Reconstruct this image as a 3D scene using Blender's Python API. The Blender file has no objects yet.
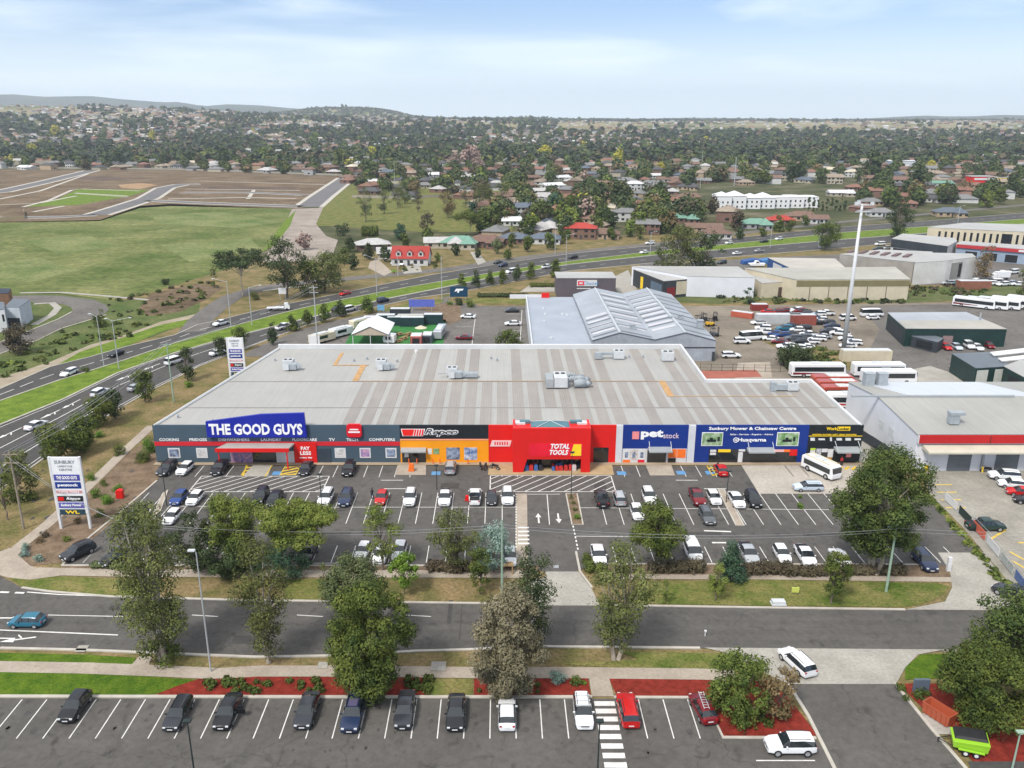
import bpy, bmesh, math, random
import numpy as np
from mathutils import Vector, Matrix
R = math.radians
SC = bpy.context.scene
COL = SC.collection
# ---------------- camera, world, sun, exposure ----------------
CX, CY, F, H, TAN = 500.0, 384.0, 830.0, 57.0, 0.31867
TH = math.atan(TAN); CO, SI = math.cos(TH), math.sin(TH)
cam = bpy.data.cameras.new('camera'); camo = bpy.data.objects.new('camera', cam); COL.objects.link(camo)
camo.location = (0, 0, H); camo.rotation_euler = (R(90) - TH, 0, 0)
cam.sensor_width = 36; cam.lens = F / 1024 * 36; cam.shift_x = (512 - CX) / 1024
cam.clip_start = 1; cam.clip_end = 60000
SC.camera = camo
SUN_EL, SUN_AZ = 52, 215        # azimuth the light comes from, degrees clockwise from +Y
w = bpy.data.worlds.new('World'); SC.world = w; w.use_nodes = True
nt = w.node_tree; N = nt.nodes; L = nt.links
bg = N['Background']; bg.inputs[1].default_value = 0.15
sky = N.new('ShaderNodeTexSky'); sky.sky_type = 'NISHITA'; sky.sun_disc = False
sky.sun_elevation = R(SUN_EL); sky.sun_rotation = R(SUN_AZ); sky.altitude = 200
sky.air_density = 1.0; sky.dust_density = 1.2; sky.ozone_density = 1.5
tc = N.new('ShaderNodeTexCoord')
mp = N.new('ShaderNodeMapping'); mp.inputs['Scale'].default_value = (1.2, 1.2, 9)
L.new(tc.outputs['Generated'], mp.inputs[0])
cn = N.new('ShaderNodeTexNoise'); cn.inputs['Scale'].default_value = 2.3; cn.inputs['Detail'].default_value = 7; cn.inputs['Distortion'].default_value = .4
L.new(mp.outputs[0], cn.inputs['Vector'])
cr = N.new('ShaderNodeMapRange'); cr.inputs[1].default_value = .46; cr.inputs[2].default_value = .70; cr.inputs[3].default_value = 0.0; cr.inputs[4].default_value = 1
L.new(cn.outputs[0], cr.inputs[0])
tint = N.new('ShaderNodeMixRGB'); tint.blend_type = 'MULTIPLY'; tint.inputs[0].default_value = 1; tint.inputs[2].default_value = (.46, .54, .70, 1)
L.new(sky.outputs[0], tint.inputs[1])
mx = N.new('ShaderNodeMixRGB'); mx.inputs[2].default_value = (4.3, 4.9, 5.5, 1)      # thin high cloud streaks
L.new(cr.outputs[0], mx.inputs[0]); L.new(tint.outputs[0], mx.inputs[1])
sp = N.new('ShaderNodeSeparateXYZ'); L.new(tc.outputs['Generated'], sp.inputs[0])
hr_ = N.new('ShaderNodeMapRange'); hr_.interpolation_type = 'SMOOTHSTEP'; hr_.inputs[1].default_value = -.02; hr_.inputs[2].default_value = .12; hr_.inputs[3].default_value = .95; hr_.inputs[4].default_value = 0
L.new(sp.outputs[2], hr_.inputs[0])
mh = N.new('ShaderNodeMixRGB'); mh.inputs[2].default_value = (5.9, 6.6, 7.1, 1); L.new(hr_.outputs[0], mh.inputs[0]); L.new(mx.outputs[0], mh.inputs[1])
er_ = N.new('ShaderNodeMapRange'); er_.inputs[1].default_value = .2; er_.inputs[2].default_value = .6; er_.inputs[3].default_value = 0; er_.inputs[4].default_value = .85
L.new(sp.outputs[2], er_.inputs[0])
mo = N.new('ShaderNodeMixRGB'); mo.inputs[2].default_value = (5.1, 5.15, 5.2, 1)       # cloud deck overhead
L.new(er_.outputs[0], mo.inputs[0]); L.new(mh.outputs[0], mo.inputs[1]); L.new(mo.outputs[0], bg.inputs[0])
sl = bpy.data.lights.new('sun', 'SUN'); sl.energy = 2.6; sl.angle = R(11); sl.color = (1, .95, .88)
so = bpy.data.objects.new('sun', sl); COL.objects.link(so)
a = R(SUN_AZ); e = R(SUN_EL)
sd = Vector((math.sin(a) * math.cos(e), math.cos(a) * math.cos(e), math.sin(e)))
so.rotation_euler = sd.to_track_quat('Z', 'Y').to_euler(); so.location = (0, 0, 300)
SC.view_settings.view_transform = 'Standard'; SC.view_settings.look = 'None'
SC.view_settings.gamma = 1; SC.view_settings.use_curve_mapping = False
SC.view_settings.exposure = 0.65
SC.cycles.volume_bounces = 1
SC.cycles.max_bounces = 6; SC.cycles.transparent_max_bounces = 4

# ---------------- helpers ----------------
def P(px, py, z=0.0):
    v = py - CY; dy = F * CO - v * SI; dz = v * CO + F * SI; t = (H - z) / dz
    return ((px - CX) * t, dy * t)
def Q(px, py, Y):                      # point of the vertical plane y = Y: (x, z)
    v = py - CY; dy = F * CO - v * SI; dz = v * CO + F * SI; t = Y / dy
    return ((px - CX) * t, H - dz * t)
def HT(yb, yt):                        # height of a thing standing at row yb reaching row yt
    return Q(500, yt, P(500, yb)[1])[1]
def PPM(py):                           # pixels per metre on the ground at a row
    return CO * (py - 119.5) / H
def lerp(pts, x):
    if x <= pts[0][0]: return pts[0][1]
    for (a0, b0), (a1, b1) in zip(pts, pts[1:]):
        if x <= a1: return b0 + (b1 - b0) * (x - a0) / (a1 - a0)
    return pts[-1][1]
MATS = {}
def M(name, c=None, rough=.75, var=.12, scale=.6, metal=0, bump=0, bscale=8, spec=.3, rnd=0, c2=None, emit=0, det=5):
    if name in MATS: return MATS[name]
    m = bpy.data.materials.new(name); m.use_nodes = True; t = m.node_tree; b = t.nodes['Principled BSDF']
    b.inputs['Roughness'].default_value = rough; b.inputs['Metallic'].default_value = metal
    b.inputs['Specular IOR Level'].default_value = spec
    if c2 is None: c2 = tuple(min(1, x * (1 + var)) for x in c); c1 = tuple(x * (1 - var) for x in c)
    else: c1 = c
    x = t.nodes.new('ShaderNodeMixRGB'); x.inputs[1].default_value = (*c1, 1); x.inputs[2].default_value = (*c2, 1)
    tcn = t.nodes.new('ShaderNodeTexCoord')
    n = t.nodes.new('ShaderNodeTexNoise'); n.inputs['Scale'].default_value = scale; n.inputs['Detail'].default_value = det; n.inputs['Roughness'].default_value = .65
    t.links.new(tcn.outputs['Object'], n.inputs['Vector'])
    r = t.nodes.new('ShaderNodeMapRange'); r.inputs[1].default_value = .33; r.inputs[2].default_value = .67
    t.links.new(n.outputs[0], r.inputs[0]); t.links.new(r.outputs[0], x.inputs[0])
    out = x.outputs[0]
    if rnd:
        oi = t.nodes.new('ShaderNodeObjectInfo'); hs = t.nodes.new('ShaderNodeHueSaturation')
        r1 = t.nodes.new('ShaderNodeMapRange'); r1.inputs[3].default_value = 1 - rnd; r1.inputs[4].default_value = 1 + rnd
        t.links.new(oi.outputs['Random'], r1.inputs[0]); t.links.new(r1.outputs[0], hs.inputs['Value'])
        r2 = t.nodes.new('ShaderNodeMapRange'); r2.inputs[3].default_value = .5 - rnd * .09; r2.inputs[4].default_value = .5 + rnd * .06
        mu = t.nodes.new('ShaderNodeMath'); mu.operation = 'FRACT'; m2 = t.nodes.new('ShaderNodeMath'); m2.operation = 'MULTIPLY'; m2.inputs[1].default_value = 7.3
        t.links.new(oi.outputs['Random'], m2.inputs[0]); t.links.new(m2.outputs[0], mu.inputs[0]); t.links.new(mu.outputs[0], r2.inputs[0])
        t.links.new(r2.outputs[0], hs.inputs['Hue']); t.links.new(out, hs.inputs['Color']); out = hs.outputs[0]
    if rough >= .85 and name.split('_')[0] in ('grass', 'bare', 'asphalt', 'gravel', 'concrete', 'brown', 'verge', 'yard', 'track', 'red'):
        n3 = t.nodes.new('ShaderNodeTexNoise'); n3.inputs['Scale'].default_value = scale*11; n3.inputs['Detail'].default_value = 8; n3.inputs['Roughness'].default_value = .75
        t.links.new(tcn.outputs['Object'], n3.inputs['Vector'])
        k_ = .55 if name.startswith(('grass', 'bare', 'brown')) else .22
        r3 = t.nodes.new('ShaderNodeMapRange'); r3.inputs[1].default_value = .3; r3.inputs[2].default_value = .7; r3.inputs[3].default_value = 1-k_; r3.inputs[4].default_value = 1+k_
        h3 = t.nodes.new('ShaderNodeHueSaturation'); t.links.new(n3.outputs[0], r3.inputs[0]); t.links.new(r3.outputs[0], h3.inputs['Value']); t.links.new(out, h3.inputs['Color']); out = h3.outputs[0]
    if name.startswith('asphalt'):                      # oil spots and dark tar patches
        n4 = t.nodes.new('ShaderNodeTexNoise'); n4.inputs['Scale'].default_value = .55; n4.inputs['Detail'].default_value = 3; n4.inputs['Distortion'].default_value = .6
        t.links.new(tcn.outputs['Object'], n4.inputs['Vector'])
        r4 = t.nodes.new('ShaderNodeMapRange'); r4.inputs[1].default_value = .60; r4.inputs[2].default_value = .74; r4.inputs[3].default_value = 1; r4.inputs[4].default_value = .62
        v4 = t.nodes.new('ShaderNodeTexVoronoi'); v4.feature = 'DISTANCE_TO_EDGE'; v4.inputs['Scale'].default_value = .09
        n5 = t.nodes.new('ShaderNodeTexNoise'); n5.inputs['Scale'].default_value = .3; n5.inputs['Detail'].default_value = 5; vm = t.nodes.new('ShaderNodeMixRGB'); vm.blend_type = 'ADD'; vm.inputs[0].default_value = 1
        mv = t.nodes.new('ShaderNodeVectorMath'); mv.operation = 'MULTIPLY_ADD'; mv.inputs[1].default_value = (5, 5, 0); t.links.new(n5.outputs['Color'], mv.inputs[0]); t.links.new(tcn.outputs['Object'], mv.inputs[2]); t.links.new(tcn.outputs['Object'], n5.inputs['Vector']); t.links.new(mv.outputs[0], v4.inputs['Vector'])
        r5 = t.nodes.new('ShaderNodeMapRange'); r5.inputs[1].default_value = .0; r5.inputs[2].default_value = .010; r5.inputs[3].default_value = .74; r5.inputs[4].default_value = 1
        t.links.new(v4.outputs['Distance'], r5.inputs[0]); t.links.new(n4.outputs[0], r4.inputs[0]); m5 = t.nodes.new('ShaderNodeMath'); m5.operation = 'MULTIPLY'; t.links.new(r4.outputs[0], m5.inputs[0]); t.links.new(r5.outputs[0], m5.inputs[1])
        h5 = t.nodes.new('ShaderNodeHueSaturation'); t.links.new(m5.outputs[0], h5.inputs['Value']); t.links.new(out, h5.inputs['Color']); out = h5.outputs[0]; t.nodes.remove(vm)
    t.links.new(out, b.inputs['Base Color'])
    if bump:
        n2 = t.nodes.new('ShaderNodeTexNoise'); n2.inputs['Scale'].default_value = bscale; n2.inputs['Detail'].default_value = 4
        t.links.new(tcn.outputs['Object'], n2.inputs['Vector'])
        bp = t.nodes.new('ShaderNodeBump'); bp.inputs['Strength'].default_value = bump; bp.inputs['Distance'].default_value = .1
        t.links.new(n2.outputs[0], bp.inputs['Height']); t.links.new(bp.outputs[0], b.inputs['Normal'])
    MATS[name] = m; return m
def ribbed(name, c, axis=0, pitch=.5, rough=.5, var=.08, scale=.25, strength=.35):     # profiled sheet metal: ribs by bump
    if name in MATS: return MATS[name]
    m = M(name, c, rough, var, scale, spec=.4); t = m.node_tree; b = t.nodes['Principled BSDF']
    tcn = t.nodes.new('ShaderNodeTexCoord'); wv = t.nodes.new('ShaderNodeTexWave'); wv.bands_direction = 'XYZ'[axis]
    wv.inputs['Scale'].default_value = .314 / pitch
    t.links.new(tcn.outputs['Object'], wv.inputs['Vector'])
    bp = t.nodes.new('ShaderNodeBump'); bp.inputs['Strength'].default_value = strength; bp.inputs['Distance'].default_value = .05
    t.links.new(wv.outputs['Fac'], bp.inputs['Height']); t.links.new(bp.outputs[0], b.inputs['Normal'])
    if 'roof' in name or 'sheet' in name:               # run-off streaks down the sheets and faint rib shading put into the colour
        mpp = t.nodes.new('ShaderNodeMapping'); mpp.inputs['Scale'].default_value = (1.6, .06, .3) if axis == 0 else (.06, 1.6, .3)
        ns = t.nodes.new('ShaderNodeTexNoise'); ns.inputs['Scale'].default_value = 1; ns.inputs['Detail'].default_value = 6; t.links.new(tcn.outputs['Object'], mpp.inputs[0]); t.links.new(mpp.outputs[0], ns.inputs['Vector'])
        rs_ = t.nodes.new('ShaderNodeMapRange'); rs_.inputs[1].default_value = .3; rs_.inputs[2].default_value = .7; rs_.inputs[3].default_value = .94; rs_.inputs[4].default_value = 1.03; t.links.new(ns.outputs[0], rs_.inputs[0])
        wr = t.nodes.new('ShaderNodeMapRange'); wr.inputs[3].default_value = .95; wr.inputs[4].default_value = 1.02; t.links.new(wv.outputs['Fac'], wr.inputs[0])
        mm = t.nodes.new('ShaderNodeMath'); mm.operation = 'MULTIPLY'; t.links.new(rs_.outputs[0], mm.inputs[0]); t.links.new(wr.outputs[0], mm.inputs[1])
        hh = t.nodes.new('ShaderNodeHueSaturation'); lk = b.inputs['Base Color'].links[0].from_socket; t.links.new(lk, hh.inputs['Color']); t.links.new(mm.outputs[0], hh.inputs['Value']); t.links.new(hh.outputs[0], b.inputs['Base Color'])
    return m
def tag(o, label=None, cat=None, group=None, kind=None):
    if label: o['label'] = label
    if cat: o['category'] = cat
    if group: o['group'] = group
    if kind: o['kind'] = kind
    return o
def empty(name, loc, rz=0, label=None, cat=None, group=None):
    o = bpy.data.objects.new(name, None); COL.objects.link(o); o.location = loc; o.rotation_euler = (0, 0, rz)
    o.empty_display_size = .2
    return tag(o, label, cat, group)
class MB:
    def __init__(s): s.v = []; s.f = []; s.m = []
    def face(s, pts, mi=0):
        k = len(s.v); s.v += [tuple(p) for p in pts]; s.f.append(tuple(range(k, k + len(pts)))); s.m.append(mi)
    def idx(s, vs, fs, mi=0):
        k = len(s.v); s.v += [tuple(p) for p in vs]
        for f in fs: s.f.append(tuple(i + k for i in f)); s.m.append(mi)
        return s
    def box(s, x0, x1, y0, y1, z0, z1, mi=0):
        return s.idx([(x0,y0,z0),(x1,y0,z0),(x1,y1,z0),(x0,y1,z0),(x0,y0,z1),(x1,y0,z1),(x1,y1,z1),(x0,y1,z1)],
              [(0,3,2,1),(4,5,6,7),(0,1,5,4),(1,2,6,5),(2,3,7,6),(3,0,4,7)], mi)
    def prism(s, pts, z0, z1, mi=0, mtop=None):          # z0 / z1 may be numbers or per-point lists
        n = len(pts); a = sum(pts[i][0]*pts[(i+1)%n][1]-pts[(i+1)%n][0]*pts[i][1] for i in range(n))
        Z0 = list(z0) if hasattr(z0, '__len__') else [z0]*n; Z1 = list(z1) if hasattr(z1, '__len__') else [z1]*n
        if a < 0: pts = pts[::-1]; Z0 = Z0[::-1]; Z1 = Z1[::-1]
        k = len(s.v); s.v += [(p[0], p[1], z) for p, z in zip(pts, Z0)] + [(p[0], p[1], z) for p, z in zip(pts, Z1)]
        s.f.append(tuple(k+i for i in range(n))[::-1]); s.m.append(mi)
        s.f.append(tuple(k+n+i for i in range(n))); s.m.append(mi if mtop is None else mtop)
        for i in range(n):
            j = (i+1) % n; s.f.append((k+i, k+j, k+n+j, k+n+i)); s.m.append(mi)
        return s
    def slab(s, pts, y0, y1, mi=0):                       # outline in x,z pushed from y0 (front) to y1
        n = len(pts); a = sum(pts[i][0]*pts[(i+1)%n][1]-pts[(i+1)%n][0]*pts[i][1] for i in range(n))
        if a < 0: pts = pts[::-1]
        k = len(s.v); s.v += [(p[0], y0, p[1]) for p in pts] + [(p[0], y1, p[1]) for p in pts]
        s.f.append(tuple(k+i for i in range(n))); s.m.append(mi); s.f.append(tuple(k+n+i for i in range(n))[::-1]); s.m.append(mi)
        for i in range(n):
            j = (i+1) % n; s.f.append((k+j, k+i, k+n+i, k+n+j)); s.m.append(mi)
        return s
    def tube(s, p0, p1, r0, r1=None, n=8, mi=0):
        if r1 is None: r1 = r0
        p0 = Vector(p0); p1 = Vector(p1); d = (p1 - p0)
        if d.length < 1e-6: return s
        d.normalize(); a = d.orthogonal().normalized(); b = d.cross(a)
        vs = []
        for p, r in ((p0, r0), (p1, r1)):
            for i in range(n):
                t = 2*math.pi*i/n; vs.append(p + a*r*math.cos(t) + b*r*math.sin(t))
        fs = [(i, (i+1) % n, n+(i+1) % n, n+i) for i in range(n)] + [tuple(range(n))[::-1], tuple(range(n, 2*n))]
        return s.idx(vs, fs, mi)
    def build(s, name, mats, parent=None, smooth=False, bevel=0, loc=None):
        me = bpy.data.meshes.new(name); me.from_pydata(s.v, [], s.f)
        if not isinstance(mats, (list, tuple)): mats = [mats]
        for m in mats: me.materials.append(m)
        me.polygons.foreach_set('material_index', s.m)
        if smooth: me.polygons.foreach_set('use_smooth', [True]*len(me.polygons))
        me.update()
        o = bpy.data.objects.new(name, me); COL.objects.link(o)
        if parent: o.parent = parent
        if loc: o.location = loc
        if bevel:
            b = o.modifiers.new('bevel', 'BEVEL'); b.width = bevel; b.segments = 2; b.limit_method = 'ANGLE'
        return o
def npmesh(name, verts, quads, mat, parent=None, mi=None, smooth=False):
    me = bpy.data.meshes.new(name); nv = len(verts); nf = len(quads); k = quads.shape[1]
    me.vertices.add(nv); me.vertices.foreach_set('co', np.asarray(verts, dtype=np.float32).ravel())
    me.loops.add(nf*k); me.loops.foreach_set('vertex_index', np.asarray(quads, dtype=np.int32).ravel())
    me.polygons.add(nf); me.polygons.foreach_set('loop_start', np.arange(0, nf*k, k, dtype=np.int32))
    try: me.polygons.foreach_set('loop_total', np.full(nf, k, dtype=np.int32))
    except Exception: pass
    for m in (mat if isinstance(mat, (list, tuple)) else [mat]): me.materials.append(m)
    if mi is not None: me.polygons.foreach_set('material_index', np.asarray(mi, dtype=np.int32))
    if smooth: me.polygons.foreach_set('use_smooth', np.ones(nf, dtype=bool))
    me.update(calc_edges=True)
    o = bpy.data.objects.new(name, me); COL.objects.link(o)
    if parent: o.parent = parent
    return o
def copy_tree(o, parent=None):
    c = o.copy(); COL.objects.link(c); c.parent = parent
    for ch in KIDS.get(o.name, []): copy_tree(ch, c)
    return c
KIDS = {}
def reg(root):                                            # remember the children of a prototype for copying
    for o in list(COL.objects):
        if o.parent is not None: KIDS.setdefault(o.parent.name, [])
    def walk(r):
        ks = [o for o in r.children]
        KIDS[r.name] = ks
        for k in ks: walk(k)
    walk(root)
def text(s, x, z, y, wd, ht, mat, parent, name='lettering', bold=.0, shear=0, thick=.04, rz=0):
    """s centred on (x, z) facing -y, fitted to wd x ht"""
    cu = bpy.data.curves.new('t', 'FONT'); cu.body = s; cu.size = 1; cu.offset = bold; cu.shear = shear; cu.resolution_u = 2; cu.extrude = .02
    ob = bpy.data.objects.new('t', cu); me = bpy.data.meshes.new_from_object(ob); bpy.data.objects.remove(ob)
    n = len(me.vertices); co = np.zeros(n*3, dtype=np.float32); me.vertices.foreach_get('co', co); co = co.reshape(-1, 3)
    mn = co.min(0); mxx = co.max(0); c = (mn+mxx)/2; sz = np.maximum(mxx-mn, 1e-4)
    out = np.zeros_like(co)
    X = (co[:, 0]-c[0])/sz[0]*wd; out[:, 2] = z + (co[:, 1]-c[1])/sz[1]*ht; D = -co[:, 2]/sz[2]*thick - thick/2
    out[:, 0] = x + X*math.cos(rz) - D*math.sin(rz); out[:, 1] = y + X*math.sin(rz) + D*math.cos(rz)
    me.vertices.foreach_set('co', out.ravel()); me.materials.clear(); me.materials.append(mat); me.name = name; me.update()
    o = bpy.data.objects.new(name, me); COL.objects.link(o); o.parent = parent
    return o
def inpoly(x, y, poly):
    c = False; n = len(poly); j = n-1
    for i in range(n):
        xi, yi = poly[i]; xj, yj = poly[j]
        if (yi > y) != (yj > y) and x < (xj-xi)*(y-yi)/(yj-yi)+xi: c = not c
        j = i
    return c
# ---------------- terrain ----------------
def crest(D, rows, col): return 57 + D * (119.5 - lerp(rows, col)) / 914
R1 = [(-400,108),(0,106),(100,107.5),(180,110.5),(230,113),(262,115.5),(340,118.5),(440,120),(560,122)]
R2 = [(100,118),(200,116),(256,115),(275,113.6),(290,112),(305,109.8),(320,108.6),(345,107.9),(365,108.1),(380,109.4),(395,112),(412,116.2),(440,118.6),(480,119),(530,118.2),(560,119.5),(600,120.5),(700,121)]
R3 = [(440,120.5),(560,121.5),(700,122),(1300,122)]
R4 = [(740,119.8),(860,118.7),(900,116.6),(925,115.6),(950,116.4),(975,116.2),(1000,114.8),(1030,115.5),(1100,117),(1300,117)]
R5 = [(-300,96),(0,95),(18,94.6),(45,97),(95,96.3),(125,99.5),(165,102.5),(180,102),(205,106.3),(230,104.3),(262,105.5),(295,108.6),(330,110),(380,114),(450,119)]
R6 = [(480,121),(570,119.2),(600,117.8),(640,118.6),(690,117.6),(745,118.2),(800,119.4),(900,120)]
def sm(a, b, x):
    t = min(1, max(0, (x-a)/(b-a))); return t*t*(3-2*t)
def bump_(d, D, s0, s1): return sm(D-s0, D, d) * (1 - sm(D, D+s1, d))
def ground_z(x, y):
    if y < 700: return 0.0
    col = 500 + 871 * x / y; d = y
    z = 0.0
    base = 46 * sm(1000, 4800, d) * (0.3 + 0.7*sm(400, 650, col)) + 6*math.sin(x/420+1)*math.sin(y/530)*sm(1100, 2200, d)
    z = max(z, base)
    z = max(z, crest(3700, R1, col) * bump_(d, 3700, 2300, 1500))
    z = max(z, crest(5400, R2, col) * bump_(d, 5400, 1700, 2500))
    z = max(z, crest(8500, R4, col) * bump_(d, 8500, 2600, 3500))
    z = max(z, crest(9500, R5, col) * bump_(d, 9500, 3000, 4000))
    z = max(z, crest(10000, R6, col) * bump_(d, 10000, 2800, 3500))
    return z
ys = [-150, 0, 200, 500, 700] + [700 + 18000*((i/150)**1.7) for i in range(1, 151)]
ncol = 240
gb = MB()
for y in ys:
    wd = min(19000, max(1800, y*1.3+800))
    for i in range(ncol+1):
        x = -wd + 2*wd*i/ncol; gb.v.append((x, y, ground_z(x, y) - .06))
for j in range(len(ys)-1):
    for i in range(ncol):
        k = j*(ncol+1)+i; gb.f.append((k, k+1, k+ncol+2, k+ncol+1)); gb.m.append(0)
# earth with grass, forest floor and pasture by position
def ground_mat():
    m = bpy.data.materials.new('ground'); m.use_nodes = True; t = m.node_tree; b = t.nodes['Principled BSDF']; b.inputs['Roughness'].default_value = .95; b.inputs['Specular IOR Level'].default_value = .1
    g = t.nodes.new('ShaderNodeNewGeometry'); 
    n1 = t.nodes.new('ShaderNodeTexNoise'); n1.inputs['Scale'].default_value = .035; n1.inputs['Detail'].default_value = 8; n1.inputs['Roughness'].default_value = .7
    n2 = t.nodes.new('ShaderNodeTexNoise'); n2.inputs['Scale'].default_value = .0022; n2.inputs['Detail'].default_value = 6
    for n in (n1, n2): t.links.new(g.outputs['Position'], n.inputs['Vector'])
    r1 = t.nodes.new('ShaderNodeValToRGB'); r1.color_ramp.elements[0].position = .35; r1.color_ramp.elements[0].color = (.035, .045, .02, 1)
    r1.color_ramp.elements[1].position = .68; r1.color_ramp.elements[1].color = (.16, .135, .095, 1)
    e = r1.color_ramp.elements.new(.5); e.color = (.07, .075, .032, 1)
    r2 = t.nodes.new('ShaderNodeValToRGB'); r2.color_ramp.elements[0].position = .30; r2.color_ramp.elements[0].color = (.035, .045, .025, 1)
    r2.color_ramp.elements[1].position = .52; r2.color_ramp.elements[1].color = (.24, .21, .12, 1)
    e = r2.color_ramp.elements.new(.4); e.color = (.11, .13, .05, 1)
    t.links.new(n1.outputs[0], r1.inputs[0]); t.links.new(n2.outputs[0], r2.inputs[0])
    sx = t.nodes.new('ShaderNodeSeparateXYZ'); t.links.new(g.outputs['Position'], sx.inputs[0])
    mr = t.nodes.new('ShaderNodeMapRange'); mr.inputs[1].default_value = 2100; mr.inputs[2].default_value = 3000; t.links.new(sx.outputs[1], mr.inputs[0])
    x = t.nodes.new('ShaderNodeMixRGB'); t.links.new(mr.outputs[0], x.inputs[0]); t.links.new(r1.outputs[0], x.inputs[1]); t.links.new(r2.outputs[0], x.inputs[2])
    mr2 = t.nodes.new('ShaderNodeMapRange'); mr2.inputs[1].default_value = 6200; mr2.inputs[2].default_value = 7600; mr2.inputs[4].default_value = .85; t.links.new(sx.outputs[1], mr2.inputs[0])
    x2 = t.nodes.new('ShaderNodeMixRGB'); x2.inputs[2].default_value = (.025, .035, .028, 1); t.links.new(mr2.outputs[0], x2.inputs[0]); t.links.new(x.outputs[0], x2.inputs[1]); t.links.new(x2.outputs[0], b.inputs['Base Color']); return m
tag(gb.build('ground', ground_mat(), smooth=True), kind='structure')
hb = MB(); hb.box(-19500, 19500, -160, 19000, -2, 640)
hz = hb.build('haze', M('haze_air', (1, 1, 1))); tag(hz, kind='stuff')
hm = MATS['haze_air']; hm.node_tree.nodes.clear(); ho = hm.node_tree.nodes.new('ShaderNodeOutputMaterial'); hv = hm.node_tree.nodes.new('ShaderNodeVolumePrincipled')
hv.inputs['Density'].default_value = 0.00008; hv.inputs['Color'].default_value = (.80, .89, 1, 1); hv.inputs['Anisotropy'].default_value = 0.2
hm.node_tree.links.new(hv.outputs[0], ho.inputs['Volume'])

# ---------------- surfaces ----------------
ASPH = M('asphalt', (.078, .073, .067), .9, scale=.12, c2=(.105, .098, .090), bump=.2, bscale=30, det=9)
ASPHD = M('asphalt_dark', (.056, .053, .050), .9, scale=.10, c2=(.075, .071, .067), bump=.2, bscale=30, det=9)
ASPHW = M('asphalt_worn', (.10, .092, .083), .9, scale=.09, c2=(.155, .143, .13), det=8)
CONC = M('concrete', (.27, .255, .225), .85, scale=.25, c2=(.36, .34, .30), det=8)
CONCP = M('concrete_path', (.28, .235, .19), .9, scale=.3, c2=(.37, .32, .26), det=8)
KERB = M('kerb_concrete', (.42, .39, .34), .85, .15, .5)
GREEN = M('grass_lush', (.07, .12, .016), .95, scale=.35, c2=(.155, .215, .030), bump=.6, bscale=3, det=10, spec=.1)
LAWN = M('grass_lawn', (.035, .085, .006), .95, scale=.5, c2=(.10, .15, .015), bump=.6, bscale=4, det=12, spec=.1)
GRASS = M('grass', (.06, .10, .014), .95, scale=.25, c2=(.20, .17, .065), bump=.6, bscale=3, det=10, spec=.1)
DRY = M('grass_dry', (.09, .095, .028), .95, scale=.2, c2=(.24, .17, .09), bump=.6, bscale=3, det=10, spec=.1)
PADD = M('grass_paddock', (.058, .092, .018), .95, scale=.03, c2=(.18, .185, .072), bump=.5, bscale=1, det=12, spec=.1)
EARTH = M('bare_earth', (.085, .060, .036), .95, scale=.035, c2=(.19, .14, .09), det=10, spec=.1)
MULCH = M('brown_mulch', (.11, .075, .048), .95, scale=.5, c2=(.21, .155, .105), det=8, spec=.1)
REDM = M('red_mulch', (.13, .018, .012), .95, scale=1.2, c2=(.25, .035, .024), bump=.8, bscale=9, det=9, spec=.1)
GRAVEL = M('gravel_yard', (.13, .11, .085), .95, scale=.05, c2=(.24, .205, .16), det=10)
WHITE = M('road_paint', (.62, .61, .58), .6, .14, 2)
YEL = M('yellow_paint', (.60, .42, .05), .6, .15, 2)
BLUEP = M('blue_paint', (.10, .25, .45), .6, .1, 2)
def sheet(name, pts, z, mat, world=False, kind='structure', parent=None):
    w = pts if world else [P(*p) for p in pts]
    bm = bmesh.new(); vs = [bm.verts.new((x, y, z)) for x, y in w]; f = bm.faces.new(vs); f.normal_update()
    if f.normal.z < 0: f.normal_flip()
    bmesh.ops.triangulate(bm, faces=[f]); me = bpy.data.meshes.new(name); bm.to_mesh(me); bm.free(); me.materials.append(mat)
    o = bpy.data.objects.new(name, me); COL.objects.link(o)
    if parent: o.parent = parent
    else: tag(o, kind=kind)
    return o
def W(pts): return [Vector(P(*p)) for p in pts]
def offset(pts, d):
    out = []
    for i, p in enumerate(pts):
        a = pts[max(0, i-1)]; b = pts[min(len(pts)-1, i+1)]; t = (b-a).normalized(); out.append(p + Vector((-t.y, t.x))*d)
    return out
def strip(name, pts, wd, z, mat, parent=None, world=False, kind='structure'):
    w = [Vector(p) for p in pts] if world else W(pts)
    l = offset(w, wd/2); r = offset(w, -wd/2); b = MB()
    for i in range(len(w)-1): b.face([(*r[i], z), (*r[i+1], z), (*l[i+1], z), (*l[i], z)])
    o = b.build(name, mat, parent); 
    if not parent: tag(o, kind=kind)
    return o
def kerb(pts, wd=.3, h=.13, world=False, mat=None, name='kerb', closed=False):
    w = [Vector(p) for p in pts] if world else W(pts)
    if closed: w = w + [w[0]]
    l = offset(w, wd/2); r = offset(w, -wd/2); b = MB()
    for i in range(len(w)-1):
        b.face([(*r[i], h), (*r[i+1], h), (*l[i+1], h), (*l[i], h)])
        b.face([(*r[i], -.05), (*r[i+1], -.05), (*r[i+1], h), (*r[i], h)]); b.face([(*l[i+1], -.05), (*l[i], -.05), (*l[i], h), (*l[i+1], h)])
    for i in (0, -1): b.face([(*r[i], -.05), (*l[i], -.05), (*l[i], h), (*r[i], h)])
    return tag(b.build(name, mat or KERB), kind='structure')
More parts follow.
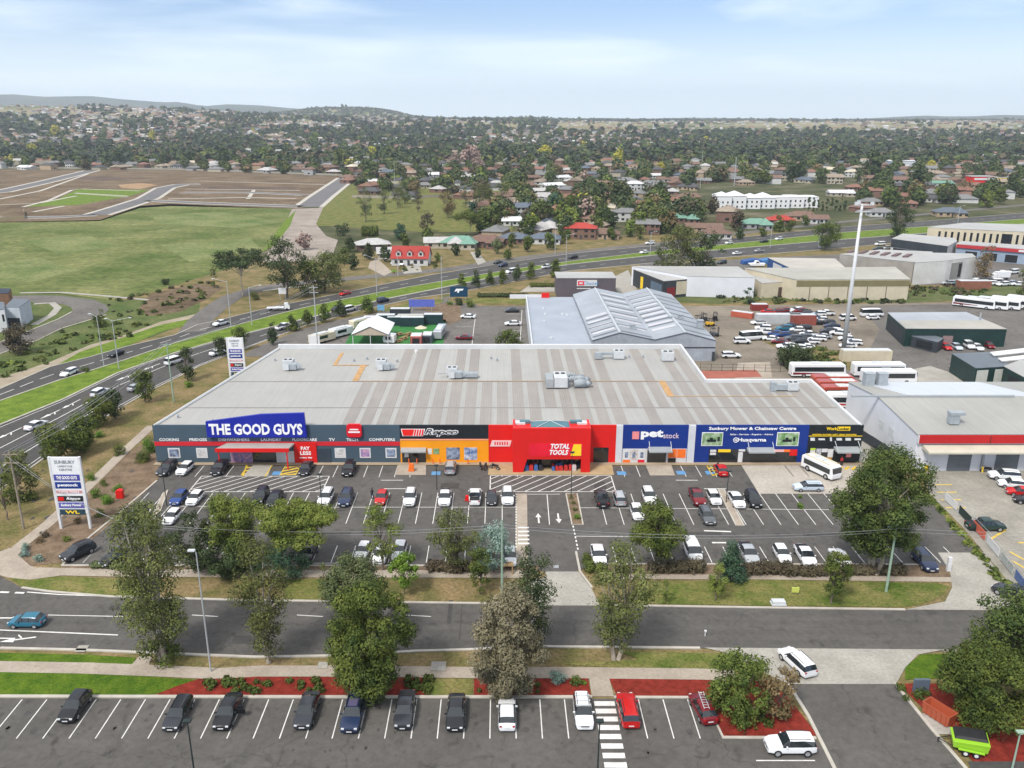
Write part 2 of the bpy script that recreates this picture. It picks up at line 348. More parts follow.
class Paint(MB):
    def line(s, p, q, wd=.12, z=.06, world=False, dash=None):
        p = Vector(p if world else P(*p)); q = Vector(q if world else P(*q)); d = q-p; Ln = d.length; d.normalize(); n = Vector((-d.y, d.x))*wd/2
        segs = [(0, Ln)]
        if dash:
            segs = []; t = 0
            while t < Ln: segs.append((t, min(Ln, t+dash[0]))); t += dash[0]+dash[1]
        for a, b in segs:
            u = p+d*a; v = p+d*b; s.face([(*(u-n), z), (*(v-n), z), (*(v+n), z), (*(u+n), z)])
    def path(s, pts, wd=.12, z=.06, dash=None):
        for a, b in zip(pts, pts[1:]): s.line(a, b, wd, z, dash=dash)
    def poly(s, pts, z=.06, world=False): s.face([(*(p if world else P(*p)), z) for p in pts])
    def arrow(s, x, y, ang, L_=4, z=.06, turn=0):
        c, sn = math.cos(ang), math.sin(ang)
        def T(u, v): return (x+u*c-v*sn, y+u*sn+v*c, z)
        s.face([T(-L_/2, -.12), T(L_*.1, -.12), T(L_*.1, .12), T(-L_/2, .12)]); s.face([T(L_*.1, -.45), T(L_/2, 0), T(L_*.1, .45)])
        if turn: s.face([T(-L_*.1, 0), T(L_*.05, .8*turn), T(L_*.05, 1.1*turn), T(-L_*.1, .3*turn)][::turn])

# ---- big grass and earth sheets (z .0 - .02) ----
sheet('dry_verge_ground', [(-400,620),(-400,300),(0,262),(256,262),(512,240),(1500,205),(1500,420),(1500,900),(-400,900)], 0.0, DRY)
PADDOCK = [(-260,224),(0,222),(100,220),(140,206),(170,204),(296,209),(288,228),(268,248),(250,262),(205,276),(160,290),(110,300),(60,294),(0,293),(-260,296)]
sheet('grass', PADDOCK, .02, PADD)
SUBDIV = [(-260,172),(0,169.5),(180,170),(345,176.5),(349,181),(300,209),(170,206),(140,208),(100,221),(0,222.5),(-260,226)]
sheet('bare_earth', SUBDIV, .02, EARTH)
sheet('lush_grass', [(60,198),(78,189),(150,190),(130,196),(78,205),(22,207),(40,204)], .04, GREEN)
PARK = [(352,184),(520,192),(512,232),(420,232),(330,226),(300,226),(318,208)]
sheet('grass', PARK, .02, GRASS)
sheet('bare_earth', [(292,209),(318,208),(324,206),(316,224),(326,236),(338,240),(330,262),(262,262),(282,232)], .03, M('track_gravel', (.20,.16,.13), .95, scale=.06, c2=(.33,.29,.25), det=9))
sheet('lush_grass', [(296,210),(290,226),(274,246),(262,252),(284,222)], .035, GREEN)
SUBROAD = M('estate_road', (.13,.125,.125), .9, .12, .05)
for pts, wd in (([(-60,197),(0,192),(45,182),(92,170.5)], 14), ([(-260,222),(0,218),(60,217),(96,215)], 9), ([(96,215),(122,207),(148,198.5),(165,188),(182,184.5),(200,184)], 13),
                ([(148,200.5),(200,203),(302,206.5)], 10), ([(308,207),(322,196),(347,178)], 15), ([(182,192.5),(250,192.5),(306,195)], 9)):
    strip('estate_road', pts, wd*1.45, .05, KERB); strip('estate_road', pts, wd, .08, SUBROAD)
for pts in ([(23,207),(50,200),(72,190),(82,189),(140,191)], [(33,212),(64,206)], [(75,193),(128,196)]):
    strip('footpath', pts, 3, .06, KERB)
for pts, wd in (([(75,193.5),(128,197)], 2), ([(168,199),(240,197.5),(296,198.5)], 4), ([(186,189),(300,190.5)], 3), ([(200,181),(338,185)], 3), ([(0,205),(40,203),(76,196)], 3), ([(254,190),(248,199)], 3), ([(0,199),(40,191),(88,174)], 3)):
    strip('service_strip', pts, wd, .055, KERB)
PATCH = M('bare_clay', (.26,.15,.07), .95, scale=.05, c2=(.34,.23,.13))
sheet('clay_patch', [(118,185),(140,183),(158,185),(140,189),(122,188)], .045, PATCH); sheet('clay_patch', [(60,178),(85,176),(150,178),(100,181)], .045, M('bare_dark_soil', (.07,.045,.03), .95, scale=.05, c2=(.12,.08,.055))); sheet('clay_patch', [(200,186),(300,187),(290,190),(210,189)], .045, MATS['bare_dark_soil'])
for q in ([(150,215),(220,212),(280,222),(240,228),(160,224)], [(20,240),(90,236),(120,246),(60,254)], [(160,245),(250,238),(262,250),(190,262)], [(0,262),(40,258),(80,270),(30,282),(0,280)]):
    sheet('grass', q, .03, M('grass_patch', (.075,.115,.02), .95, scale=.05, c2=(.185,.195,.072)))
# estate at left
sheet('grass', [(-200,300),(0,293),(60,293.5),(110,300),(150,300),(200,300),(199,318),(150,338),(100,352),(60,375),(0,400),(-200,470)], .02, M('grass_rough', (.05,.085,.02), .95, scale=.12, c2=(.13,.14,.055), bump=.6, bscale=2, det=10, spec=.1))
sheet('lush_grass', [(200,320),(188,325),(160,332),(118,350),(52,368),(80,352),(110,342),(160,325),(190,319)], .04, GREEN)
sheet('gravel_verge', [(-60,400),(0,378),(50,362),(90,345),(125,335),(160,322),(196,314),(215,300),(200,312),(197,322),(160,328),(112,342),(88,352),(52,368),(0,391),(-60,415)], .03, M('verge_gravel', (.24,.2,.14), .95, scale=.2, c2=(.34,.29,.22)))
sheet('bare_earth', [(138,310),(150,294),(196,284),(225,287),(205,300),(180,312),(150,316)], .035, EARTH)
er = [(12,296),(36,295.5),(62,296),(94,300),(106,305),(109,310),(104,314),(92,318.5),(62,327.5),(36,340),(0,353),(-80,382),(-80,352),(0,343),(33,330),(59,320),(73,312),(71,307),(62,304),(36,303),(12,300)]
sheet('estate_road', er, .06, ASPHW)
kerb([(0,354),(36,341),(62,328.5),(92,319.5),(106,315)], .5, .15); kerb([(0,342.5),(33,329.5),(58,319.5),(72,312)], .4, .15)
strip('footpath', [(34,325),(52,315),(58,308),(52,303),(34,304)], 2.2, .07, CONC)
strip('footpath', [(20,293),(62,292.5),(110,296.5),(148,300)], 1.8, .07, CONC)

# ---- highway ----
FCT = [(-80,418),(0,389),(50,367),(90,357),(125,347),(175,335),(197,325),(212,322),(256,311),(288,304),(338,294),(381,285),(431,275),(512,262),(573,253.5),(657,245.5),(730,238.5),(842,227),(928,221),(1024,213),(1250,196)]
FCB = [(-80,432),(0,401),(60,380),(90,371),(125,360),(175,343),(212,332),(256,320),(299,309),(343,299.5),(406,287.5),(512,269.5),(569,261.5),(657,251),(730,244),(842,232.5),(928,226.5),(1024,219),(1250,202)]
NCT = [(-80,457),(0,425),(62,400),(118,373),(175,353),(215,341.5),(256,331),(318,315.5),(381,300),(446,287),(512,273.5),(569,264.5),(657,255),(730,249),(842,239.5),(928,233),(1024,224),(1250,206)]
NCB = [(-80,540),(0,490),(60,447),(120,408),(150,391),(200,366),(256,344.5),(306,325.5),(363,310),(416,298),(460,292),(512,282),(569,271),(657,262.5),(730,257),(842,248),(928,240),(1024,230),(1250,212)]
sheet('highway', FCT + FCB[::-1], .05, ASPHD)
sheet('median_grass', FCB + NCT[::-1], .05, GREEN)
hw = sheet('highway', NCT + NCB[::-1], .05, ASPHD)
kerb(NCT, .45, .16); kerb(FCB, .35, .14); kerb(NCB[:-1], .3, .12); kerb(FCT, .3, .12)
pt = Paint()
def mid(a, b, k, xs):
    return [(x, lerp(a, x)*(1-k) + lerp(b, x)*k) for x in xs]
xs = list(range(-60, 1200, 20))
pt.path(mid(FCT, FCB, .5, xs), .22, .075, dash=(4, 7)); 
pt.path(mid(NCT, NCB, .36, xs[:16]), .2, .075, dash=(7, 5)); pt.path(mid(NCT, NCB, .66, xs[:9]), .2, .075, dash=(7, 6)); pt.path(mid(NCT, NCB, .5, xs[16:]), .2, .075, dash=(3, 8))
pt.path(mid(NCT, NCB, .93, xs[:18]), .15, .075); pt.path(mid(NCT, NCB, .04, xs), .15, .075)
for x in (8, 52, 70, 126, 150):
    u = Vector(P(x, lerp(NCT, x)*.8+lerp(NCB, x)*.2)); v = Vector(P(x+8, lerp(NCT, x+8)*.8+lerp(NCB, x+8)*.2)); d = u-v
    pt.arrow(u.x, u.y, math.atan2(d.y, d.x), 7, .08, 1)
pt.build('lane_markings', WHITE, hw)
strip('service_road', [(192,332),(200,321),(215,308),(232,297),(255,289.5),(285,284.5),(326,281),(367,277),(420,272),(460,268),(512,259.5),(540,256)], 7.5, .065, ASPHW)
strip('service_road', [(540,256),(612,248),(662,243.5),(730,234.5),(800,226.5),(842,222),(928,214),(1100,198)], 6.5, .045, ASPHW)
strip('footpath', [(262,291),(285,288),(330,284.5)], 2, .05, CONC)
strip('footpath', [(440,276),(480,268),(560,256),(620,249.5)], 3, .04, M('pale_gravel', (.36,.3,.24), .95, .15, .2))
sheet('driveway', [(370,262),(378,259),(392,272),(384,276),(368,268)], .07, CONCP)
sheet('driveway', [(396,262),(418,260),(422,272),(404,274)], .07, CONC)
sheet('driveway', [(470,252),(478,252),(486,262),(478,265)], .07, CONC)
sheet('lush_grass', [(386,271),(394,269),(402,274),(390,276)], .06, GREEN)
# ---- front road ----
FT = [(-80,556),(-20,566),(0,576),(22,588),(50,592),(110,597),(240,600.5),(500,604),(545,605),(600,605.5),(760,608),(905,610),(975,611),(1300,612)]
FB = [(-80,648),(0,648.5),(85,650.5),(207,655.5),(256,657.5),(345,656),(416,651.5),(470,650),(540,647),(700,648.5),(940,651.5),(1300,653)]
fr = sheet('road', FT + FB[::-1], .05, ASPH)
TR = M('asphalt_tracks', (.070,.066,.061), .88, scale=.12, c2=(.098,.092,.085), det=8)
for y0, y1 in ((613, 613.5), (622.5, 623), (632, 632.5), (642, 643)):
    strip('wheel_track_wear', [(-60, y0), (300, (y0+y1)/2), (960, y1)], .9, .058, TR)
kerb([p for p in FT[3:8]], .35, .14); kerb(FT[9:12], .35, .14); kerb(FB[1:8] + [(540,647),(700,648.5)], .35, .14); kerb([(943,651.5),(1300,653)], .35, .14)
sheet('asphalt_junction', [(-140,470),(0,490),(-2,575),(-80,600)], .047, ASPHD)
pp = Paint()
pp.path([(-60,593.5),(0,592.5),(26,593.5)], .35, .075, dash=(1.2, .8)); pp.path([(27,592.5),(60,595),(110,596.8)], .2, .075)
for x0 in (48, 192, 297, 405): pp.line((x0, 615.5), (x0+(75 if x0 == 48 else 26), 617), .14, .075)
pp.path([(-60,630),(0,630.5),(60,633),(118,635.5)], .2, .075); pp.line((-40,638), (14,639), .2, .075)
a_ = P(18, 640); pp.arrow(*a_, math.pi*1.08, 3.8, .08, -1); a_ = P(0, 618.5); pp.arrow(*a_, math.pi, 4, .08)
pp.build('lane_markings', WHITE, fr)
# verges by the front road
NV = [(25,577),(60,574),(130,577),(300,578),(490,579),(528,579),(520,590),(480,600),(240,599.5),(110,596),(60,592)]
sheet('grass', [(8,577),(60,577),(130,580),(150,584),(150,597),(110,596),(50,591),(22,587)], .06, GRASS)
sheet('grass', [(285,580),(335,579),(330,600),(285,600)], .06, GRASS)
sheet('grass', [(640,583),(752,580),(900,583),(936,583),(949,587),(945,593),(936,599),(922,604),(905,607.5),(762,606),(640,604)], .06, GRASS)
strip('footpath', [(152,426),(128,448),(85,490),(48,524),(18,548),(4,563),(14,571),(60,572),(130,573.5),(300,574),(530,574.5)], 1.9, .07, CONCP)
sheet('footpath', [(-20,560),(10,548),(30,566),(60,576),(30,580),(8,578),(-12,572)], .065, CONCP)
strip('footpath', [(600,577),(760,577.5),(955,580)], 1.2, .07, CONCP)
sheet('garden_bed', [(156,436),(166,470),(152,486),(125,512),(88,543),(60,563),(24,567),(17,556),(48,529),(90,490),(130,452)], .05, MULCH)
sheet('garden_bed', [(62,566),(540,566),(534,574),(470,573.5),(60,572.5)], .05, MULCH)
sheet('garden_bed', [(592,564),(945,566),(950,574),(955,578),(600,575)], .05, MULCH)
# south verge, path and beds
sheet('grass', [(-120,652.5),(0,653),(85,655),(136,658),(133,664.5),(85,664),(0,662),(-120,662)], .06, LAWN)
sheet('lush_grass', [(-120,672),(0,672.5),(75,673),(150,677),(195,680),(190,688),(150,695),(0,695),(-120,695)], .06, LAWN)
strip('footpath', [(-120,667),(0,667),(85,668.5),(175,672),(215,674),(260,671.5),(360,671.5),(470,673),(560,673),(700,674.5),(735,676)], 1.9, .075, CONCP)
sheet('footpath', [(139,657),(152,657),(148,669),(130,667)], .078, CONCP)
sheet('driveway', [(588,668),(610,668),(609,678),(614,697),(592,697),(590,685)], .078, CONCP)
sheet('grass', [(620,652),(740,654),(765,668),(740,672),(690,669.5),(610,668),(560,664),(640,660)], .06, GRASS)
sheet('grass', [(905,668),(920,655),(945,654),(1100,657),(1100,672),(905,680)], .06, LAWN)
sheet('garden_bed', [(158,694),(178,686),(200,679),(225,677),(430,678),(427,696),(330,697),(158,697)], .065, REDM)
sheet('garden_bed', [(474,679),(588,679),(591,697),(474,697)], .065, REDM)
sheet('grass', [(434,679),(473,679),(472,697),(430,697)], .065, GRASS)
sheet('garden_bed', [(609,679),(694,680),(694,697),(617,697)], .065, REDM)
sheet('garden_bed', [(694,680),(770,682),(790,700),(818,736),(724,737),(706,702),(694,697)], .065, REDM)
sheet('garden_bed', [(898,684),(942,684),(960,700),(1100,740),(1100,790),(985,775),(955,742),(930,716)], .065, REDM)
# front car park (bottom)
cp = sheet('car_park', [(-300,698.5),(705,699),(722,738.5),(816,739),(835,768),(900,900),(-500,900)], .045, ASPH)
kerb([(-120,696.5),(330,697.5),(592,697.5)], .4, .14); kerb([(614,697.8),(704,698),(723,738),(816,738.5)], .35, .14)
kerb([(788,684),(808,716),(834,768),(860,830)], .35, .14); kerb([(895,684),(932,730),(965,768),(1000,820)], .35, .14)
pk = Paint()
y0 = P(0, 699.8)[1]; y1 = P(0, 739)[1]
for k in range(-6, 27):
    X = -46.7 + 2.54*k
    if 8.5 < X < 12.5: continue
    pk.line((X, y1), (X, y0), .11, .06, True)
for r in (704, 711.5, 719.5, 728, 737, 746.5, 756, 765.5, 776):
    Y = P(0, r)[1]; pk.face([(9.65, Y-.35, .06), (11.75, Y-.35, .06), (11.75, Y+.35, .06), (9.65, Y+.35, .06)])
pk.line((756, 761), (815, 761), .14)
pk.build('bay_markings', WHITE, cp)
# side street at the right
sheet('driveway', [(704,648),(725,653),(745,664),(788,684.5),(896,684.5),(905,668),(918,655),(944,650)], .07, CONC)
sheet('side_street', [(788,684),(896,684),(932,730),(965,768),(1040,900),(895,900),(834,768),(808,716)], .055, ASPH)
sheet('side_yard', [(968,762),(1100,762),(1100,900),(1010,900)], .075, ASPHD)
# ---- main car park ----
CARP = [(157,465.5),(858,466.5),(925,494),(985,554),(938,554),(948,566),(600,564),(575,572),(546,573),(530,566),(62,565.5),(86,540),(125,508),(152,480)]
mc = sheet('car_park', CARP, .045, M('asphalt_carpark', (.070,.066,.062), .9, scale=.08, c2=(.105,.098,.090), bump=.2, bscale=30, det=10))
strip('shop_footpath', [(155,463.8),(862,463.8)], 1.6, .14, M('shopfront_paving', (.33,.26,.18), .85, .15, .4))
sheet('concrete_pad', [(741,465),(868,465),(884,494),(759,494)], .06, M('concrete_pad', (.37,.335,.29), .85, .1, .2))
sheet('driveway', [(546,572),(578,572),(592,590),(600,606),(500,606),(520,592),(530,580),(545,578)], .075, CONC)
sheet('driveway', [(938,553),(984,553),(1000,575),(1022,600),(1030,611),(905,610),(945,602),(952,588),(950,572)], .072, CONC)
sheet('concrete_pad', [(398,464.5),(426,464.5),(426,475.5),(395,475.5)], .10, CONCP); sheet('concrete_pad', [(645,464.5),(671,464.5),(675,476),(650,476)], .10, CONCP)
sheet('concrete_pad', [(254,464.5),(272,464.5),(268,477),(243,477)], .10, CONC)
sheet('tools_shop_apron', [(489,465),(612,465),(614,475.5),(488,475.5)], .12, M('apron_paving', (.36,.27,.15), .85, .15, .5))
sheet('paved_median', [(516,494),(527,494),(528,566),(516,566)], .08, CONCP); sheet('garden_bed', [(566,494),(577,494),(583,525),(572,525)], .09, MULCH)
kerb([(566,494),(572,525),(583,525),(577,494)], .2, .14, closed=True); kerb([(576,552),(580,572),(592,588)], .3, .14)
kerb([(62,566),(86,540.5),(125,508.5),(157,481)], .3, .14); kerb([(62,565.8),(530,566)], .3, .13); kerb([(592,564.3),(935,565)], .3, .13)
mk = Paint(); ky = Paint(); kb = Paint()
def bays(xa, xb, ra, rb, st=2.57, x0=-22.8, skip=()):
    ya, yb = P(0, ra)[1], P(0, rb)[1]; k = math.ceil((xa-x0)/st)
    while x0+k*st <= xb:
        X = x0+k*st
        if not any(s <= X <= e for s, e in skip): mk.line((X, yb), (X, ya), .11, .06, True)
        k += 1
bays(-56, -44, 466, 477); bays(-32, -14.5, 466, 477.5); bays(-1, 7, 466, 477, skip=((3, 5),)) ; bays(20, 24, 466, 477); bays(31, 41, 466, 477); bays(47, 57, 466, 477)
bays(-58, 2, 493, 524); bays(13.5, 62, 494, 525)
bays(-58, 3, 546, 563); bays(15, 64, 547, 563)
mk.line((331,507.5), (517,507.5)); mk.line((578,508), (830,510)); mk.line((170,506.5), (262,507)); mk.line((576,536.5), (632,537)); mk.line((300,563.5),(340,563.5))
for xa, xb, ya, yb in ((-50, -28.6, 476.5, 492), (-1.6, 18.6, 475.8, 492)):
    Ya, Yb = P(0, ya)[1], P(0, yb)[1]
    for q in (((xa, Ya), (xb, Ya)), ((xb, Ya), (xb-.0, Yb)), ((xa, Yb), (xb, Yb)), ((xa, Ya), (xa, Yb))): mk.line(*q, .16, .062, True)
    x = xa-5
    while x < xb:
        u0, u1 = max(xa, x), min(xb, x+6.5)
        mk.line((u0, Yb+(Ya-Yb)*(u0-x)/6.5), (u1, Yb+(Ya-Yb)*(u1-x)/6.5), .16, .062, True); x += 2.1
for x0 in (381, 384, 676, 704): mk.line((x0, 480.5 if x0 in (381, 676) else 489), (x0+22, 480.5 if x0 in (381, 676) else 489), .18)
for r in (528, 532, 536, 540, 544): 
    Y = P(0, r)[1]; X0 = P(518, r)[0]; mk.face([(X0, Y-.22, .09), (X0+1.6, Y-.22, .09), (X0+1.6, Y+.22, .09), (X0, Y+.22, .09)])
mk.line((516,494), (516,549), .15, .085, dash=(.5, .4)); mk.line((573,526), (578,550), .2, .07, dash=(.6, .5))
mk.line((547,494.5), (549.5,525)); mk.line((527.5,494.5), (560,494.5))
for x in (538.5, 558.5): a_ = P(x, 518.5); mk.arrow(*a_, math.pi/2 if x < 550 else -math.pi/2, 3.2)
mk.line((704,531), (731,532), .35); mk.line((712,543), (726,543), .35); mk.line((857,538), (891,538), .2)
a_ = P(116, 508); mk.line((118,525), (128,516), .15); mk.line((62.5,562),(62.5,562.5)); mk.line((83,563),(98,547)); mk.line((101,565),(128,546))
for x in (146, 154): mk.line((x, 520), (x+5, 509), .12)
mk.build('bay_markings', WHITE, mc)
for xa, ra, rb, nb in ((-43.5, 466, 475.5, 1), (-37, 466, 475.5, 1), (35.7, 466, 476, 1)):
    Ya, Yb = P(0, ra)[1], P(0, rb)[1]; wdt = 2.6
    for k in range(-3, 5):
        y0_ = Yb+k*1.35; ky.face([(xa, max(Yb, min(Ya, y0_)), .064), (xa+wdt, max(Yb, min(Ya, y0_+1.5)), .064), (xa+wdt, max(Yb, min(Ya, y0_+2.1)), .064), (xa, max(Yb, min(Ya, y0_+.6)), .064)])
    ky.line((xa, Ya), (xa, Yb), .15, .066, True); ky.line((xa+wdt, Ya), (xa+wdt, Yb), .15, .066, True)
ky.line((273,464.5), (265,477), .2, .11); ky.line((247,464.5), (243,477), .2, .11)
for x in (838, 845, 852): ky.line((x, 470), (x+4, 467), .5, .08)
ky.build('yellow_markings', YEL, mc)
for x, r in ((277, 473.5), (436, 473.5), (621.5, 473.5), (681, 473), (710, 473)):
    X, Y = P(x, r); kb.face([(X-.75, Y-.75, .064), (X+.75, Y-.75, .064), (X+.75, Y+.75, .064), (X-.75, Y+.75, .064)])
kb.build('disabled_bay_panels', BLUEP, mc)
def stains(name, spots, parent, mat, z=.056):
    m = MB(); rr = random.Random(len(spots))
    for X, Y, s_ in spots:
        n = 11; ph = rr.uniform(0, 6); m.face([(X+s_*(1+.35*rr.uniform(-1, 1))*math.cos(6.283*k/n), Y+s_*1.6*(1+.35*rr.uniform(-1, 1))*math.sin(6.283*k/n), z) for k in range(n)])
    return m.build(name, mat, parent)
STN = M('asphalt_oil', (.050,.047,.044), .7, scale=.8, c2=(.078,.073,.068)); PCH = M('asphalt_patch', (.048,.045,.043), .9, scale=.5, c2=(.062,.059,.055))
rq = random.Random(12); sp_ = []
for yr_ in (471, 500, 516, 554):
    Y = P(0, yr_)[1]
    for k in range(-22, 24):
        X = -21.5+2.57*k
        if rq.random() < .62 and not (3 < X < 13.5): sp_.append((X+rq.uniform(-.3, .3), Y+rq.uniform(-.8, .8), rq.uniform(.18, .5)))
stains('oil_stains', sp_, mc, STN); sp_ = []
for k in range(-6, 27):
    X = -45.4+2.54*k
    if not 7.5 < X < 12.5:
        for q_ in range(3): sp_.append((X+rq.uniform(-.5, .5), P(0, 719)[1]+rq.uniform(-2, 2), rq.uniform(.08, .3)))
for _ in range(60): sp_.append((rq.uniform(-50, 25), rq.uniform(60, 67), rq.uniform(.05, .2)))
stains('oil_stains', sp_, cp, STN)
m = MB()
for x, y, a_, b_ in ((330, 534, 6, 1.2), (450, 486, 3, 2), (690, 534, 9, .8), (600, 486, 2, 3), (240, 532, 2.5, 2.5), (820, 535, 5, 1)): X, Y = P(x, y); m.face([(X-a_/2, Y-b_/2, .054), (X+a_/2, Y-b_/2, .054), (X+a_/2, Y+b_/2, .054), (X-a_/2, Y+b_/2, .054)])
m.build('tar_patches', PCH, mc); m = MB()
for x, y, a_, b_ in ((450, 612, .5, 5), (461, 620, .12, 8), (250, 640, 4, 1.6), (130, 608, 5, 1)): X, Y = P(x, y); m.face([(X-a_/2, Y-b_/2, .0595), (X+a_/2, Y-b_/2, .0595), (X+a_/2, Y+b_/2, .0595), (X-a_/2, Y+b_/2, .0595)])
m.build('tar_patches', PCH, fr)
# bays island with kerb at right-centre and left
for q in ([(718,490),(724,490),(744,526),(736,526)], [(322,494),(328,494),(322,516),(315,516)], [(163,494),(168,490),(160,512),(152,518)]):
    sheet('bay_island', q, .11, CONCP); kerb(q, .2, .14, closed=True)
# right-hand yard
sheet('concrete_yard', [(926,470),(1300,468),(1500,612),(1030,612),(1000,572),(965,530),(928,492)], .05, M('yard_concrete', (.20,.185,.155), .85, scale=.15, c2=(.31,.29,.25), det=9))
yy = Paint()
for r in (485, 492.5, 500, 508): yy.line((932+(r-485)*.6, r), (952+(r-485)*.6, r), .3, .06)
yy.line((988,541), (1006,530), .35, .06); yy.line((1018,543), (1040,543), .35, .06); yy.line((1010,552), (1024,560), .3, .06); yy.line((1012,561),(1024,568), .3, .06)
tag(yy.build('yellow_markings', YEL), kind='structure')
sheet('grass', [(925,496),(930,494),(1030,606),(1024,611),(985,560)], .06, GRASS)
strip('side_alley', [(866,463),(852,440),(840,420),(822,395)], 5, .04, CONC)
# industrial land behind
sheet('gravel_yard', [(715,306),(1100,300),(1400,380),(1400,460),(870,460),(840,400),(700,392),(640,370),(640,306)], .03, GRAVEL)
sheet('bus_yard', [(860,306),(1024,303),(1400,330),(1400,395),(860,395),(845,372),(868,352),(880,330)], .045, ASPHW)
sheet('driveway', [(900,385),(905,371),(930,366),(948,372),(975,383),(1010,395),(905,396)], .06, CONC)
sheet('grass', [(640,300),(720,304),(760,301),(905,303),(1024,297),(1200,292),(1200,282),(990,284),(905,290),(780,290),(640,292)], .05, M('grass_weedy', (.05,.085,.02), .95, scale=.15, c2=(.13,.13,.06), bump=.6, bscale=2, det=10, spec=.1))
sheet('grass', [(740,330),(765,341),(800,349),(870,352),(870,372),(820,368),(780,350)], .05, DRY)
sheet('concrete_pad', [(738,363),(770,362),(772,378),(735,379)], .05, CONCP)
sheet('red_clay', [(700,371),(756,370),(762,377),(705,379)], .055, M('red_clay', (.30,.10,.07), .9, .15, .3))
sheet('industrial_road', [(640,262),(700,262),(760,258),(850,254),(930,250),(1100,248),(1100,285),(912,285),(912,264),(755,264),(760,285),(640,300)], .035, ASPHW)
# lot behind the shops
lot = sheet('back_car_park', [(246,353),(262,345),(300,330),(338,320),(372,314),(418,302),(440,299),(462,292),(478,306),(530,306),(530,352),(246,357)], .055, ASPHW)
pb = Paint()
for r, xa, xb in ((314.5, 459, 476), (327, 456, 473), (340, 458, 472)): pb.line((xa, r), (xb, r), .15, .07)
pb.path([(476,314),(474,327),(472,345)], .15, .07); pb.path([(522,310),(520,345)], .15, .07)
for r in (314, 323, 331): pb.line((505, r), (522, r), .15, .07)
pb.build('bay_markings', WHITE, lot)
sheet('artificial_turf', [(344,346),(352,332),(378,319),(420,316),(446,320),(443,346)], .075, M('artificial_turf', (.03,.16,.035), .9, .2, .8))
sheet('grass', [(372,313),(418,301),(445,299),(440,304),(420,306),(400,310)], .07, GRASS)
sheet('garden_bed', [(416,309),(446,303),(460,306),(462,320),(448,325),(430,312)], .075, MULCH)
sheet('grass', [(447,299),(462,294),(512,285),(530,283),(530,305),(478,304),(452,303)], .06, DRY); sheet('lush_grass', [(462,303),(466,298),(528,299),(530,304)], .08, GRASS)
sheet('driveway', [(520,292),(530,285),(556,283),(556,292)], .07, CONC)
sheet('driveway', [(612,278),(628,270),(640,296),(620,300)], .06, CONC)
# ---------------- main shop building ----------------
YF = P(500, 463)[1]                                   # front wall plane
def fx(px, py=440, Y=None): return Q(px, py, YF if Y is None else Y)[0]
def fz(py, Y=None): return Q(500, py, YF if Y is None else Y)[1]
ZT = fz(425.2)
SLATE = ribbed('painted_wall_slate', (.052, .085, .115), 0, .9, .6, .06, .2, .1)
REDP = M('red_cladding', (.62, .012, .010), .45, .06, .3); BLKP = M('black_cladding', (.012, .016, .020), .5, .2, .4)
YELP = M('yellow_cladding', (.80, .30, .008), .5, .06, .3); NAVY = M('navy_cladding', (.006, .030, .20), .5, .08, .3); ROYAL = M('royal_blue_sign', (.012, .022, .30), .4, .05, .3)
PILA = M('pale_render', (.55, .57, .60), .7, .06, .4); WHT = M('white_lettering', (.80, .80, .80), .5, .03, 1)
GLASS = M('dark_glass', (.012, .016, .020), .08, .3, .5, spec=.8); GREYM = M('grey_metal', (.30, .32, .33), .45, .08, .8); LGREY = M('light_grey_metal', (.52, .54, .55), .45, .08, .8)
TEALG = M('teal_glazing', (.05, .14, .16), .15, .2, .6, spec=.8); WPOST = M('white_posterboard', (.62, .62, .62), .5, .1, 2); PINK = M('pink_panel', (.75, .25, .25), .5, .1, 1)
ORNG = M('orange_panel', (.80, .16, .02), .5, .1, 2); GRNI = M('green_picture', (.06, .20, .035), .5, scale=1.6, c2=(.42, .50, .36)); DARKP = M('dark_picture', (.02, .03, .06), .4, scale=1.5, c2=(.35, .42, .55))
POSTR = M('coloured_poster', (.10, .12, .38), .4, scale=2.2, c2=(.72, .38, .40)); MAG = M('magenta_panel', (.70, .011, .032), .45, .1, .3); YSIGN = M('yellow_sign', (.85, .58, .02), .5, .05, 1)
ROOFM = ribbed('roof_sheet', (.335, .328, .308), 0, .42, .55, .07, .06, .25); ROOFT = ribbed('roof_sheet_weathered', (.268, .246, .222), 0, .42, .6, .09, .08, .25); RUST = M('rusty_flashing', (.42, .25, .11), .7, .2, .8)
SEAM = M('roof_seam', (.22, .20, .19), .7, .1, .5)
B = empty('retail_building', (0, YF, 0), 0, 'long single storey row of shops with pale ribbed roof and colourful sign fronts', 'shop building')
def bb(name, mb, mats, parent=None, **k):
    o = mb.build(name, mats, parent or B, **k)
    if (parent or B) is B: o.location = (0, -YF, 0)
    return o
def child_text(par, *a, **k):
    o = text(*a, **k, parent=par)
    if par is B: o.location = (0, -YF, 0)
    return o
XL, XR = P(154, 425.2, ZT)[0], P(861.5, 425.2, ZT)[0]; YB = P(500, 350, 7.2)[1]; YS = P(500, 381, 7.4)[1]; XLb = P(279, 349, 7.4)[0]; XS = 41.0
fp = [(XL, YF), (XR, YF), (XR, YS), (XS, YS), (XS, YB), (XLb, YB)]
def rz(y): return ZT-.25 + (y-YF)/(YB-YF)*.7
m = MB(); m.prism([(XL+.3, YF+.3), (XR-.3, YF+.3), (XR-.3, YS-.3), (XS-.3, YS-.3), (XS-.3, YB-.3), (XLb+.3, YB-.3)], 0, [rz(YF), rz(YF), rz(YS), rz(YS), rz(YB), rz(YB)]); bb('roof', m, ROOFM)
m = MB()
def wallrun(p, q, h0, h1, t=.3):
    p = Vector(p); q = Vector(q); d = (q-p).normalized(); n = Vector((-d.y, d.x))*t
    m.prism([p, q, q+n, p+n], 0, [h0, h1, h1, h0])
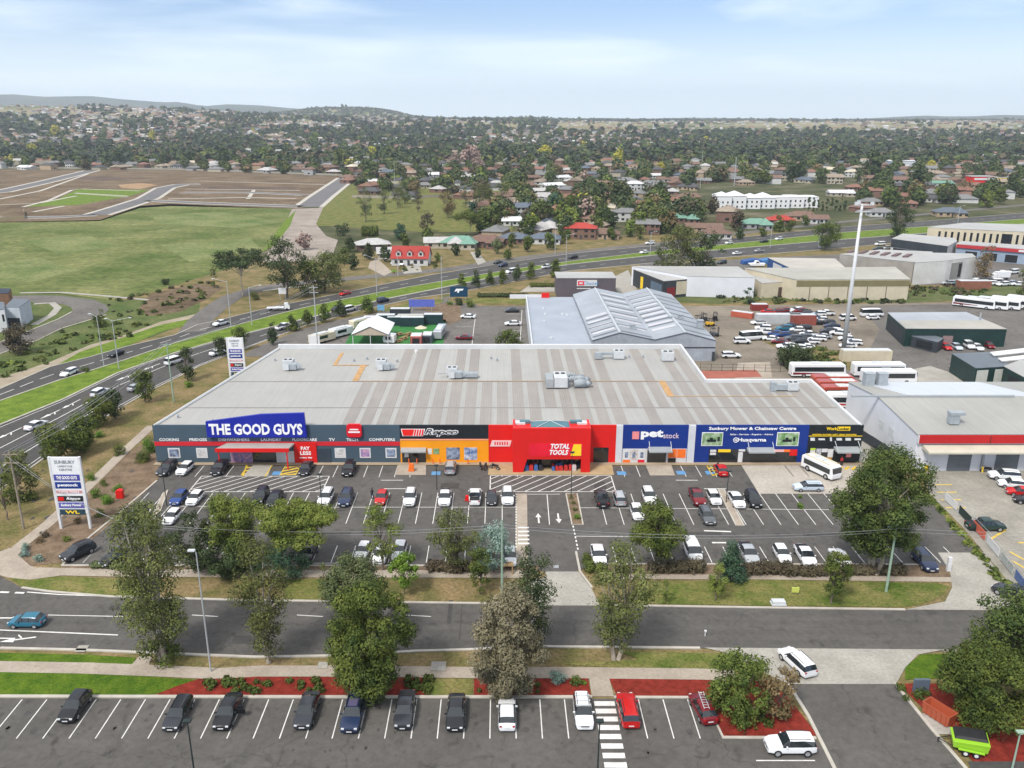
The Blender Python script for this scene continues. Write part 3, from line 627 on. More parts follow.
wallrun((XR, YF+.3), (XR, YS), ZT, 7.6); wallrun((XR-.3, YS), (XS, YS), 7.7, 7.7); wallrun((XS, YS+.0), (XS, YB), 7.7, 8.4); wallrun((XS-.3, YB), (XLb, YB), 8.45, 8.45); wallrun((XLb, YB-.3), (XL, YF+.3), 7.7, ZT)
bb('parapet_wall', m, M('parapet_cladding', (.52, .53, .53), .55, .08, .2))
m = MB()
for p, q, h0, h1 in (((XR, YF), (XR, YS), ZT, 7.6), ((XR, YS), (XS, YS), 7.7, 7.7), ((XS, YS), (XS, YB), 7.7, 8.4), ((XS, YB), (XLb, YB), 8.45, 8.45), ((XLb, YB), (XL, YF), 7.7, ZT)):
    m.tube((*p, h0+.04), (*q, h1+.04), .13, n=6)
bb('parapet_capping', m, WPOST)
# roof strips: weathered sheets with paler rooflight sheets between
def roofquad(mb, x0, x1, ya, yb, dz=.03):
    ya = max(ya, YF+.4); yb = min(yb, YB-.4)
    mb.face([(x0, ya, rz(ya)+dz), (x1, ya, rz(ya)+dz), (x1, yb, rz(yb)+dz), (x0, yb, rz(yb)+dz)])
yr = lambda row: P(500, row, 7.2)[1]
Y406, Y382, Y392 = yr(406.5), yr(381.5), yr(395.5)
m = MB(); rng = random.Random(3); x = P(341, 425, 7)[0]; k = 0
while x < XR-2:
    w_ = 2.05 if k % 1 == 0 else 2.4
    for (ya, yb, pr) in ((YF, Y406, .86), (Y406+.15, Y382, 1), (Y382+.15, YB, .8 if x > -24 else 0)):
        if x+w_ > XS-.6 and yb > YS-.5: yb = YS-.5
        if yb > ya and rng.random() < pr: roofquad(m, x, min(x+w_, XR-.7), ya, yb, .03)
    x += 2.05+.92; k += 1
bb('weathered_roof_sheets', m, ROOFT)
m = MB()
for Y_, xa, xb in ((Y406, XL+1.5, XR-.6), (Y382, XLb-4, XS-3)): roofquad(m, xa, xb, Y_, Y_+.22, .05)
bb('roof_seams', m, SEAM)
m = MB()
o1 = P(357, 381.5, 7.3)[0]; roofquad(m, o1, 33, Y382+.3, Y382+.55, .07); roofquad(m, o1-1.1, o1+.1, Y382+.3, yr(366), .06)
roofquad(m, P(332, 366, 7.4)[0], P(368, 366, 7.4)[0], yr(366.2), yr(365.4), .07); roofquad(m, P(332, 366, 7.4)[0], P(335.5, 366, 7.4)[0], yr(365.5), yr(354), .06)
roofquad(m, 31.7, 33, Y392, Y382+.3, .06); roofquad(m, 32, XR-6, Y392-.15, Y392+.12, .07)
bb('rusty_flashings', m, RUST)
# facade bands: (left px, right px, top row, bottom row, material, proud)
Y0 = YF
def panel(x0, x1, y0, y1, mat, name='cladding_panel', pr=.06, th=.3, parent=None):
    b = MB(); b.box(fx(x0), fx(x1), Y0-pr, Y0-pr+th, max(0, fz(y1)), fz(y0)); return bb(name, b, mat, parent)
panel(154, 400, 425.2, 464, SLATE, 'wall', .0); rs = panel(154.2, 399.8, 441.6, 445.6, M('red_stripe', (.55, .02, .03), .5, .05, 1), 'stripe', .08, .07)
panel(400, 488.5, 425.2, 439.2, BLKP, 'wall', 0); panel(400.1, 488.4, 438.9, 440.1, M('coral_stripe', (.85, .33, .2), .5, .05, 1), 'stripe', .08, .07); panel(400, 488.5, 440, 464, YELP, 'wall', .01)
panel(488.5, 616, 425.2, 464, REDP, 'wall', 0)
panel(616, 622.5, 425.2, 464, PILA, 'pilaster', .12, .4); panel(688, 695, 425.2, 464, PILA, 'pilaster', .12, .4)
panel(622.5, 688, 425.2, 464, NAVY, 'wall', 0); panel(695, 808, 425.2, 464, NAVY, 'wall', 0); panel(808, 862, 425.2, 464, BLKP, 'wall', 0)
# blue raised sign
m = MB(); pts = [(fx(a_, 425), fz(b_)) for a_, b_ in ((207.5, 435.8), (207.3, 420.3), (263, 413), (305.8, 411.7), (307, 435.8))]; m.slab(pts, Y0-.75, Y0-.25); sg = bb('blue_signboard', m, ROYAL)
child_text(sg, 'THE GOOD GUYS', fx(257, 428), fz(427.7), Y0-.76, fx(303.5)-fx(211), fz(422.2)-fz(433.2), WHT, bold=.035, thick=.08)
for x in (215, 240, 275, 300): m = MB(); m.tube((fx(x), Y0-.2, ZT-.5), (fx(x), Y0+1.6, ZT+.1), .06, n=6); m.tube((fx(x), Y0-.2, ZT+1.2), (fx(x), Y0+1.6, ZT+.1), .05, n=6); bb('sign_bracket', m, GREYM, sg)
for s, a_, b_ in (('COOKING', 159.5, 179), ('FRIDGES', 189.5, 207), ('DISHWASHERS', 218.5, 249.5), ('LAUNDRY', 261, 281.5), ('FLOORCARE', 292.5, 317), ('TV', 329, 335), ('TECH', 346.5, 358), ('COMPUTERS', 369, 395)):
    child_text(B, s, fx((a_+b_)/2), fz(439.6), Y0-.02, fx(b_)-fx(a_), .50, WHT, bold=.02)
m = MB(); xs0, xs1, zs0, zs1 = fx(347.6), fx(362.6), fz(436.4), fz(423.2); c_ = .35
m.slab([(xs0+c_, zs0), (xs1-c_, zs0), (xs1, zs0+c_), (xs1, zs1-c_), (xs1-c_, zs1), (xs0+c_, zs1), (xs0, zs1-c_), (xs0, zs0+c_)], Y0-.5, Y0-.1); rb = bb('red_signboard', m, M('crimson_sign', (.62, .01, .02), .4, .05, 1), bevel=.05)
m = MB(); m.box(xs0+.55, xs1-.55, Y0-.55, Y0-.5, zs0+1.35, zs0+1.55); m.box(xs0+.3, xs1-.3, Y0-.55, Y0-.5, zs0+.85, zs0+1.12); bb('white_bars', m, WHT, rb)
# canopy of the first shop
m = MB(); ya = Y0-3.2; zc = fz(445.6, Y0-1.5)
xa, xb = fx(222, 448), fx(293.5, 448)
zk, zf_, zg = fz(442.9), Q(258, 448.6, ya)[1], Q(258, 452.0, ya)[1]; m.prism([(xa+1, Y0), (xb+.3, Y0), (xb, ya), (xa, ya)], [zk-.25, zk-.25, zf_-.25, zf_-.25], [zk, zk, zf_, zf_]); cnp = bb('entrance_canopy', m, M('canopy_sheet', (.36, .33, .31), .6, .1, .5))
m = MB(); m.box(xa-.05, xb+.05, ya-.12, ya-.005, zg, zf_+.05); bb('fascia', m, REDP, cnp)
for x in (xa+.4, xb-.4): m = MB(); m.box(x-.09, x+.09, ya+.1, ya+.28, .1, zf_-.26); bb('post', m, REDP, cnp)
panel(229, 251, 451.5, 463.5, POSTR, 'window_posters', .05, .1); panel(251, 275, 451, 463.5, GLASS, 'entrance_doors', .05, .1); panel(275, 293, 451, 463.5, WPOST, 'window_display', .05, .1)
pl = panel(293.5, 316, 442, 463.3, REDP, 'red_signboard', .22, .2)
for s, r, hh, a_, b_ in (('PAY', 447.8, .68, 300.5, 309.5), ('LESS', 452.6, .68, 299.5, 310.5), ('every day', 457.2, .38, 298.5, 311.5)):
    child_text(pl, s, fx((a_+b_)/2), fz(r), Y0-.23, fx(b_)-fx(a_), hh, WHT, bold=.03)
for a_, b_ in ((166.5, 178.5), (195, 206), (334, 345), (359, 370), (385, 396)):
    f_ = panel(a_, b_, 448, 457.8, WPOST, 'window', .05, .1); 
    b = MB(); b.box(fx(a_)+.2, fx(b_)-.2, Y0-.07, Y0-.05, fz(457.8)+.2, fz(448)-.2); bb('poster', b, DARKP if a_ < 190 or a_ > 380 else POSTR if a_ > 350 else M('pale_poster', (.35, .33, .33), .4, scale=3, c2=(.7, .68, .66)), f_)
panel(310, 330, 448.5, 463.3, M('dark_roller_door', (.035, .05, .068), .5, .15, .5), 'roller_door', .1, .2)
# second shop: red bars logo and outlined italic name
m = MB()
def para(x0, x1, r0, r1, sl_=.55): return [(fx(x0)+sl_*(1), fz(r0)), (fx(x1)+sl_*1, fz(r0)), (fx(x1), fz(r1)), (fx(x0), fz(r1))]
m.slab([(fx(402), fz(429.3)), (fx(414.5), fz(429.3)), (fx(412.8), fz(435.6)), (fx(403.5), fz(435.6))], Y0-.08, Y0-.02)
for i in range(4):
    x = 415.2+i*2.5; m.slab([(fx(x), fz(429.3)), (fx(x+1.5), fz(429.3)), (fx(x+.2), fz(435.6)), (fx(x-1.4), fz(435.6))], Y0-.08, Y0-.02, 0)
lg = bb('logo_bars', m, M('bright_red', (.75, .02, .015), .4, .05, 1)); m = MB()
m.slab([(fx(401.2), fz(428.8)), (fx(425.6), fz(428.8)), (fx(423.2), fz(436.1)), (fx(402.7), fz(436.1))], Y0-.03, Y0-.005); bb('logo_backing', m, WHT)
child_text(B, 'Repco', fx(441.3), fz(432.4), Y0-.01, fx(459)-fx(424.5), 1.55, WHT, bold=.085, shear=.35, thick=.05); child_text(B, 'Repco', fx(441.3), fz(432.4), Y0-.07, (fx(458)-fx(425.6)), 1.35, BLKP, bold=.0, shear=.35, thick=.05)
panel(401.5, 425.5, 449, 463.5, GLASS, 'entrance_doors', .05, .1); panel(404, 408, 451, 457, WPOST, 'door_notice', .08, .1)
def awning(x0, x1, r, depth=1.6, braces=True, mat=None, th=.3):
    b = MB(); z = fz(r); b.prism([(fx(x0), Y0), (fx(x1), Y0), (fx(x1), Y0-depth), (fx(x0), Y0-depth)], z-th-.1, [z+.1, z+.1, z-.15, z-.15]); o = bb('awning', b, mat or GREYM)
    if braces:
        b = MB()
        for x in (x0+.7, x1-.7): b.tube((fx(x), Y0-depth+.1, z-.15), (fx(x), Y0, z+1.1), .05, n=6)
        bb('awning_brace', b, LGREY, o)
awning(401, 426, 448, 1.3, False)
panel(446, 459.5, 447.5, 459.5, DARKP, 'window', .05, .1); panel(464, 477, 447.5, 459.8, M('blue_picture', (.03, .10, .30), .4, scale=1.2, c2=(.65, .68, .72)), 'window', .05, .1); panel(433, 439, 448.5, 454, GRNI, 'poster', .05, .1); panel(427.5, 431.5, 448.5, 454, WPOST, 'poster', .05, .1)
# red section with white plate
b = MB(); b.slab([(fx(492), fz(440.3)), (fx(511.5), fz(440.3)), (fx(510), fz(446.2)), (fx(490), fz(446.2))], Y0-.12, Y0-.02); wp = bb('white_plate', b, M('pinkish_white', (.75, .55, .55), .5, .05, 1))
b = MB()
for i in range(6): b.box(fx(494.5)+i*.42, fx(494.5)+i*.42+.22, Y0-.14, Y0-.12, fz(445)+.05, fz(441.6))
bb('faint_marks', b, REDP, wp)
# projecting red portal
YP = P(500, 473)[1]; zt = Q(500, 428.3, YP)[1]
def gx(px, py=450): return Q(px, py, YP)[0]
def gz(py): return Q(500, py, YP)[1]
x0, x1, o0, o1, zo = gx(513), gx(590.5), gx(526), gx(581.5), gz(459.3)
m = MB(); m.slab([(x0, .1), (o0-.5, .1), (o0+.2, zo), (o1, zo), (o1, .1), (x1, .1), (x1, zt), (x0, zt)], YP, YP+.5)
m.box(x0, x0+.4, YP+.501, Y0-.001, .1, zt); m.box(x1-.4, x1, YP+.501, Y0-.001, .1, zt)
po = bb('portal', m, REDP); m = MB(); m.box(x0+.41, x1-.41, YP+.51, Y0-.01, zt-.6, zt-.35); bb('portal_roof', m, REDP, po)
for u0, u1 in ((x0-.05, x0+2.1), (x1-2.1, x1+.05)): m = MB(); m.box(u0, u1, YP+2.6, Y0-.3, zt-.34, zt-.05); bb('portal_capping', m, LGREY, po)
ap = Q(550, 421.5, (YP+Y0)/2)[1]; m = MB(); a0, a1 = gx(531), gx(570); ym = (YP+Y0)/2+.4
m.idx([(a0, YP+.05, zt-.34), (a1, YP+.05, zt-.34), (a1, Y0-.1, zt-.34), (a0, Y0-.1, zt-.34), ((a0+a1)/2, ym, ap)], [(0, 1, 4), (1, 2, 4), (2, 3, 4), (3, 0, 4), (3, 2, 1, 0)]); bb('pyramid_skylight', m, TEALG, po)
m = MB()
for q in ((a0, YP+.05), (a1, YP+.05), (a1, Y0-.1), (a0, Y0-.1)): m.tube((*q, zt-.3), ((a0+a1)/2, ym, ap+.05), .05, n=5)
bb('skylight_bars', m, LGREY, po)
for u0, u1 in ((520, 530.5), (571, 583)): m = MB(); m.box(gx(u0), gx(u1), Y0-1.2, Y0-.35, zt-.34, zt+.1); bb('teal_box', m, TEALG, po)
m = MB(); m.box(o0+.2, o1, YP+2.3, YP+2.4, .1, zo+.3); bb('shop_window', m, GLASS, po)
m = MB(); m.box(gx(529), gx(583), YP-.05, YP-.005, gz(456), gz(443.5)); sb = bb('sign_panel', m, MAG, po)
child_text(sb, 'TOTAL', gx(560), gz(446.2), YP-.06, 3.15, .92, WHT, bold=.04, shear=.25); child_text(sb, 'TOOLS', gx(559), gz(452.2), YP-.06, 3.15, .92, WHT, bold=.04, shear=.25)
m = MB(); m.slab([(gx(573.5), gz(444.2)), (gx(581.2), gz(444.2)), (gx(581.2), gz(455.6)), (gx(570.6), gz(455.6))], YP-.09, YP-.05); bb('yellow_shape', m, YSIGN, sb)
# goods on show inside the portal
rng = random.Random(5)
for (xa, xb) in ((527, 545), (554, 580)):
    for row in range(2):
        x = gx(xa)
        while x < gx(xb):
            w_ = .45+rng.random()*.25; h_ = .5+rng.random()*.45; m = MB(); m.box(-w_/2, w_/2, -.3, .3, 0, h_); m.box(-w_*.38, w_*.38, -.24, .24, h_+.001, h_+.12)
            c_ = rng.choice([('boxed_goods_blue', (.05, .13, .35)), ('boxed_goods_red', (.5, .03, .03)), ('boxed_goods_pale', (.55, .5, .5)), ('boxed_goods_black', (.03, .03, .04))])
            o = m.build('tool_box', M(c_[0], c_[1], .5, .2, 3), None, loc=(x, YP+.9+row*.9, .15)); tag(o, 'boxed tool goods set out in the red shop portal', 'tool box', 'boxed goods in the red portal'); x += w_+.16
# side opening right of the portal
panel(594, 609, 447.5, 463.5, GLASS, 'side_opening', .05, .1)
# pet shop
fp_ = panel(623, 687.5, 448.6, 463.6, M('white_shopfront', (.55, .55, .56), .5, .08, .6), 'shopfront', .06, .05)
child_text(B, 'pet', fx(651.8), fz(434.6), Y0-.02, fx(663)-fx(640.5), 1.75, WHT, bold=.05); child_text(B, 'stock', fx(671), fz(435.6), Y0-.02, fx(679)-fx(663.5), .95, M('pale_pink_lettering', (.75, .6, .62), .5, .03, 1), bold=.0)
panel(632, 638.8, 431.5, 439, PINK, 'pink_square', .08, .07)
for a_, b_, mt in ((623.8, 630.4, WPOST), (631, 638, M('dog_free_poster', (.35, .25, .2), .5, scale=3, c2=(.72, .7, .66))), (638.8, 645.5, WPOST)): panel(a_, b_, 449.3, 459.5, mt, 'poster', .09, .05)
panel(623.8, 631, 459.6, 462.6, ORNG, 'poster_foot', .10, .05); panel(638.8, 645.5, 459.6, 462.6, MAG, 'poster_foot', .10, .05)
for a_ in (624.5, 632, 640): panel(a_+1, a_+4.2, 452, 457.5, DARKP, 'poster_picture', .11, .05)
panel(648, 667, 449.5, 463.6, GLASS, 'entrance_doors', .10, .05); panel(669, 677.5, 449, 457.6, ORNG, 'orange_poster', .10, .05); panel(678, 686.5, 449, 457.6, ORNG, 'orange_poster', .10, .05); panel(669, 677, 458, 463.6, GLASS, 'window', .10, .05)
awning(648.5, 671.5, 447.3)
# mower shop
ex = [(701.5, 722.5, 432.3, 445.7), (776.5, 798.5, 432.2, 445.7)]
for a_, b_, c_, d_ in ex:
    q = panel(a_, b_, c_, d_, WHT, 'picture_board', .10, .09); b = MB(); b.box(fx(a_)+.1, fx(b_)-.1, Y0-.12, Y0-.10, fz(d_)+.1, fz(c_)-.1); pc = bb('picture', b, GRNI, q)
    xc = fx((a_+b_)/2); zc = fz(439.5); b = MB(); b.box(xc-.9, xc+.7, Y0-.14, Y0-.12, zc-.4, zc+.05); b.box(xc-.4, xc+.1, Y0-.14, Y0-.12, zc+.05, zc+.4); b.box(xc+.9, xc+1.3, Y0-.14, Y0-.12, zc-.3, zc+.5); bb('mower_silhouette', b, BLKP, q)
child_text(B, 'Sunbury Mower & Chainsaw Centre', fx(751.5), fz(428.8), Y0-.02, fx(795)-fx(708), .72, WHT, bold=.03)
child_text(B, 'Sales - Service - Repairs - Advice', fx(751), fz(434.5), Y0-.02, fx(773)-fx(730), .36, WHT, bold=.01)
child_text(B, 'Husqvarna', fx(752), fz(440.2), Y0-.02, fx(768)-fx(739.5), .85, WHT, bold=.03)
b = MB(); cxx, czz = fx(735.8), fz(440); 
for k in range(10):
    a0_, a1_ = k*.628, (k+1)*.628; b.tube((cxx+.42*math.cos(a0_), Y0-.05, czz+.42*math.sin(a0_)), (cxx+.42*math.cos(a1_), Y0-.05, czz+.42*math.sin(a1_)), .06, n=5)
b.box(cxx-.2, cxx-.1, Y0-.08, Y0-.02, czz-.22, czz+.22); b.box(cxx+.1, cxx+.2, Y0-.08, Y0-.02, czz-.22, czz+.22); b.box(cxx-.1, cxx+.1, Y0-.08, Y0-.02, czz-.05, czz+.05); bb('round_emblem', b, WHT)
panel(710, 798.5, 449.3, 463.6, GLASS, 'shopfront_window', .05, .05)
for a_, b_, c_, d_, mt in ((711, 717, 449.6, 451.8, WPOST), (711, 717, 452.5, 454.8, WPOST), (719, 731.5, 449.2, 452, YSIGN), (739.5, 746, 449.2, 451.2, WPOST), (739.5, 744, 452, 462, WPOST), (774, 785, 449.3, 451.8, M('pink_board', (.7, .4, .4), .5, .1, 1)), (785, 791, 449.3, 451.8, ORNG), (791, 798.4, 449.3, 455.5, REDP)):
    panel(a_, b_, c_, d_, mt, 'shop_notice', .09, .04)
awning(747.5, 773.5, 447.8)
# workwear shop
b = MB(); b.box(fx(835.8), fx(848.6), Y0-.06, Y0-.01, fz(430.6), fz(426.6)); yb_ = bb('yellow_backing', b, YSIGN)
child_text(B, 'Work', fx(830.3), fz(428.6), Y0-.02, fx(835.6)-fx(825), .55, YSIGN, bold=.03); child_text(yb_, 'Locker', fx(842.2), fz(428.6), Y0-.07, 1.95, .48, BLKP, bold=.02)
child_text(B, 'WORKWEAR  FOOTWEAR  SAFETY  LEISURE  SCHOOLWEAR', fx(833.5), fz(434.6), Y0-.02, fx(856)-fx(811.5), .26, YSIGN, bold=.02)
panel(808.3, 861.7, 435.7, 436.3, YSIGN, 'stripe', .03, .02)
for a_, b_, h_ in ((810, 815, .28), (818, 825, .16), (829.5, 832, .34), (836, 842, .22), (845, 851, .24), (854, 861, .16)):
    m = MB(); m.slab([(fx(a_)+.1, fz(439.2)-h_), (fx(b_), fz(439.2)-h_), (fx(b_)-.1, fz(439.2)+h_), (fx(a_), fz(439.2)+h_)], Y0-.05, Y0-.01); bb('brand_plate', m, WPOST)
panel(811, 835, 448, 463.6, GLASS, 'shopfront_window', .05, .05); panel(836, 858, 450.5, 463.6, BLKP, 'entrance_doors', .05, .05)
for a_, b_, c_, d_, mt in ((811.5, 816.5, 448, 450, M('lime_board', (.45, .6, .05), .5, .1, 1)), (811.5, 816.5, 450.2, 455.5, WPOST), (817.5, 822.5, 448.5, 455, M('mixed_board', (.15, .15, .3), .5, scale=3, c2=(.6, .6, .55))), (823, 829, 448.6, 452, WPOST), (829.4, 834.6, 449, 457, WPOST), (823, 834, 457, 463, M('ochre_board', (.4, .22, .05), .5, .2, 1)), (848, 853, 451, 457, PINK)):
    panel(a_, b_, c_, d_, mt, 'shop_notice', .09, .04)
awning(834.5, 859, 447, 2.0)
# low kerb edge and bollards in front
BOL = M('orange_bollard', (.75, .14, .03), .5, .1, 2)
for i, (x, r) in enumerate(((409, 464.5), (417, 464.5), (433, 464.5), (440, 464.5), (468, 464.8))):
    m = MB(); m.tube((0, 0, 0), (0, 0, .95), .09, n=10); m.tube((0, 0, .95), (0, 0, 1.02), .06, .03, n=10); m.tube((0, 0, .6), (0, 0, .7), .1, n=10)
    tag(m.build('bollard', BOL, loc=(*P(x, r), .1)), 'orange safety bollard on the kerb before the yellow shop front', 'bollard', 'orange bollards by the yellow shop')
m = MB(); m.box(-.45, .45, -.3, .3, 0, 1.0); m.box(-.35, .35, -.25, .25, 1.0, 1.35); m.tube((-.5, -.1, .1), (-.5, .1, .1), .14, n=10); tag(m.build('drinks_trolley', ORNG, bevel=.06, loc=(*P(411.5, 471.5), .1)), 'small orange trolley standing on the paved pad by the yellow shop entrance', 'trolley')

# ---- rooftop air conditioning units ----
HV = M('hvac_casing', (.50, .52, .53), .5, .1, 1.2); HVD = M('hvac_duct', (.30, .33, .35), .6, .12, 1.2); FAN = M('fan_grille', (.04, .045, .05), .6, .2, 3)
def hvac(px, py, kind, label, s=1.0):
    z = rz(P(px, py, 7.2)[1]); X, Y = P(px, py, z); r = empty('rooftop_air_conditioner', (X, Y, z), 0, label, 'air conditioner', 'air conditioning plant on the shop roof')
    m = MB(); m.box(-1.1*s, 1.1*s, 0, 1.8*s, .25, 1.9*s); m.build('casing', HV, r, bevel=.05)
    m = MB()
    for fxx in (-.5, .5): m.tube((fxx*s, .6*s, 1.9*s), (fxx*s, .6*s, 1.9*s+.12), .38*s, n=12)
    m.build('fan', FAN, r)
    m = MB(); m.box(-.9*s, .9*s, .2, 1.6*s, 0, .25); m.build('base_frame', GREYM, r)
    if kind != 'plain':
        m = MB(); sx = -1 if kind == 'left' else 1
        m.box(*sorted((sx*.2*s-1.5*s*(kind == 'both'), sx*2.1*s)), -1.5*s, -.02, .25, 1.45*s); m.slab([(sx*2.1*s, .3), (sx*3.2*s, .85*s), (sx*2.1*s, 1.4*s)], -1.3*s, -.2) 
        m.build('duct', HVD, r, bevel=.04); m = MB(); m.box(-.6*s, .6*s, -1.75*s, -1.52*s, .3, 1.35*s); m.build('louvre', LGREY, r)
    return r
hvac(288, 369, 'right', 'grey air conditioner with pointed duct, leftmost on the pale shop roof', 1.0)
hvac(381, 369, 'right', 'grey air conditioner near the orange flashing close to the back parapet', 1.0)
r = hvac(452, 377, 'right', 'air conditioner with long right duct, third from left on the shop roof', 1.0)
m = MB(); m.box(2.2, 5.2, -1.2, .2, .3, 1.1); m.tube((-2.8, -.7, 1), (-1.1, -.7, 1), .12, n=8); m.build('duct', HVD, r)
r = hvac(560, 385, 'plain', 'largest pair of air conditioners with curved ducts, middle of the roof', 1.15)
m = MB(); m.box(-1.3, 1.3, -2.6, -.4, .25, 2.3); m.build('casing', HV, r, bevel=.05); m = MB(); m.box(-2.9, -1.4, -2.6, 1.9, .2, 2.0); m.build('condenser', GREYM, r, bevel=.05)
m = MB()
for yy_ in (-1.5, 1.0):
    m.box(2.6, 4.9, yy_-.7, yy_+.7, .2, 1.6); m.slab([(4.9, .3), (6.1, .9), (4.9, 1.5)], yy_-.6, yy_+.6)
    for k in range(8):
        a0_, a1_ = math.pi*k/8, math.pi*(k+1)/8; m.tube((2.2+.9*math.cos(a0_), yy_, 1.0+.9*math.sin(a0_)), (2.2+.9*math.cos(a1_), yy_, 1.0+.9*math.sin(a1_)), .45, n=8)
m.build('curved_duct', HVD, r, smooth=True)
r = hvac(619, 360, 'plain', 'pale air conditioner linked to a small unit near the back parapet', 1.05)
m = MB(); m.box(-5.2, -3.6, 0, 1.2, .2, 1.6); m.box(-3.6, -1.1, .5, 1.1, .9, 1.5); m.build('duct', HVD, r)
hvac(668, 362, 'plain', 'square pale air conditioner nearest the corner of the raised back parapet', 1.15)
r = hvac(793, 392, 'plain', 'grey air conditioner alone at the right end of the shop roof', .95); m = MB(); m.box(-3.2, -1.05, .2, 1.4, .3, 1.3); m.box(-4.2, -3.2, .2, 1.2, .1, 1.8); m.build('duct', HVD, r)
for px, py, lb in ((275, 361, 'beside the leftmost air conditioner'), (354, 361.5, 'between the orange flashings'), (367, 359.5, 'just left of the second air conditioner'), (397, 362, 'right of the second air conditioner'), (491, 359, 'near the back parapet behind the third air conditioner'), (497, 361, 'near the back parapet right of the third air conditioner'), (629, 357.5, 'just right of the pale linked air conditioner'), (643, 357.5, 'between two pale air conditioners'), (416, 353, 'standing upright against the back parapet'), (178, 418, 'on the plain left part of the roof')):
    z = rz(P(px, py, 7.2)[1]); X, Y = P(px, py, z); m = MB(); m.tube((0, 0, 0), (0, 0, .5), .16, n=10); m.tube((0, 0, .5), (0, 0, .75), .3, .08, n=10); tag(m.build('roof_vent', HVD if px != 416 else WHT, loc=(X, Y, z)), 'small round roof vent '+lb, 'roof vent', 'small vents on the shop roof')
# ---------------- vehicles ----------------
TYRE = M('tyre_rubber', (.014, .014, .015), .9, .2, 3); RIM = M('alloy_rim', (.42, .43, .45), .35, .1, 3, metal=.6); CGL = M('car_glass', (.015, .02, .024), .06, .2, 2, spec=.9)
HEADL = M('headlight_lens', (.62, .64, .66), .12, .05, 2, spec=.8); TAILL = M('tail_light_lens', (.38, .01, .01), .2, .1, 2, spec=.7); TRIM = M('black_trim', (.02, .02, .022), .6, .2, 2)
def paint(name, c, met=0): 
    m = M('paint_'+name, c, .28, .02, 1, spec=.6, metal=met); b = m.node_tree.nodes['Principled BSDF']; b.inputs['Coat Weight'].default_value = .25; b.inputs['Coat Roughness'].default_value = .1; b.inputs['Specular IOR Level'].default_value = .35; return m
PAINT = dict(skipred=paint('orange_red', (.36, .06, .035)), white=paint('white', (.72, .73, .74)), silver=paint('silver', (.42, .44, .46), .3), grey=paint('grey', (.10, .11, .12), .2), dark=paint('dark_grey', (.035, .038, .045), .2), black=paint('black', (.012, .013, .016)),
    red=paint('red', (.45, .012, .012)), maroon=paint('maroon', (.16, .008, .014)), blue=paint('blue', (.015, .05, .20)), navy=paint('navy', (.018, .03, .07)), teal=paint('teal', (.02, .13, .20)), pale=paint('pale_blue', (.48, .55, .62)), cream=paint('cream', (.62, .56, .42)), green=paint('dark_green', (.015, .04, .035)), yellow=paint('yellow', (.7, .42, .03)), orange=paint('orange', (.6, .12, .04)))
# stations: (y, ztop, halfwidth of roof factor, cabin?)  nose at +y
PROF = {
 'hatch': dict(L=4.1, W=1.74, belt=.92, st=[(-2.05,.62,0),(-2.0,.90,0),(-1.85,1.05,0),(-1.45,1.44,1),(-.7,1.50,1),(.25,1.46,1),(.95,1.0,0),(1.6,.88,0),(1.95,.72,0),(2.05,.5,0)]),
 'sedan': dict(L=4.7, W=1.82, belt=.92, st=[(-2.35,.6,0),(-2.3,.93,0),(-1.75,1.02,0),(-1.05,1.38,1),(-.3,1.46,1),(.4,1.42,1),(1.15,.99,0),(1.9,.86,0),(2.28,.70,0),(2.35,.5,0)]),
 'wagon': dict(L=4.8, W=1.82, belt=.94, st=[(-2.4,.62,0),(-2.36,1.0,0),(-2.05,1.40,1),(-1.0,1.50,1),(.35,1.46,1),(1.15,1.0,0),(1.95,.87,0),(2.33,.70,0),(2.4,.5,0)]),
 'suv': dict(L=4.7, W=1.9, belt=1.08, st=[(-2.35,.7,0),(-2.32,1.12,0),(-2.05,1.62,1),(-1.0,1.72,1),(.3,1.68,1),(1.0,1.14,0),(1.8,1.04,0),(2.25,.86,0),(2.35,.55,0)]),
 'van': dict(L=5.1, W=1.95, belt=1.15, st=[(-2.55,.7,0),(-2.53,1.2,0),(-2.4,1.93,1),(-1.0,1.98,1),(.9,1.93,1),(1.75,1.25,0),(2.3,1.02,0),(2.52,.8,0),(2.55,.5,0)]),
 'minibus': dict(L=7.2, W=2.1, belt=1.35, st=[(-3.6,.8,0),(-3.58,1.4,0),(-3.5,2.55,1),(-1.0,2.65,1),(2.2,2.6,1),(3.1,1.5,0),(3.45,1.2,0),(3.6,.6,0)]),
 'ute': dict(L=5.3, W=1.9, belt=1.1, st=[(-2.65,.7,0),(-2.62,1.06,0),(-.95,1.08,0),(-.72,1.68,1),(-.1,1.76,1),(.65,1.70,1),(1.35,1.16,0),(2.1,1.06,0),(2.57,.86,0),(2.65,.55,0)]),
}
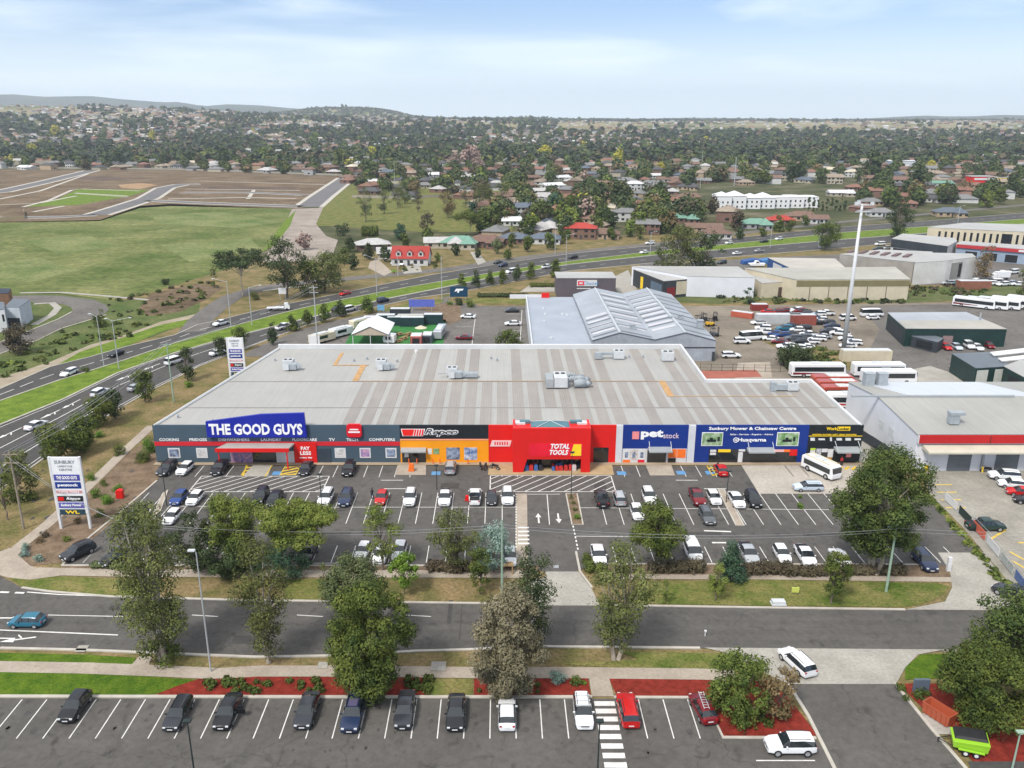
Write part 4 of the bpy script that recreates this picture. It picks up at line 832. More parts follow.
def make_vehicle(kind, small=False):
    d = PROF[kind]; W2 = d['W']/2; belt = d['belt']; zb = .24 if kind in ('hatch', 'sedan', 'wagon') else .32
    root = empty(kind+'_proto', (0, 0, 0)); body, gl = MB(), MB(); rings = []
    n = len(d['st']); hl = d['L']/2
    for i, (y, zt, cab) in enumerate(d['st']):
        e_ = max(0, (abs(y)/hl - .72)/.28); w = W2*(1-.16*e_*e_)
        if cab:
            wr = w*.76 if kind not in ('van', 'minibus') else w*.88
            half = [(0, zb), (w*.86, zb), (w, zb+.16), (w*1.0, belt-.14), (w*.965, belt), (wr, zt-.09), (wr*.86, zt), (0, zt+.025)]
        else:
            z3 = min(belt-.14, zt-.1); half = [(0, zb+.05*e_), (w*.86, zb+.05*e_), (w, zb+.16), (w, z3), (w*.97, z3+.07), (w*.93, zt-.02), (w*.75, zt), (0, zt+.03)]
        rings.append([(x, y, z) for x, z in half] + [(-x, y, z) for x, z in half[-2:0:-1]])
    m = len(rings[0])
    for i in range(n-1):
        a, b = rings[i], rings[i+1]; ca, cb = d['st'][i][2], d['st'][i+1][2]
        for j in range(m):
            k = (j+1) % m; fc = [a[j], a[k], b[k], b[j]]
            side = j in (4, m-5); top = j in (5, 6, m-7, m-6)
            g = (ca and cb and side) or ((ca != cb) and top) or ((ca != cb) and side)
            (gl if g else body).face(fc[::-1])
    body.face(rings[0]); body.face(rings[-1][::-1])
    def weld(mb):
        mp, vs = {}, []; 
        idx = []
        for v in mb.v:
            kx = tuple(round(c, 4) for c in v)
            if kx not in mp: mp[kx] = len(vs); vs.append(v)
            idx.append(mp[kx])
        fs, ms = [], []
        for f, mi in zip(mb.f, mb.m):
            t = []
            for q in f:
                if idx[q] not in t: t.append(idx[q])
            if len(t) > 2: fs.append(tuple(t)); ms.append(mi)
        mb.v, mb.f, mb.m = vs, fs, ms
    weld(body); weld(gl)
    ys_ = [s[0] for s in d['st'] if s[2]]; zt_ = max(s[1] for s in d['st'])
    # pillars as thin boxes on the glasshouse
    bo = body.build('body', PAINT['white'], root, smooth=True); bo.data.polygons.foreach_set('use_smooth', [True]*len(bo.data.polygons))
    if not small:
        mod = bo.modifiers.new('bevel', 'BEVEL'); mod.width = .05; mod.segments = 2; mod.limit_method = 'ANGLE'; mod.angle_limit = R(25)
    gl.build('windows', CGL, root)
    if kind == 'ute':
        t = MB(); t.box(-W2*.84, W2*.84, -2.5, -1.02, 1.08, 1.125); t.build('tray_cover', TRIM, root, bevel=.03)
        t = MB(); t.tube((-W2*.7, -1.0, 1.12), (-W2*.6, -1.3, 1.5), .04, n=6); t.tube((W2*.7, -1.0, 1.12), (W2*.6, -1.3, 1.5), .04, n=6); t.tube((-W2*.6, -1.3, 1.5), (W2*.6, -1.3, 1.5), .04, n=6); t.build('sports_bar', TRIM, root)
    if kind in ('suv', 'wagon') and not small:
        t = MB()
        for s in (-1, 1): t.tube((s*W2*.62, -1.7, zt_+.03), (s*W2*.62, .3, zt_+.04), .03, n=6)
        t.build('roof_rails', TRIM, root)
    if not small or kind == 'van':
        t = MB(); r0 = W2*(.88 if kind in ('van', 'minibus') else .78)
        for y in [ys_[0]*.45, ys_[-1]*.2+.1]:
            for s in (-1, 1): t.idx([(s*W2*.975, y-.04, belt), (s*W2*.975, y+.04, belt), (s*(r0+.015), y+.04, zt_-.1), (s*(r0+.015), y-.04, zt_-.1), (s*W2*.9, y-.04, belt), (s*W2*.9, y+.04, belt), (s*(r0-.06), y+.04, zt_-.1), (s*(r0-.06), y-.04, zt_-.1)], [(0,1,2,3),(4,7,6,5),(0,4,5,1),(1,5,6,2),(2,6,7,3),(3,7,4,0)])
        t.build('pillars', TRIM, root)
    wr_ = .33 if kind in ('hatch', 'sedan', 'wagon') else .39; wy = hl*.61
    for sy in (-1, 1):
        for s in (-1, 1):
            t = MB(); t.tube((s*(W2-.22), sy*wy, wr_), (s*(W2+.012), sy*wy, wr_), wr_, n=14); wh = t.build('wheel', TYRE, root)
            if not small: t = MB(); t.tube((s*(W2+.012), sy*wy, wr_), (s*(W2+.02), sy*wy, wr_), wr_*.62, n=10); t.build('rim', RIM, wh)
    for s in (-1, 1):
        t = MB(); t.box(*sorted((s*W2*.50, s*W2*.80)), hl-.12, hl-.015, .60 if zb < .3 else .70, .72 if zb < .3 else .86); t.build('headlight', HEADL, root)
        t = MB(); zz = belt-.2 if kind != 'minibus' else 1.0; t.box(*sorted((s*W2*.60, s*W2*.84)), -hl-.015, -hl+.1, zz, zz+.16); t.build('tail_light', TAILL, root)
        if not small: t = MB(); t.box(*sorted((s*(W2*.95), s*(W2+.16))), ys_[-1]+.28, ys_[-1]+.4, belt, belt+.13); t.build('mirror', PAINT['white'], root)
    if not small:
        t = MB(); t.box(-.26, .26, -hl-.02, -hl+.02, .55, .66); t.box(-.26, .26, hl-.02, hl+.02, .42, .53); t.build('number_plate', WPOST, root)
        t = MB(); t.box(-W2*.45, W2*.45, hl-.03, hl+.008, .58, .70); t.build('grille', TRIM, root)
    reg(root); return root
PROTO = {}
def vehicle(kind, col, px, py, hd, label, group=None, name='parked_car', z=0.06, small=False, roof=None, zc=.75):
    key = (kind, small)
    if key not in PROTO: PROTO[key] = make_vehicle(kind, small)
    X, Y = P(px, py, zc)
    r = copy_tree(PROTO[key]); r.name = name; q_ = (int(px*31+py*17) % 11-5)/100; r.scale = (1+q_*.5, 1+q_, 1+q_*.6 if kind != 'suv' else 1-q_*.8); r.location = (X, Y, z); r.rotation_euler = (0, 0, R(hd))
    cat = {'ute': 'pickup', 'van': 'van', 'minibus': 'minibus'}.get(kind, 'car'); tag(r, label, cat, group)
    for ch in r.children:
        if ch.name.startswith(('body', 'mirror')):
            ch.material_slots[0].link = 'OBJECT'; ch.material_slots[0].material = PAINT[col]
        elif ch.name.startswith('tray_cover') and roof: ch.material_slots[0].link = 'OBJECT'; ch.material_slots[0].material = PAINT[roof]
    return r
GF = 'cars parked nose to kerb in the front car park'; GM = 'cars parked in the shop car park'; GH = 'vehicles driving on the highway'; GY = 'vehicles stored in the gravel yard'
V = vehicle
BOT = [('hatch','black',75,705,180,'black hatchback parked alone in the second bay group, left end of the front car park'),('wagon','dark',178,712,180,'dark grey four wheel drive wagon beside the black sedan, third car area from the left'),
('sedan','black',228,710,180,'black sedan with its driver side door open'),('sedan','dark',307,709,180,'charcoal sedan parked just left of the car with the sunroof'),('suv','navy',353,713,180,'dark navy small wagon with a glass sunroof, below the bright green tree'),
('ute','dark',405,709,180,'long dark double cab pickup parked under the bright green tree'),('sedan','black',456,711,180,'black sedan parked just left of the white hatchback'),('hatch','white',507,713,0,'white hatchback facing the kerb, two bays left of the zebra crossing'),
('wagon','white',583,710,180,'white wagon with roof racks parked next to the zebra crossing'),('suv','red',628,709,0,'bright red wagon parked just right of the zebra crossing'),('hatch','maroon',703,707,8,'dark red hatchback with a ladder on its roof by the corner mulch bed')]
for k, c, x, y, h, lb in BOT:
    o = V(k, c, x, y, h, lb, GF)
    X, Y, _ = o.location
    if 'ladder' in lb:
        m = MB()
        for s in (-.25, .25): m.tube((s, -1.4, 1.62), (s, 1.2, 1.6), .035, n=6)
        for i in range(7): m.tube((-.25, -1.2+i*.38, 1.61), (.25, -1.2+i*.38, 1.61), .025, n=6)
        tag(m.build('ladder', LGREY, loc=(X, Y, .06)), 'metal ladder tied on the roof of the dark red hatchback', 'ladder')
    if 'sunroof' in lb and 'glass' in lb: m = MB(); m.box(-.45, .45, -.9, .2, 1.74, 1.765); m.build('sunroof', M('sunroof_glass', (.10, .09, .16), .08, .1, 1, spec=.9), o)
    if 'door open' in lb: m = MB(); m.box(-1.75, -.92, .15, .23, .4, 1.0); m.box(-1.6, -.95, .15, .2, 1.0, 1.35); m.build('open_door', PAINT['black'], o, bevel=.03)
    if 'roof racks' in lb:
        m = MB()
        for yy_ in (-1.2, -.4, .3): m.box(-.75, .75, yy_-.04, yy_+.04, 1.54, 1.6)
        m.build('roof_rack', LGREY, o)
V('suv','white',790,744,90,'white small wagon parked sideways beside the corner of the side street', GF, zc=.8)
V('suv','white',797,661,18,'white station wagon turning out of the side street', None, 'moving_car')
V('hatch','teal',27,620,90,'teal blue hatchback driving left on the front road', None, 'moving_car')
SH = [('suv','dark',167,468,175,'dark wagon in the leftmost bay against the slate wall'),('hatch','white',185,468,175,'white hatchback second from the left against the slate wall'),('ute','black',220,467,180,'black pickup with red bonnet parked left of the first shop canopy'),
('sedan','black',306,467.5,180,'black car between the two yellow striped strips below the red sign'),('suv','black',349,468.5,180,'black four wheel drive parked alone under the slate wall posters'),('suv','silver',450.5,467,0,'silver and black four wheel drive nosed up to the yellow wall'),
('hatch','red',721,469,0,'bright red hatchback parked before the mower shop'),('wagon','pale',808,486,90,'pale blue wagon standing sideways on the concrete pad below the motorhome'),
('hatch','blue',179,497,178,'blue hatchback beside the left car park lamp'),('hatch','white',195,497.5,178,'white hatchback right beside the blue hatchback'),('hatch','white',172,516,178,'white hatchback half hidden behind the left gum tree'),
('suv','black',261,496,180,'black wagon left of a pair behind the umbrella shaped tree'),('sedan','black',275,497.5,180,'black sedan right of a pair behind the umbrella shaped tree'),('suv','white',326,497.5,178,'white wagon just left of the large navy wagon'),
('suv','navy',346,497.5,180,'large navy wagon parked beside the narrow kerbed island'),('hatch','red',381.5,497,178,'bright red hatchback in the middle row with a person at its door'),('suv','white',410,498,180,'white wagon two bays right of the red hatchback'),
('ute','white',445,497,180,'white double cab pickup with dark tray cover in the middle row'),('ute','white',475,496,0,'white pickup with orange plastic barrier at its side'),('hatch','dark',491.5,497.5,180,'charcoal hatchback between two white vehicles near the entrance'),
('suv','white',507.5,496.5,180,'white wagon last in the middle row before the entrance path'),('ute','black',601.5,498,0,'black double cab pickup right of the planted entrance island'),('suv','silver',619,497.5,0,'silver wagon next to the black double cab pickup'),
('suv','white',649,496.5,180,'white wagon with dark roof gear behind the round green tree'),('hatch','white',637,511.5,180,'white hatchback partly behind the round green tree'),('ute','maroon',697,496.5,180,'dark red pickup parked behind the grey wagon'),
('hatch','white',714,497,180,'white hatchback beside the dark red pickup'),('wagon','grey',707,515,180,'grey wagon nose to tail with the dark red pickup'),('sedan','white',736.5,499,180,'white sedan just right of the long kerbed island'),('suv','black',753,499.5,180,'black wagon beside the white sedan by the island'),
('hatch','white',363,550,175,'white hatchback left of three behind the pale green tree'),('hatch','white',381,554,178,'white hatchback directly behind the pale green tree trunk'),('hatch','white',399.5,550,178,'white hatchback right of three behind the pale green tree'),
('suv','black',308,553,178,'black wagon behind the umbrella shaped tree near the road'),('hatch','white',510,556,180,'white hatchback mostly hidden by the silver blue tree'),('sedan','white',598.5,554,180,'white sedan alone at the corner by the entrance drive'),
('van','white',692.5,551,180,'long white van parked between the hedges and the round tree'),('ute','silver',748,553,180,'silver pickup with a dark teal tray behind the conical tree'),('hatch','white',782,553,178,'white hatchback left of the white pickup in the lower right row'),('ute','white',805,555,178,'white pickup with a canopy in the lower right row'),
('sedan','white',840,556.5,0,'white sedan left of the big dark tree trunk'),('suv','navy',924.5,560,178,'dark navy wagon at the right end of the lower row'),('suv','dark',78,551.5,148,'dark grey wagon parked under the tall white pylon sign'),('hatch','black',115,557,155,'black hatchback right of the dark grey wagon near the pylon sign')]
for k, c, x, y, h, lb in SH:
    xk = P(x, y, .75)[0]
    V(k, c, x, y, h, lb, GM)
V('ute','green',985.5,525,-90,'dark green pickup parked in the concrete yard beside the banner fence', None); V('suv','white',1004,475,80,'white wagon nearest the roller doors in the concrete yard', None); V('hatch','white',1012,483,75,'white hatchback between the white wagon and the red car in the concrete yard', None)
V('sedan','red',1022,491,75,'red sedan at the right edge of the concrete yard', None); V('hatch','black',1028,499,75,'black hatchback at the far right edge of the concrete yard', None); V('suv','dark',1013,593,35,'dark wagon leaving by the concrete driveway at the right', None, 'moving_car')
HWY = [('wagon','white',69,372,-68,'white wagon on the far carriageway at the left'),('sedan','black',116,353,-72,'black sedan on the far carriageway below the lamp posts'),('suv','white',100,392,-62,'large white wagon in the near lanes behind a roadside tree'),('sedan','white',36,424.5,-58,'white sedan nearest the left edge on the highway'),
('hatch','silver',136,387,-64,'pale hatchback half hidden by a roadside tree'),('van','white',174,361,-66,'white van in the near lanes above the second roadside tree'),('ute','white',221,323,-76,'white pickup on the far carriageway at the side road'),('sedan','white',218,352,-66,'white sedan seen left of the smaller pylon sign'),
('sedan','red',345,293,-80,'red sedan on the far carriageway'),('suv','navy',383,300,-76,'navy wagon leading a pair in the near lanes'),('van','white',349,309,-74,'white van in the near lanes among young trees'),('hatch','dark',337,309,-74,'dark hatchback just behind the white van'),('ute','white',284,326.5,-70,'white pickup in the near lanes beside young trees'),
('suv','black',573,257,-80,'black wagon on the far carriageway right of the lamp'),('ute','white',547,266.5,-78,'white pickup in the near lanes above the purple building'),('hatch','white',644,252,-80,'white hatchback on the road left of the big gum trees'),('hatch','white',729,242.5,-80,'white hatchback on the far carriageway right of the big gum trees'),
('sedan','white',737,253,-80,'white sedan in the near lanes above the blue covered boats'),('sedan','silver',759,250.5,-80,'silver sedan in the near lanes above the blue shed'),('sedan','black',764,241,-80,'black sedan on the far carriageway opposite the round roadside tree'),('hatch','white',779,238.5,-80,'white hatchback on the far carriageway opposite the round roadside tree'),
('suv','navy',503,265,-78,'navy wagon on the far carriageway beyond the roadside sign'),('van','white',511,271.5,-78,'white van in the near lanes beyond the roadside sign'),('sedan','black',498,262,-78,'black sedan on the far carriageway just behind the navy wagon')]
for k, c, x, y, h, lb in HWY:
    u_, v_ = Vector(P(x-9, lerp(NCT, x-9))), Vector(P(x+9, lerp(NCT, x+9))); h = math.degrees(math.atan2(-(v_-u_).x, (v_-u_).y)) + (180 if abs(y-lerp(FCT, x)) < abs(y-lerp(NCB, x)) else 0)
    V(k, c, x, y, h, lb, GH, 'moving_car', .08, True)
for k, c, x, y, h, lb in [('suv','white',395,262.5,160,'white wagon on the driveway of the red roofed house'),('hatch','white',403,263.5,165,'small white hatchback by the hedge of the red roofed house'),('sedan','white',468,316,80,'white sedan in the back lot behind the grey container'),('sedan','maroon',464,337,85,'dark red sedan in the back lot behind the shops'),
    ('sedan','dark',512,310,95,'dark sedan parked beside the purple building drive'),('sedan','white',513,323,95,'white sedan parked by the flat grey roof'),('suv','white',731,355,-90,'white wagon parked by the fence of the gabled shed'),('suv','white',742,341,-90,'white wagon in the gravel yard right of the gabled shed'),
    ('suv','white',959,365,-60,'white four wheel drive before the dark carport'),('hatch','red',946,346.5,180,'red hatchback in front of the black workshop'),('hatch','pale',957,346.5,175,'pale blue hatchback right of the red hatchback'),('van','white',968,345,175,'white van in front of the black workshop'),('hatch','white',978,347,175,'white hatchback right of the white van at the workshop'),('hatch','maroon',989,345,175,'dark red hatchback at the end of the workshop row'),
    ('hatch','white',873,317,-80,'small white hatchback beside the white minibus'),('van','white',848,318,-80,'pale van beyond the tall pole')]:
    V(k, c, x, y, h, lb, None, small=True)
V('minibus','white',872,313,-85,'white minibus parked left of the black workshop', None, small=True, zc=1.2); V('minibus','white',752,336,-75,'white minibus among stored vehicles', None, small=True, zc=1.2)
# gravel yard of stored cars
YC = [(759,322,'white',95),(763,328,'white',80),(768,332,'white',70),(775,333,'blue',80),(782,334,'blue',100),(790,333,'dark',85),(784,328,'teal',95),(791,326,'navy',90),(797,329,'white',85),(803,327,'dark',92),(780,341,'maroon',75),(786,346,'white',85),(792,349,'white',60),(800,341,'black',88),(797,347,'white',80),(806,346,'white',80),(803,337,'grey',85),(809,334,'white',88),(812,341,'white',80),(817,338,'white',75),(823,336,'silver',85),(828,331,'dark',80),
 (815,322,'dark',85),(821,319,'white',80),(827,322,'black',95),(832,325,'navy',90),(833,331,'white',70),(840,333,'white',65),(846,338,'white',80),(853,342,'white',78),(848,345,'white',80),(796,310,'white',100),(802,311,'maroon',85),(784,310,'maroon',95),(777,311,'maroon',90),(768,311,'red',80),(818,314,'white',90),(826,313,'white',85),(811,316,'teal',90),(806,313,'dark',80),(771,338,'white',70),(793,338,'grey',90)]
YN = {'white': 'white', 'blue': 'blue', 'dark': 'charcoal', 'teal': 'teal', 'navy': 'navy', 'maroon': 'dark red', 'black': 'black', 'grey': 'grey', 'silver': 'silver', 'red': 'red'}
for i, (x, y, c, h) in enumerate(YC):
    k = ('sedan', 'hatch', 'suv', 'wagon', 'ute')[(i*7) % 5]; kn = {'sedan': 'sedan', 'hatch': 'hatchback', 'suv': 'wagon', 'wagon': 'station wagon', 'ute': 'pickup'}[k]
    where = 'at the back of the vehicle yard' if y < 318 else 'near the left side of the vehicle yard' if x < 785 else 'in the middle of the vehicle yard' if x < 822 else 'by the tall pole in the vehicle yard'
    V(k, c, x, y, h, f'{YN[c]} stored {kn} {where}', GY, 'stored_car', .04, True)
for i, (x, y, c) in enumerate([(990,283,'white'),(995,282,'white'),(1003,284,'white'),(1010,283,'silver'),(1018,284,'white'),(958,283,'teal'),(966,283,'white'),(974,282,'white'),(948,283,'silver'),(880,244,'white'),(886,248,'silver'),(878,249,'dark'),(1000,273,'white'),(1013,272,'white'),(722,262,'dark'),(706,264,'white'),(650,243,'white')]):
    V(('van' if i % 2 else 'suv') if c == 'white' else 'suv', c, x, y, 70+i*17 % 60, f"{YN[c]} {'van' if c == 'white' and i % 2 else 'wagon'} parked in the industrial street near the {'concrete warehouse' if x > 940 and y > 270 else 'charcoal sign shed' if x > 870 else 'boat yard'}", 'vehicles along the industrial street', 'parked_car', .05, True)
# ---- buses, trucks, caravans ----
def bus(X, Y, hd, label, stripe=None, L_=11.5, group=None, name='coach_bus', W_=2.5, H_=3.2, body='white'):
    r = empty(name, (X, Y, .05), R(hd), label, 'bus' if 'bus' in name else 'motorhome', group); h = L_/2; w = W_/2
    m = MB(); m.slab([(-h, .4), (h, .4), (h+.05, 1.2), (h-.25, H_-.15), (h-.6, H_), (-h+.3, H_), (-h, H_-.25)], -w, w); bo = m.build('body', PAINT[body], r, bevel=.12); bo.rotation_euler = (0, 0, R(90))
    m = MB(); m.box(-w-.02, w+.02, -h+.6, h-.55, H_*.46, H_*.80); m.build('side_windows', CGL, r)
    m = MB(); m.idx([(-w*.9, h+.04, H_*.42), (w*.9, h+.04, H_*.42), (w*.85, h-.2, H_*.88), (-w*.85, h-.2, H_*.88)], [(0, 1, 2, 3)[::-1]]); m.box(-w*.88, w*.88, h-.32, h+.02, H_*.42, H_*.86); m.build('windscreen', CGL, r)
    for y in (-h*.55, h*.62):
        for s in (-1, 1): m = MB(); m.tube((s*(w-.3), y, .5), (s*(w+.015), y, .5), .5, n=14); wh = m.build('wheel', TYRE, r); m = MB(); m.tube((s*(w+.015), y, .5), (s*(w+.025), y, .5), .28, n=10); m.build('rim', RIM, wh)
    for s in (-1, 1):
        m = MB(); m.box(*sorted((s*w*.6, s*w*.85)), h-.02, h+.07, .7, .9); m.build('headlight', HEADL, r)
        m = MB(); m.box(*sorted((s*w*.75, s*w*.95)), -h-.02, -h+.05, .9, 1.3); m.build('tail_light', TAILL, r)
    m = MB(); m.box(-.7, .7, -1.5, .6, H_+.002, H_+.22); m.build('roof_unit', LGREY, r, bevel=.05)
    if stripe: 
        m = MB()
        for s in (-1, 1): m.slab([(-h+.3, .75), (h*.2, .95), (h*.2, 1.1), (-h+.3, 1.3)], *sorted((s*(w+.004), s*(w+.02)))); 
        o = m.build('stripe', PAINT[stripe], r); o.rotation_euler = (0, 0, R(90))
    return r
def busp(px, py, *a, z=1.2, **k): X, Y = P(px, py, z); return bus(X, Y, *a, **k)
busp(817, 371.5, -90, 'white coach with thin red stripes parked behind the round dark bush', 'maroon', 12.5); busp(878, 371, -90, 'long white coach, upper of two beside the white roofed warehouse', None, 12); busp(888, 378, -90, 'long white coach, lower of two beside the white roofed warehouse', None, 12)
for i, (x, y) in enumerate(((972, 304), (985, 304.5), (997, 304.5), (1010, 304), (1026, 303))):
    busp(x+2, y, -128, ['white coach with red stripe, leftmost of the row of five buses', 'white coach second from the left in the row of five buses', 'white and blue coach in the middle of the row of five buses', 'white coach fourth from the left in the row of five buses', 'white coach at the right edge of the row of five buses'][i], 'maroon' if i == 0 else 'blue' if i == 2 else None, 12, 'row of white buses in the yard')
for i, (x, y) in enumerate(((823, 384), (828, 389), (833, 394.5), (840, 402))):
    busp(x+9, y, -90, ['red and white bus furthest back in the alley behind the shop roof', 'red and white bus second from the back in the alley', 'red and white bus third from the back in the alley', 'white and red bus nearest in the alley behind the shop roof'][i], 'red', 9, 'red and white buses in the alley', body='skipred' if i < 3 else 'white'); b_ = [o for o in COL.objects if o.get('group') == 'red and white buses in the alley'][-1]; m = MB(); m.box(-.95, .95, -1.2, 3.4, 3.21, 3.26); m.build('white_roof_panel', WPOST, b_)
r = busp(821, 467.5, 206, 'long white motorhome with cream roof strips parked before the workwear shop', None, L_=6.8, name='motorhome', W_=2.2, H_=2.6, body='white')
m = MB(); m.box(-.95, -.6, -2.9, 2.4, 2.62, 2.76); m.box(.6, .95, -2.9, 2.4, 2.62, 2.76); m.build('roof_strips', PAINT['cream'], r)
def truck(px, py, hd, label, box='white', flat=False):
    X, Y = P(px, py, 1); r = empty('flatbed_truck' if flat else 'box_truck', (X, Y, .06), R(hd), label, 'truck')
    m = MB(); m.idx([(-1,2,.5),(1,2,.5),(1,3.6,.5),(-1,3.6,.5),(-1,2,2.3),(1,2,2.3),(1,3.1,2.3),(-1,3.1,2.3),(-1,3.6,1.4),(1,3.6,1.4)], [(0,3,2,1),(4,5,6,7),(0,1,5,4),(1,2,9,6,5),(3,0,4,7,8),(2,3,8,9),(7,6,9,8)]); m.build('cab', PAINT['white'], r, bevel=.06)
    m = MB(); m.box(-.85, .85, 3.3, 3.45, 1.4, 2.05); m.build('windscreen', CGL, r)
    m = MB(); m.box(-1.1, 1.1, -3.4, 1.8, .9, 1.1 if flat else 3.0); m.build('tray' if flat else 'cargo_box', PAINT[box], r, bevel=.03)
    for y in (-2.2, 2.7):
        for s in (-1, 1): m = MB(); m.tube((s*.75, y, .42), (s*1.05, y, .42), .42, n=12); m.build('wheel', TYRE, r)
    return r
truck(278, 307.5, -78, 'white flatbed truck on the far carriageway', 'white', True); truck(1000, 277, 100, 'white box truck near the concrete warehouse')
def caravan(px, py, hd, L_, label, col='cream', name='food_van'):
    X, Y = P(px, py, 1); r = empty(name, (X, Y, .07), R(hd), label, 'caravan', 'vans and stalls around the marquee'); h = L_/2
    m = MB(); m.slab([(-h, .5), (h, .5), (h+.2, 1.3), (h-.1, 2.5), (-h+.1, 2.6), (-h, 2.4)], -1.15, 1.15); o = m.build('body', PAINT[col], r, bevel=.08); o.rotation_euler = (0, 0, R(90))
    m = MB(); m.box(1.15, 1.17, -h*.6, h*.3, 1.3, 2.1); m.box(-1.17, -1.15, -h*.3, h*.6, 1.3, 2.1); m.build('hatch', CGL, r); m = MB(); m.box(-.8, .8, -h*.7, h*.5, 2.601, 2.75); m.build('roof_hatch', LGREY, r)
    for s in (-1, 1): m = MB(); m.tube((s*.9, 0, .35), (s*1.17, 0, .35), .35, n=12); m.build('wheel', TYRE, r)
caravan(322, 339, -38, 7.5, 'cream caravan nearest the shop roof, left of the marquee'); caravan(341, 333, -38, 7, 'white caravan with roof gear in the middle of the row by the marquee', 'white'); caravan(361, 324.5, -42, 7, 'dark framed caravan furthest back in the row by the marquee', 'cream')
caravan(440, 333, -5, 9.5, 'long grey box trailer right of the artificial turf', 'silver', 'box_trailer'); caravan(390, 350-10, 80, 3, 'small white stall van half hidden by the parapet', 'white')
# green tipper trailer at lower right
X, Y = P(968, 744, .6); r = empty('tipping_trailer', (X, Y, .08), R(70), 'lime green tandem axle garden trailer with black cover by the side street', 'trailer')
LIME = paint('lime', (.26, .50, .03)); m = MB(); m.idx([(-.95,-1.5,.55),(.95,-1.5,.55),(.95,1.4,.55),(-.95,1.4,.55),(-1.05,-1.6,1.5),(1.05,-1.6,1.5),(1.05,1.5,1.25),(-1.05,1.5,1.25)], [(0,3,2,1),(4,5,6,7),(0,1,5,4),(1,2,6,5),(2,3,7,6),(3,0,4,7)]); m.build('tub', LIME, r, bevel=.03)
m = MB(); m.idx([(-.6,-1.5,1.53),(1.06,-1.5,1.53),(1.06,1.3,1.33),(-.6,1.3,1.33),(-.4,-1.3,1.72),(1.0,-1.3,1.72),(1.0,1.1,1.5),(-.4,1.1,1.5)], [(4,5,6,7),(0,1,5,4),(1,2,6,5),(2,3,7,6),(3,0,4,7)]); m.build('cover', TRIM, r)

for q in ((-1.3, -1.06), (1.06, 1.3)): m = MB(); m.box(*q, -1.2, 1.0, .62, .70); m.build('mudguard', LIME, r)
m = MB(); m.tube((-.7, 1.4, .5), (0, 2.6, .5), .05); m.tube((.7, 1.4, .5), (0, 2.6, .5), .05); m.tube((0, 2.5, .5), (0, 2.5, .05), .05); m.build('drawbar', TRIM, r)
for y in (-.55, .35):
    for s in (-1, 1): m = MB(); m.tube((s*1.06, y, .33), (s*1.28, y, .33), .33, n=12); wh = m.build('wheel', TYRE, r); m = MB(); m.tube((s*1.28, y, .33), (s*1.295, y, .33), .18, n=10); m.build('rim', WPOST, wh)
# orange skip bin
X, Y = P(939, 714, .6); r = empty('skip_bin', (X, Y, .08), R(30), 'long orange metal skip bin at the edge of the red mulch bed', 'skip bin'); OR = paint('skip_orange', (.38, .085, .04))
m = MB(); a1 = [(-.6,-1.3,.12),(.6,-1.3,.12),(.6,1.3,.12),(-.6,1.3,.12)]; a2 = [(-.7,-1.45,1.35),(.7,-1.45,1.35),(.7,1.45,1.35),(-.7,1.45,1.35)]; a3 = [(-.63,-1.37,1.35),(.63,-1.37,1.35),(.63,1.37,1.35),(-.63,1.37,1.35)]; a4 = [(-.52,-1.2,.25),(.52,-1.2,.25),(.52,1.2,.25),(-.52,1.2,.25)]
m.idx(a1+a2+a3+a4, [(3,2,1,0)]+[(i,(i+1)%4,4+(i+1)%4,4+i) for i in range(4)]+[(4+i,4+(i+1)%4,8+(i+1)%4,8+i) for i in range(4)]+[(8+i,8+(i+1)%4,12+(i+1)%4,12+i) for i in range(4)]+[(12,13,14,15)]); m.build('tub', OR, r)
m = MB()
for i in range(5): m.box(.62, .73, -1.1+i*.5, -1.03+i*.5, .15, 1.3); m.box(-.73, -.62, -1.1+i*.5, -1.03+i*.5, .15, 1.3)
m.build('ribs', OR, r)
# concrete slab under the skip, motorcycles, bin
sheet('concrete_pad', [(922,714),(938,714),(956,735),(936,735)], .085, CONC)
def motorbike(px, py, hd, label):
    X, Y = P(px, py, .5); r = empty('motorcycle', (X, Y, .08), R(hd), label, 'motorcycle', 'motorcycles outside the red shop')
    for y in (-.7, .7): m = MB(); m.tube((-.06, y, .32), (.06, y, .32), .32, n=14); wh = m.build('wheel', TYRE, r); m = MB(); m.tube((-.065, y, .32), (.065, y, .32), .17, n=10); m.build('rim', RIM, wh)
    m = MB(); m.slab([(-.35, .55), (.4, .55), (.5, .95), (.1, 1.0), (-.2, .82), (-.75, .85), (-.8, .75)], -.14, .14); b_ = m.build('body', TRIM, r, bevel=.04); b_.rotation_euler = (0, 0, R(90)); m = MB(); m.box(-.12, .12, -.7, .05, .85, .93); m.build('seat', TRIM, r)
    m = MB(); m.tube((-.08, .72, .32), (-.08, .42, 1.05), .03); m.tube((.08, .72, .32), (.08, .42, 1.05), .03); m.tube((-.35, .38, 1.08), (.35, .38, 1.08), .025); m.build('fork', RIM, r)
motorbike(480.5, 466, 10, 'black motorcycle, left one standing before the yellow wall end'); motorbike(485.5, 466.5, -10, 'black motorcycle, middle one by the corner of the red shop'); motorbike(494.5, 467, 60, 'black motorcycle on the paved apron under the white plate')
motorbike(986.5, 470, 80, 'dark motorcycle parked against the roller door of the warehouse')
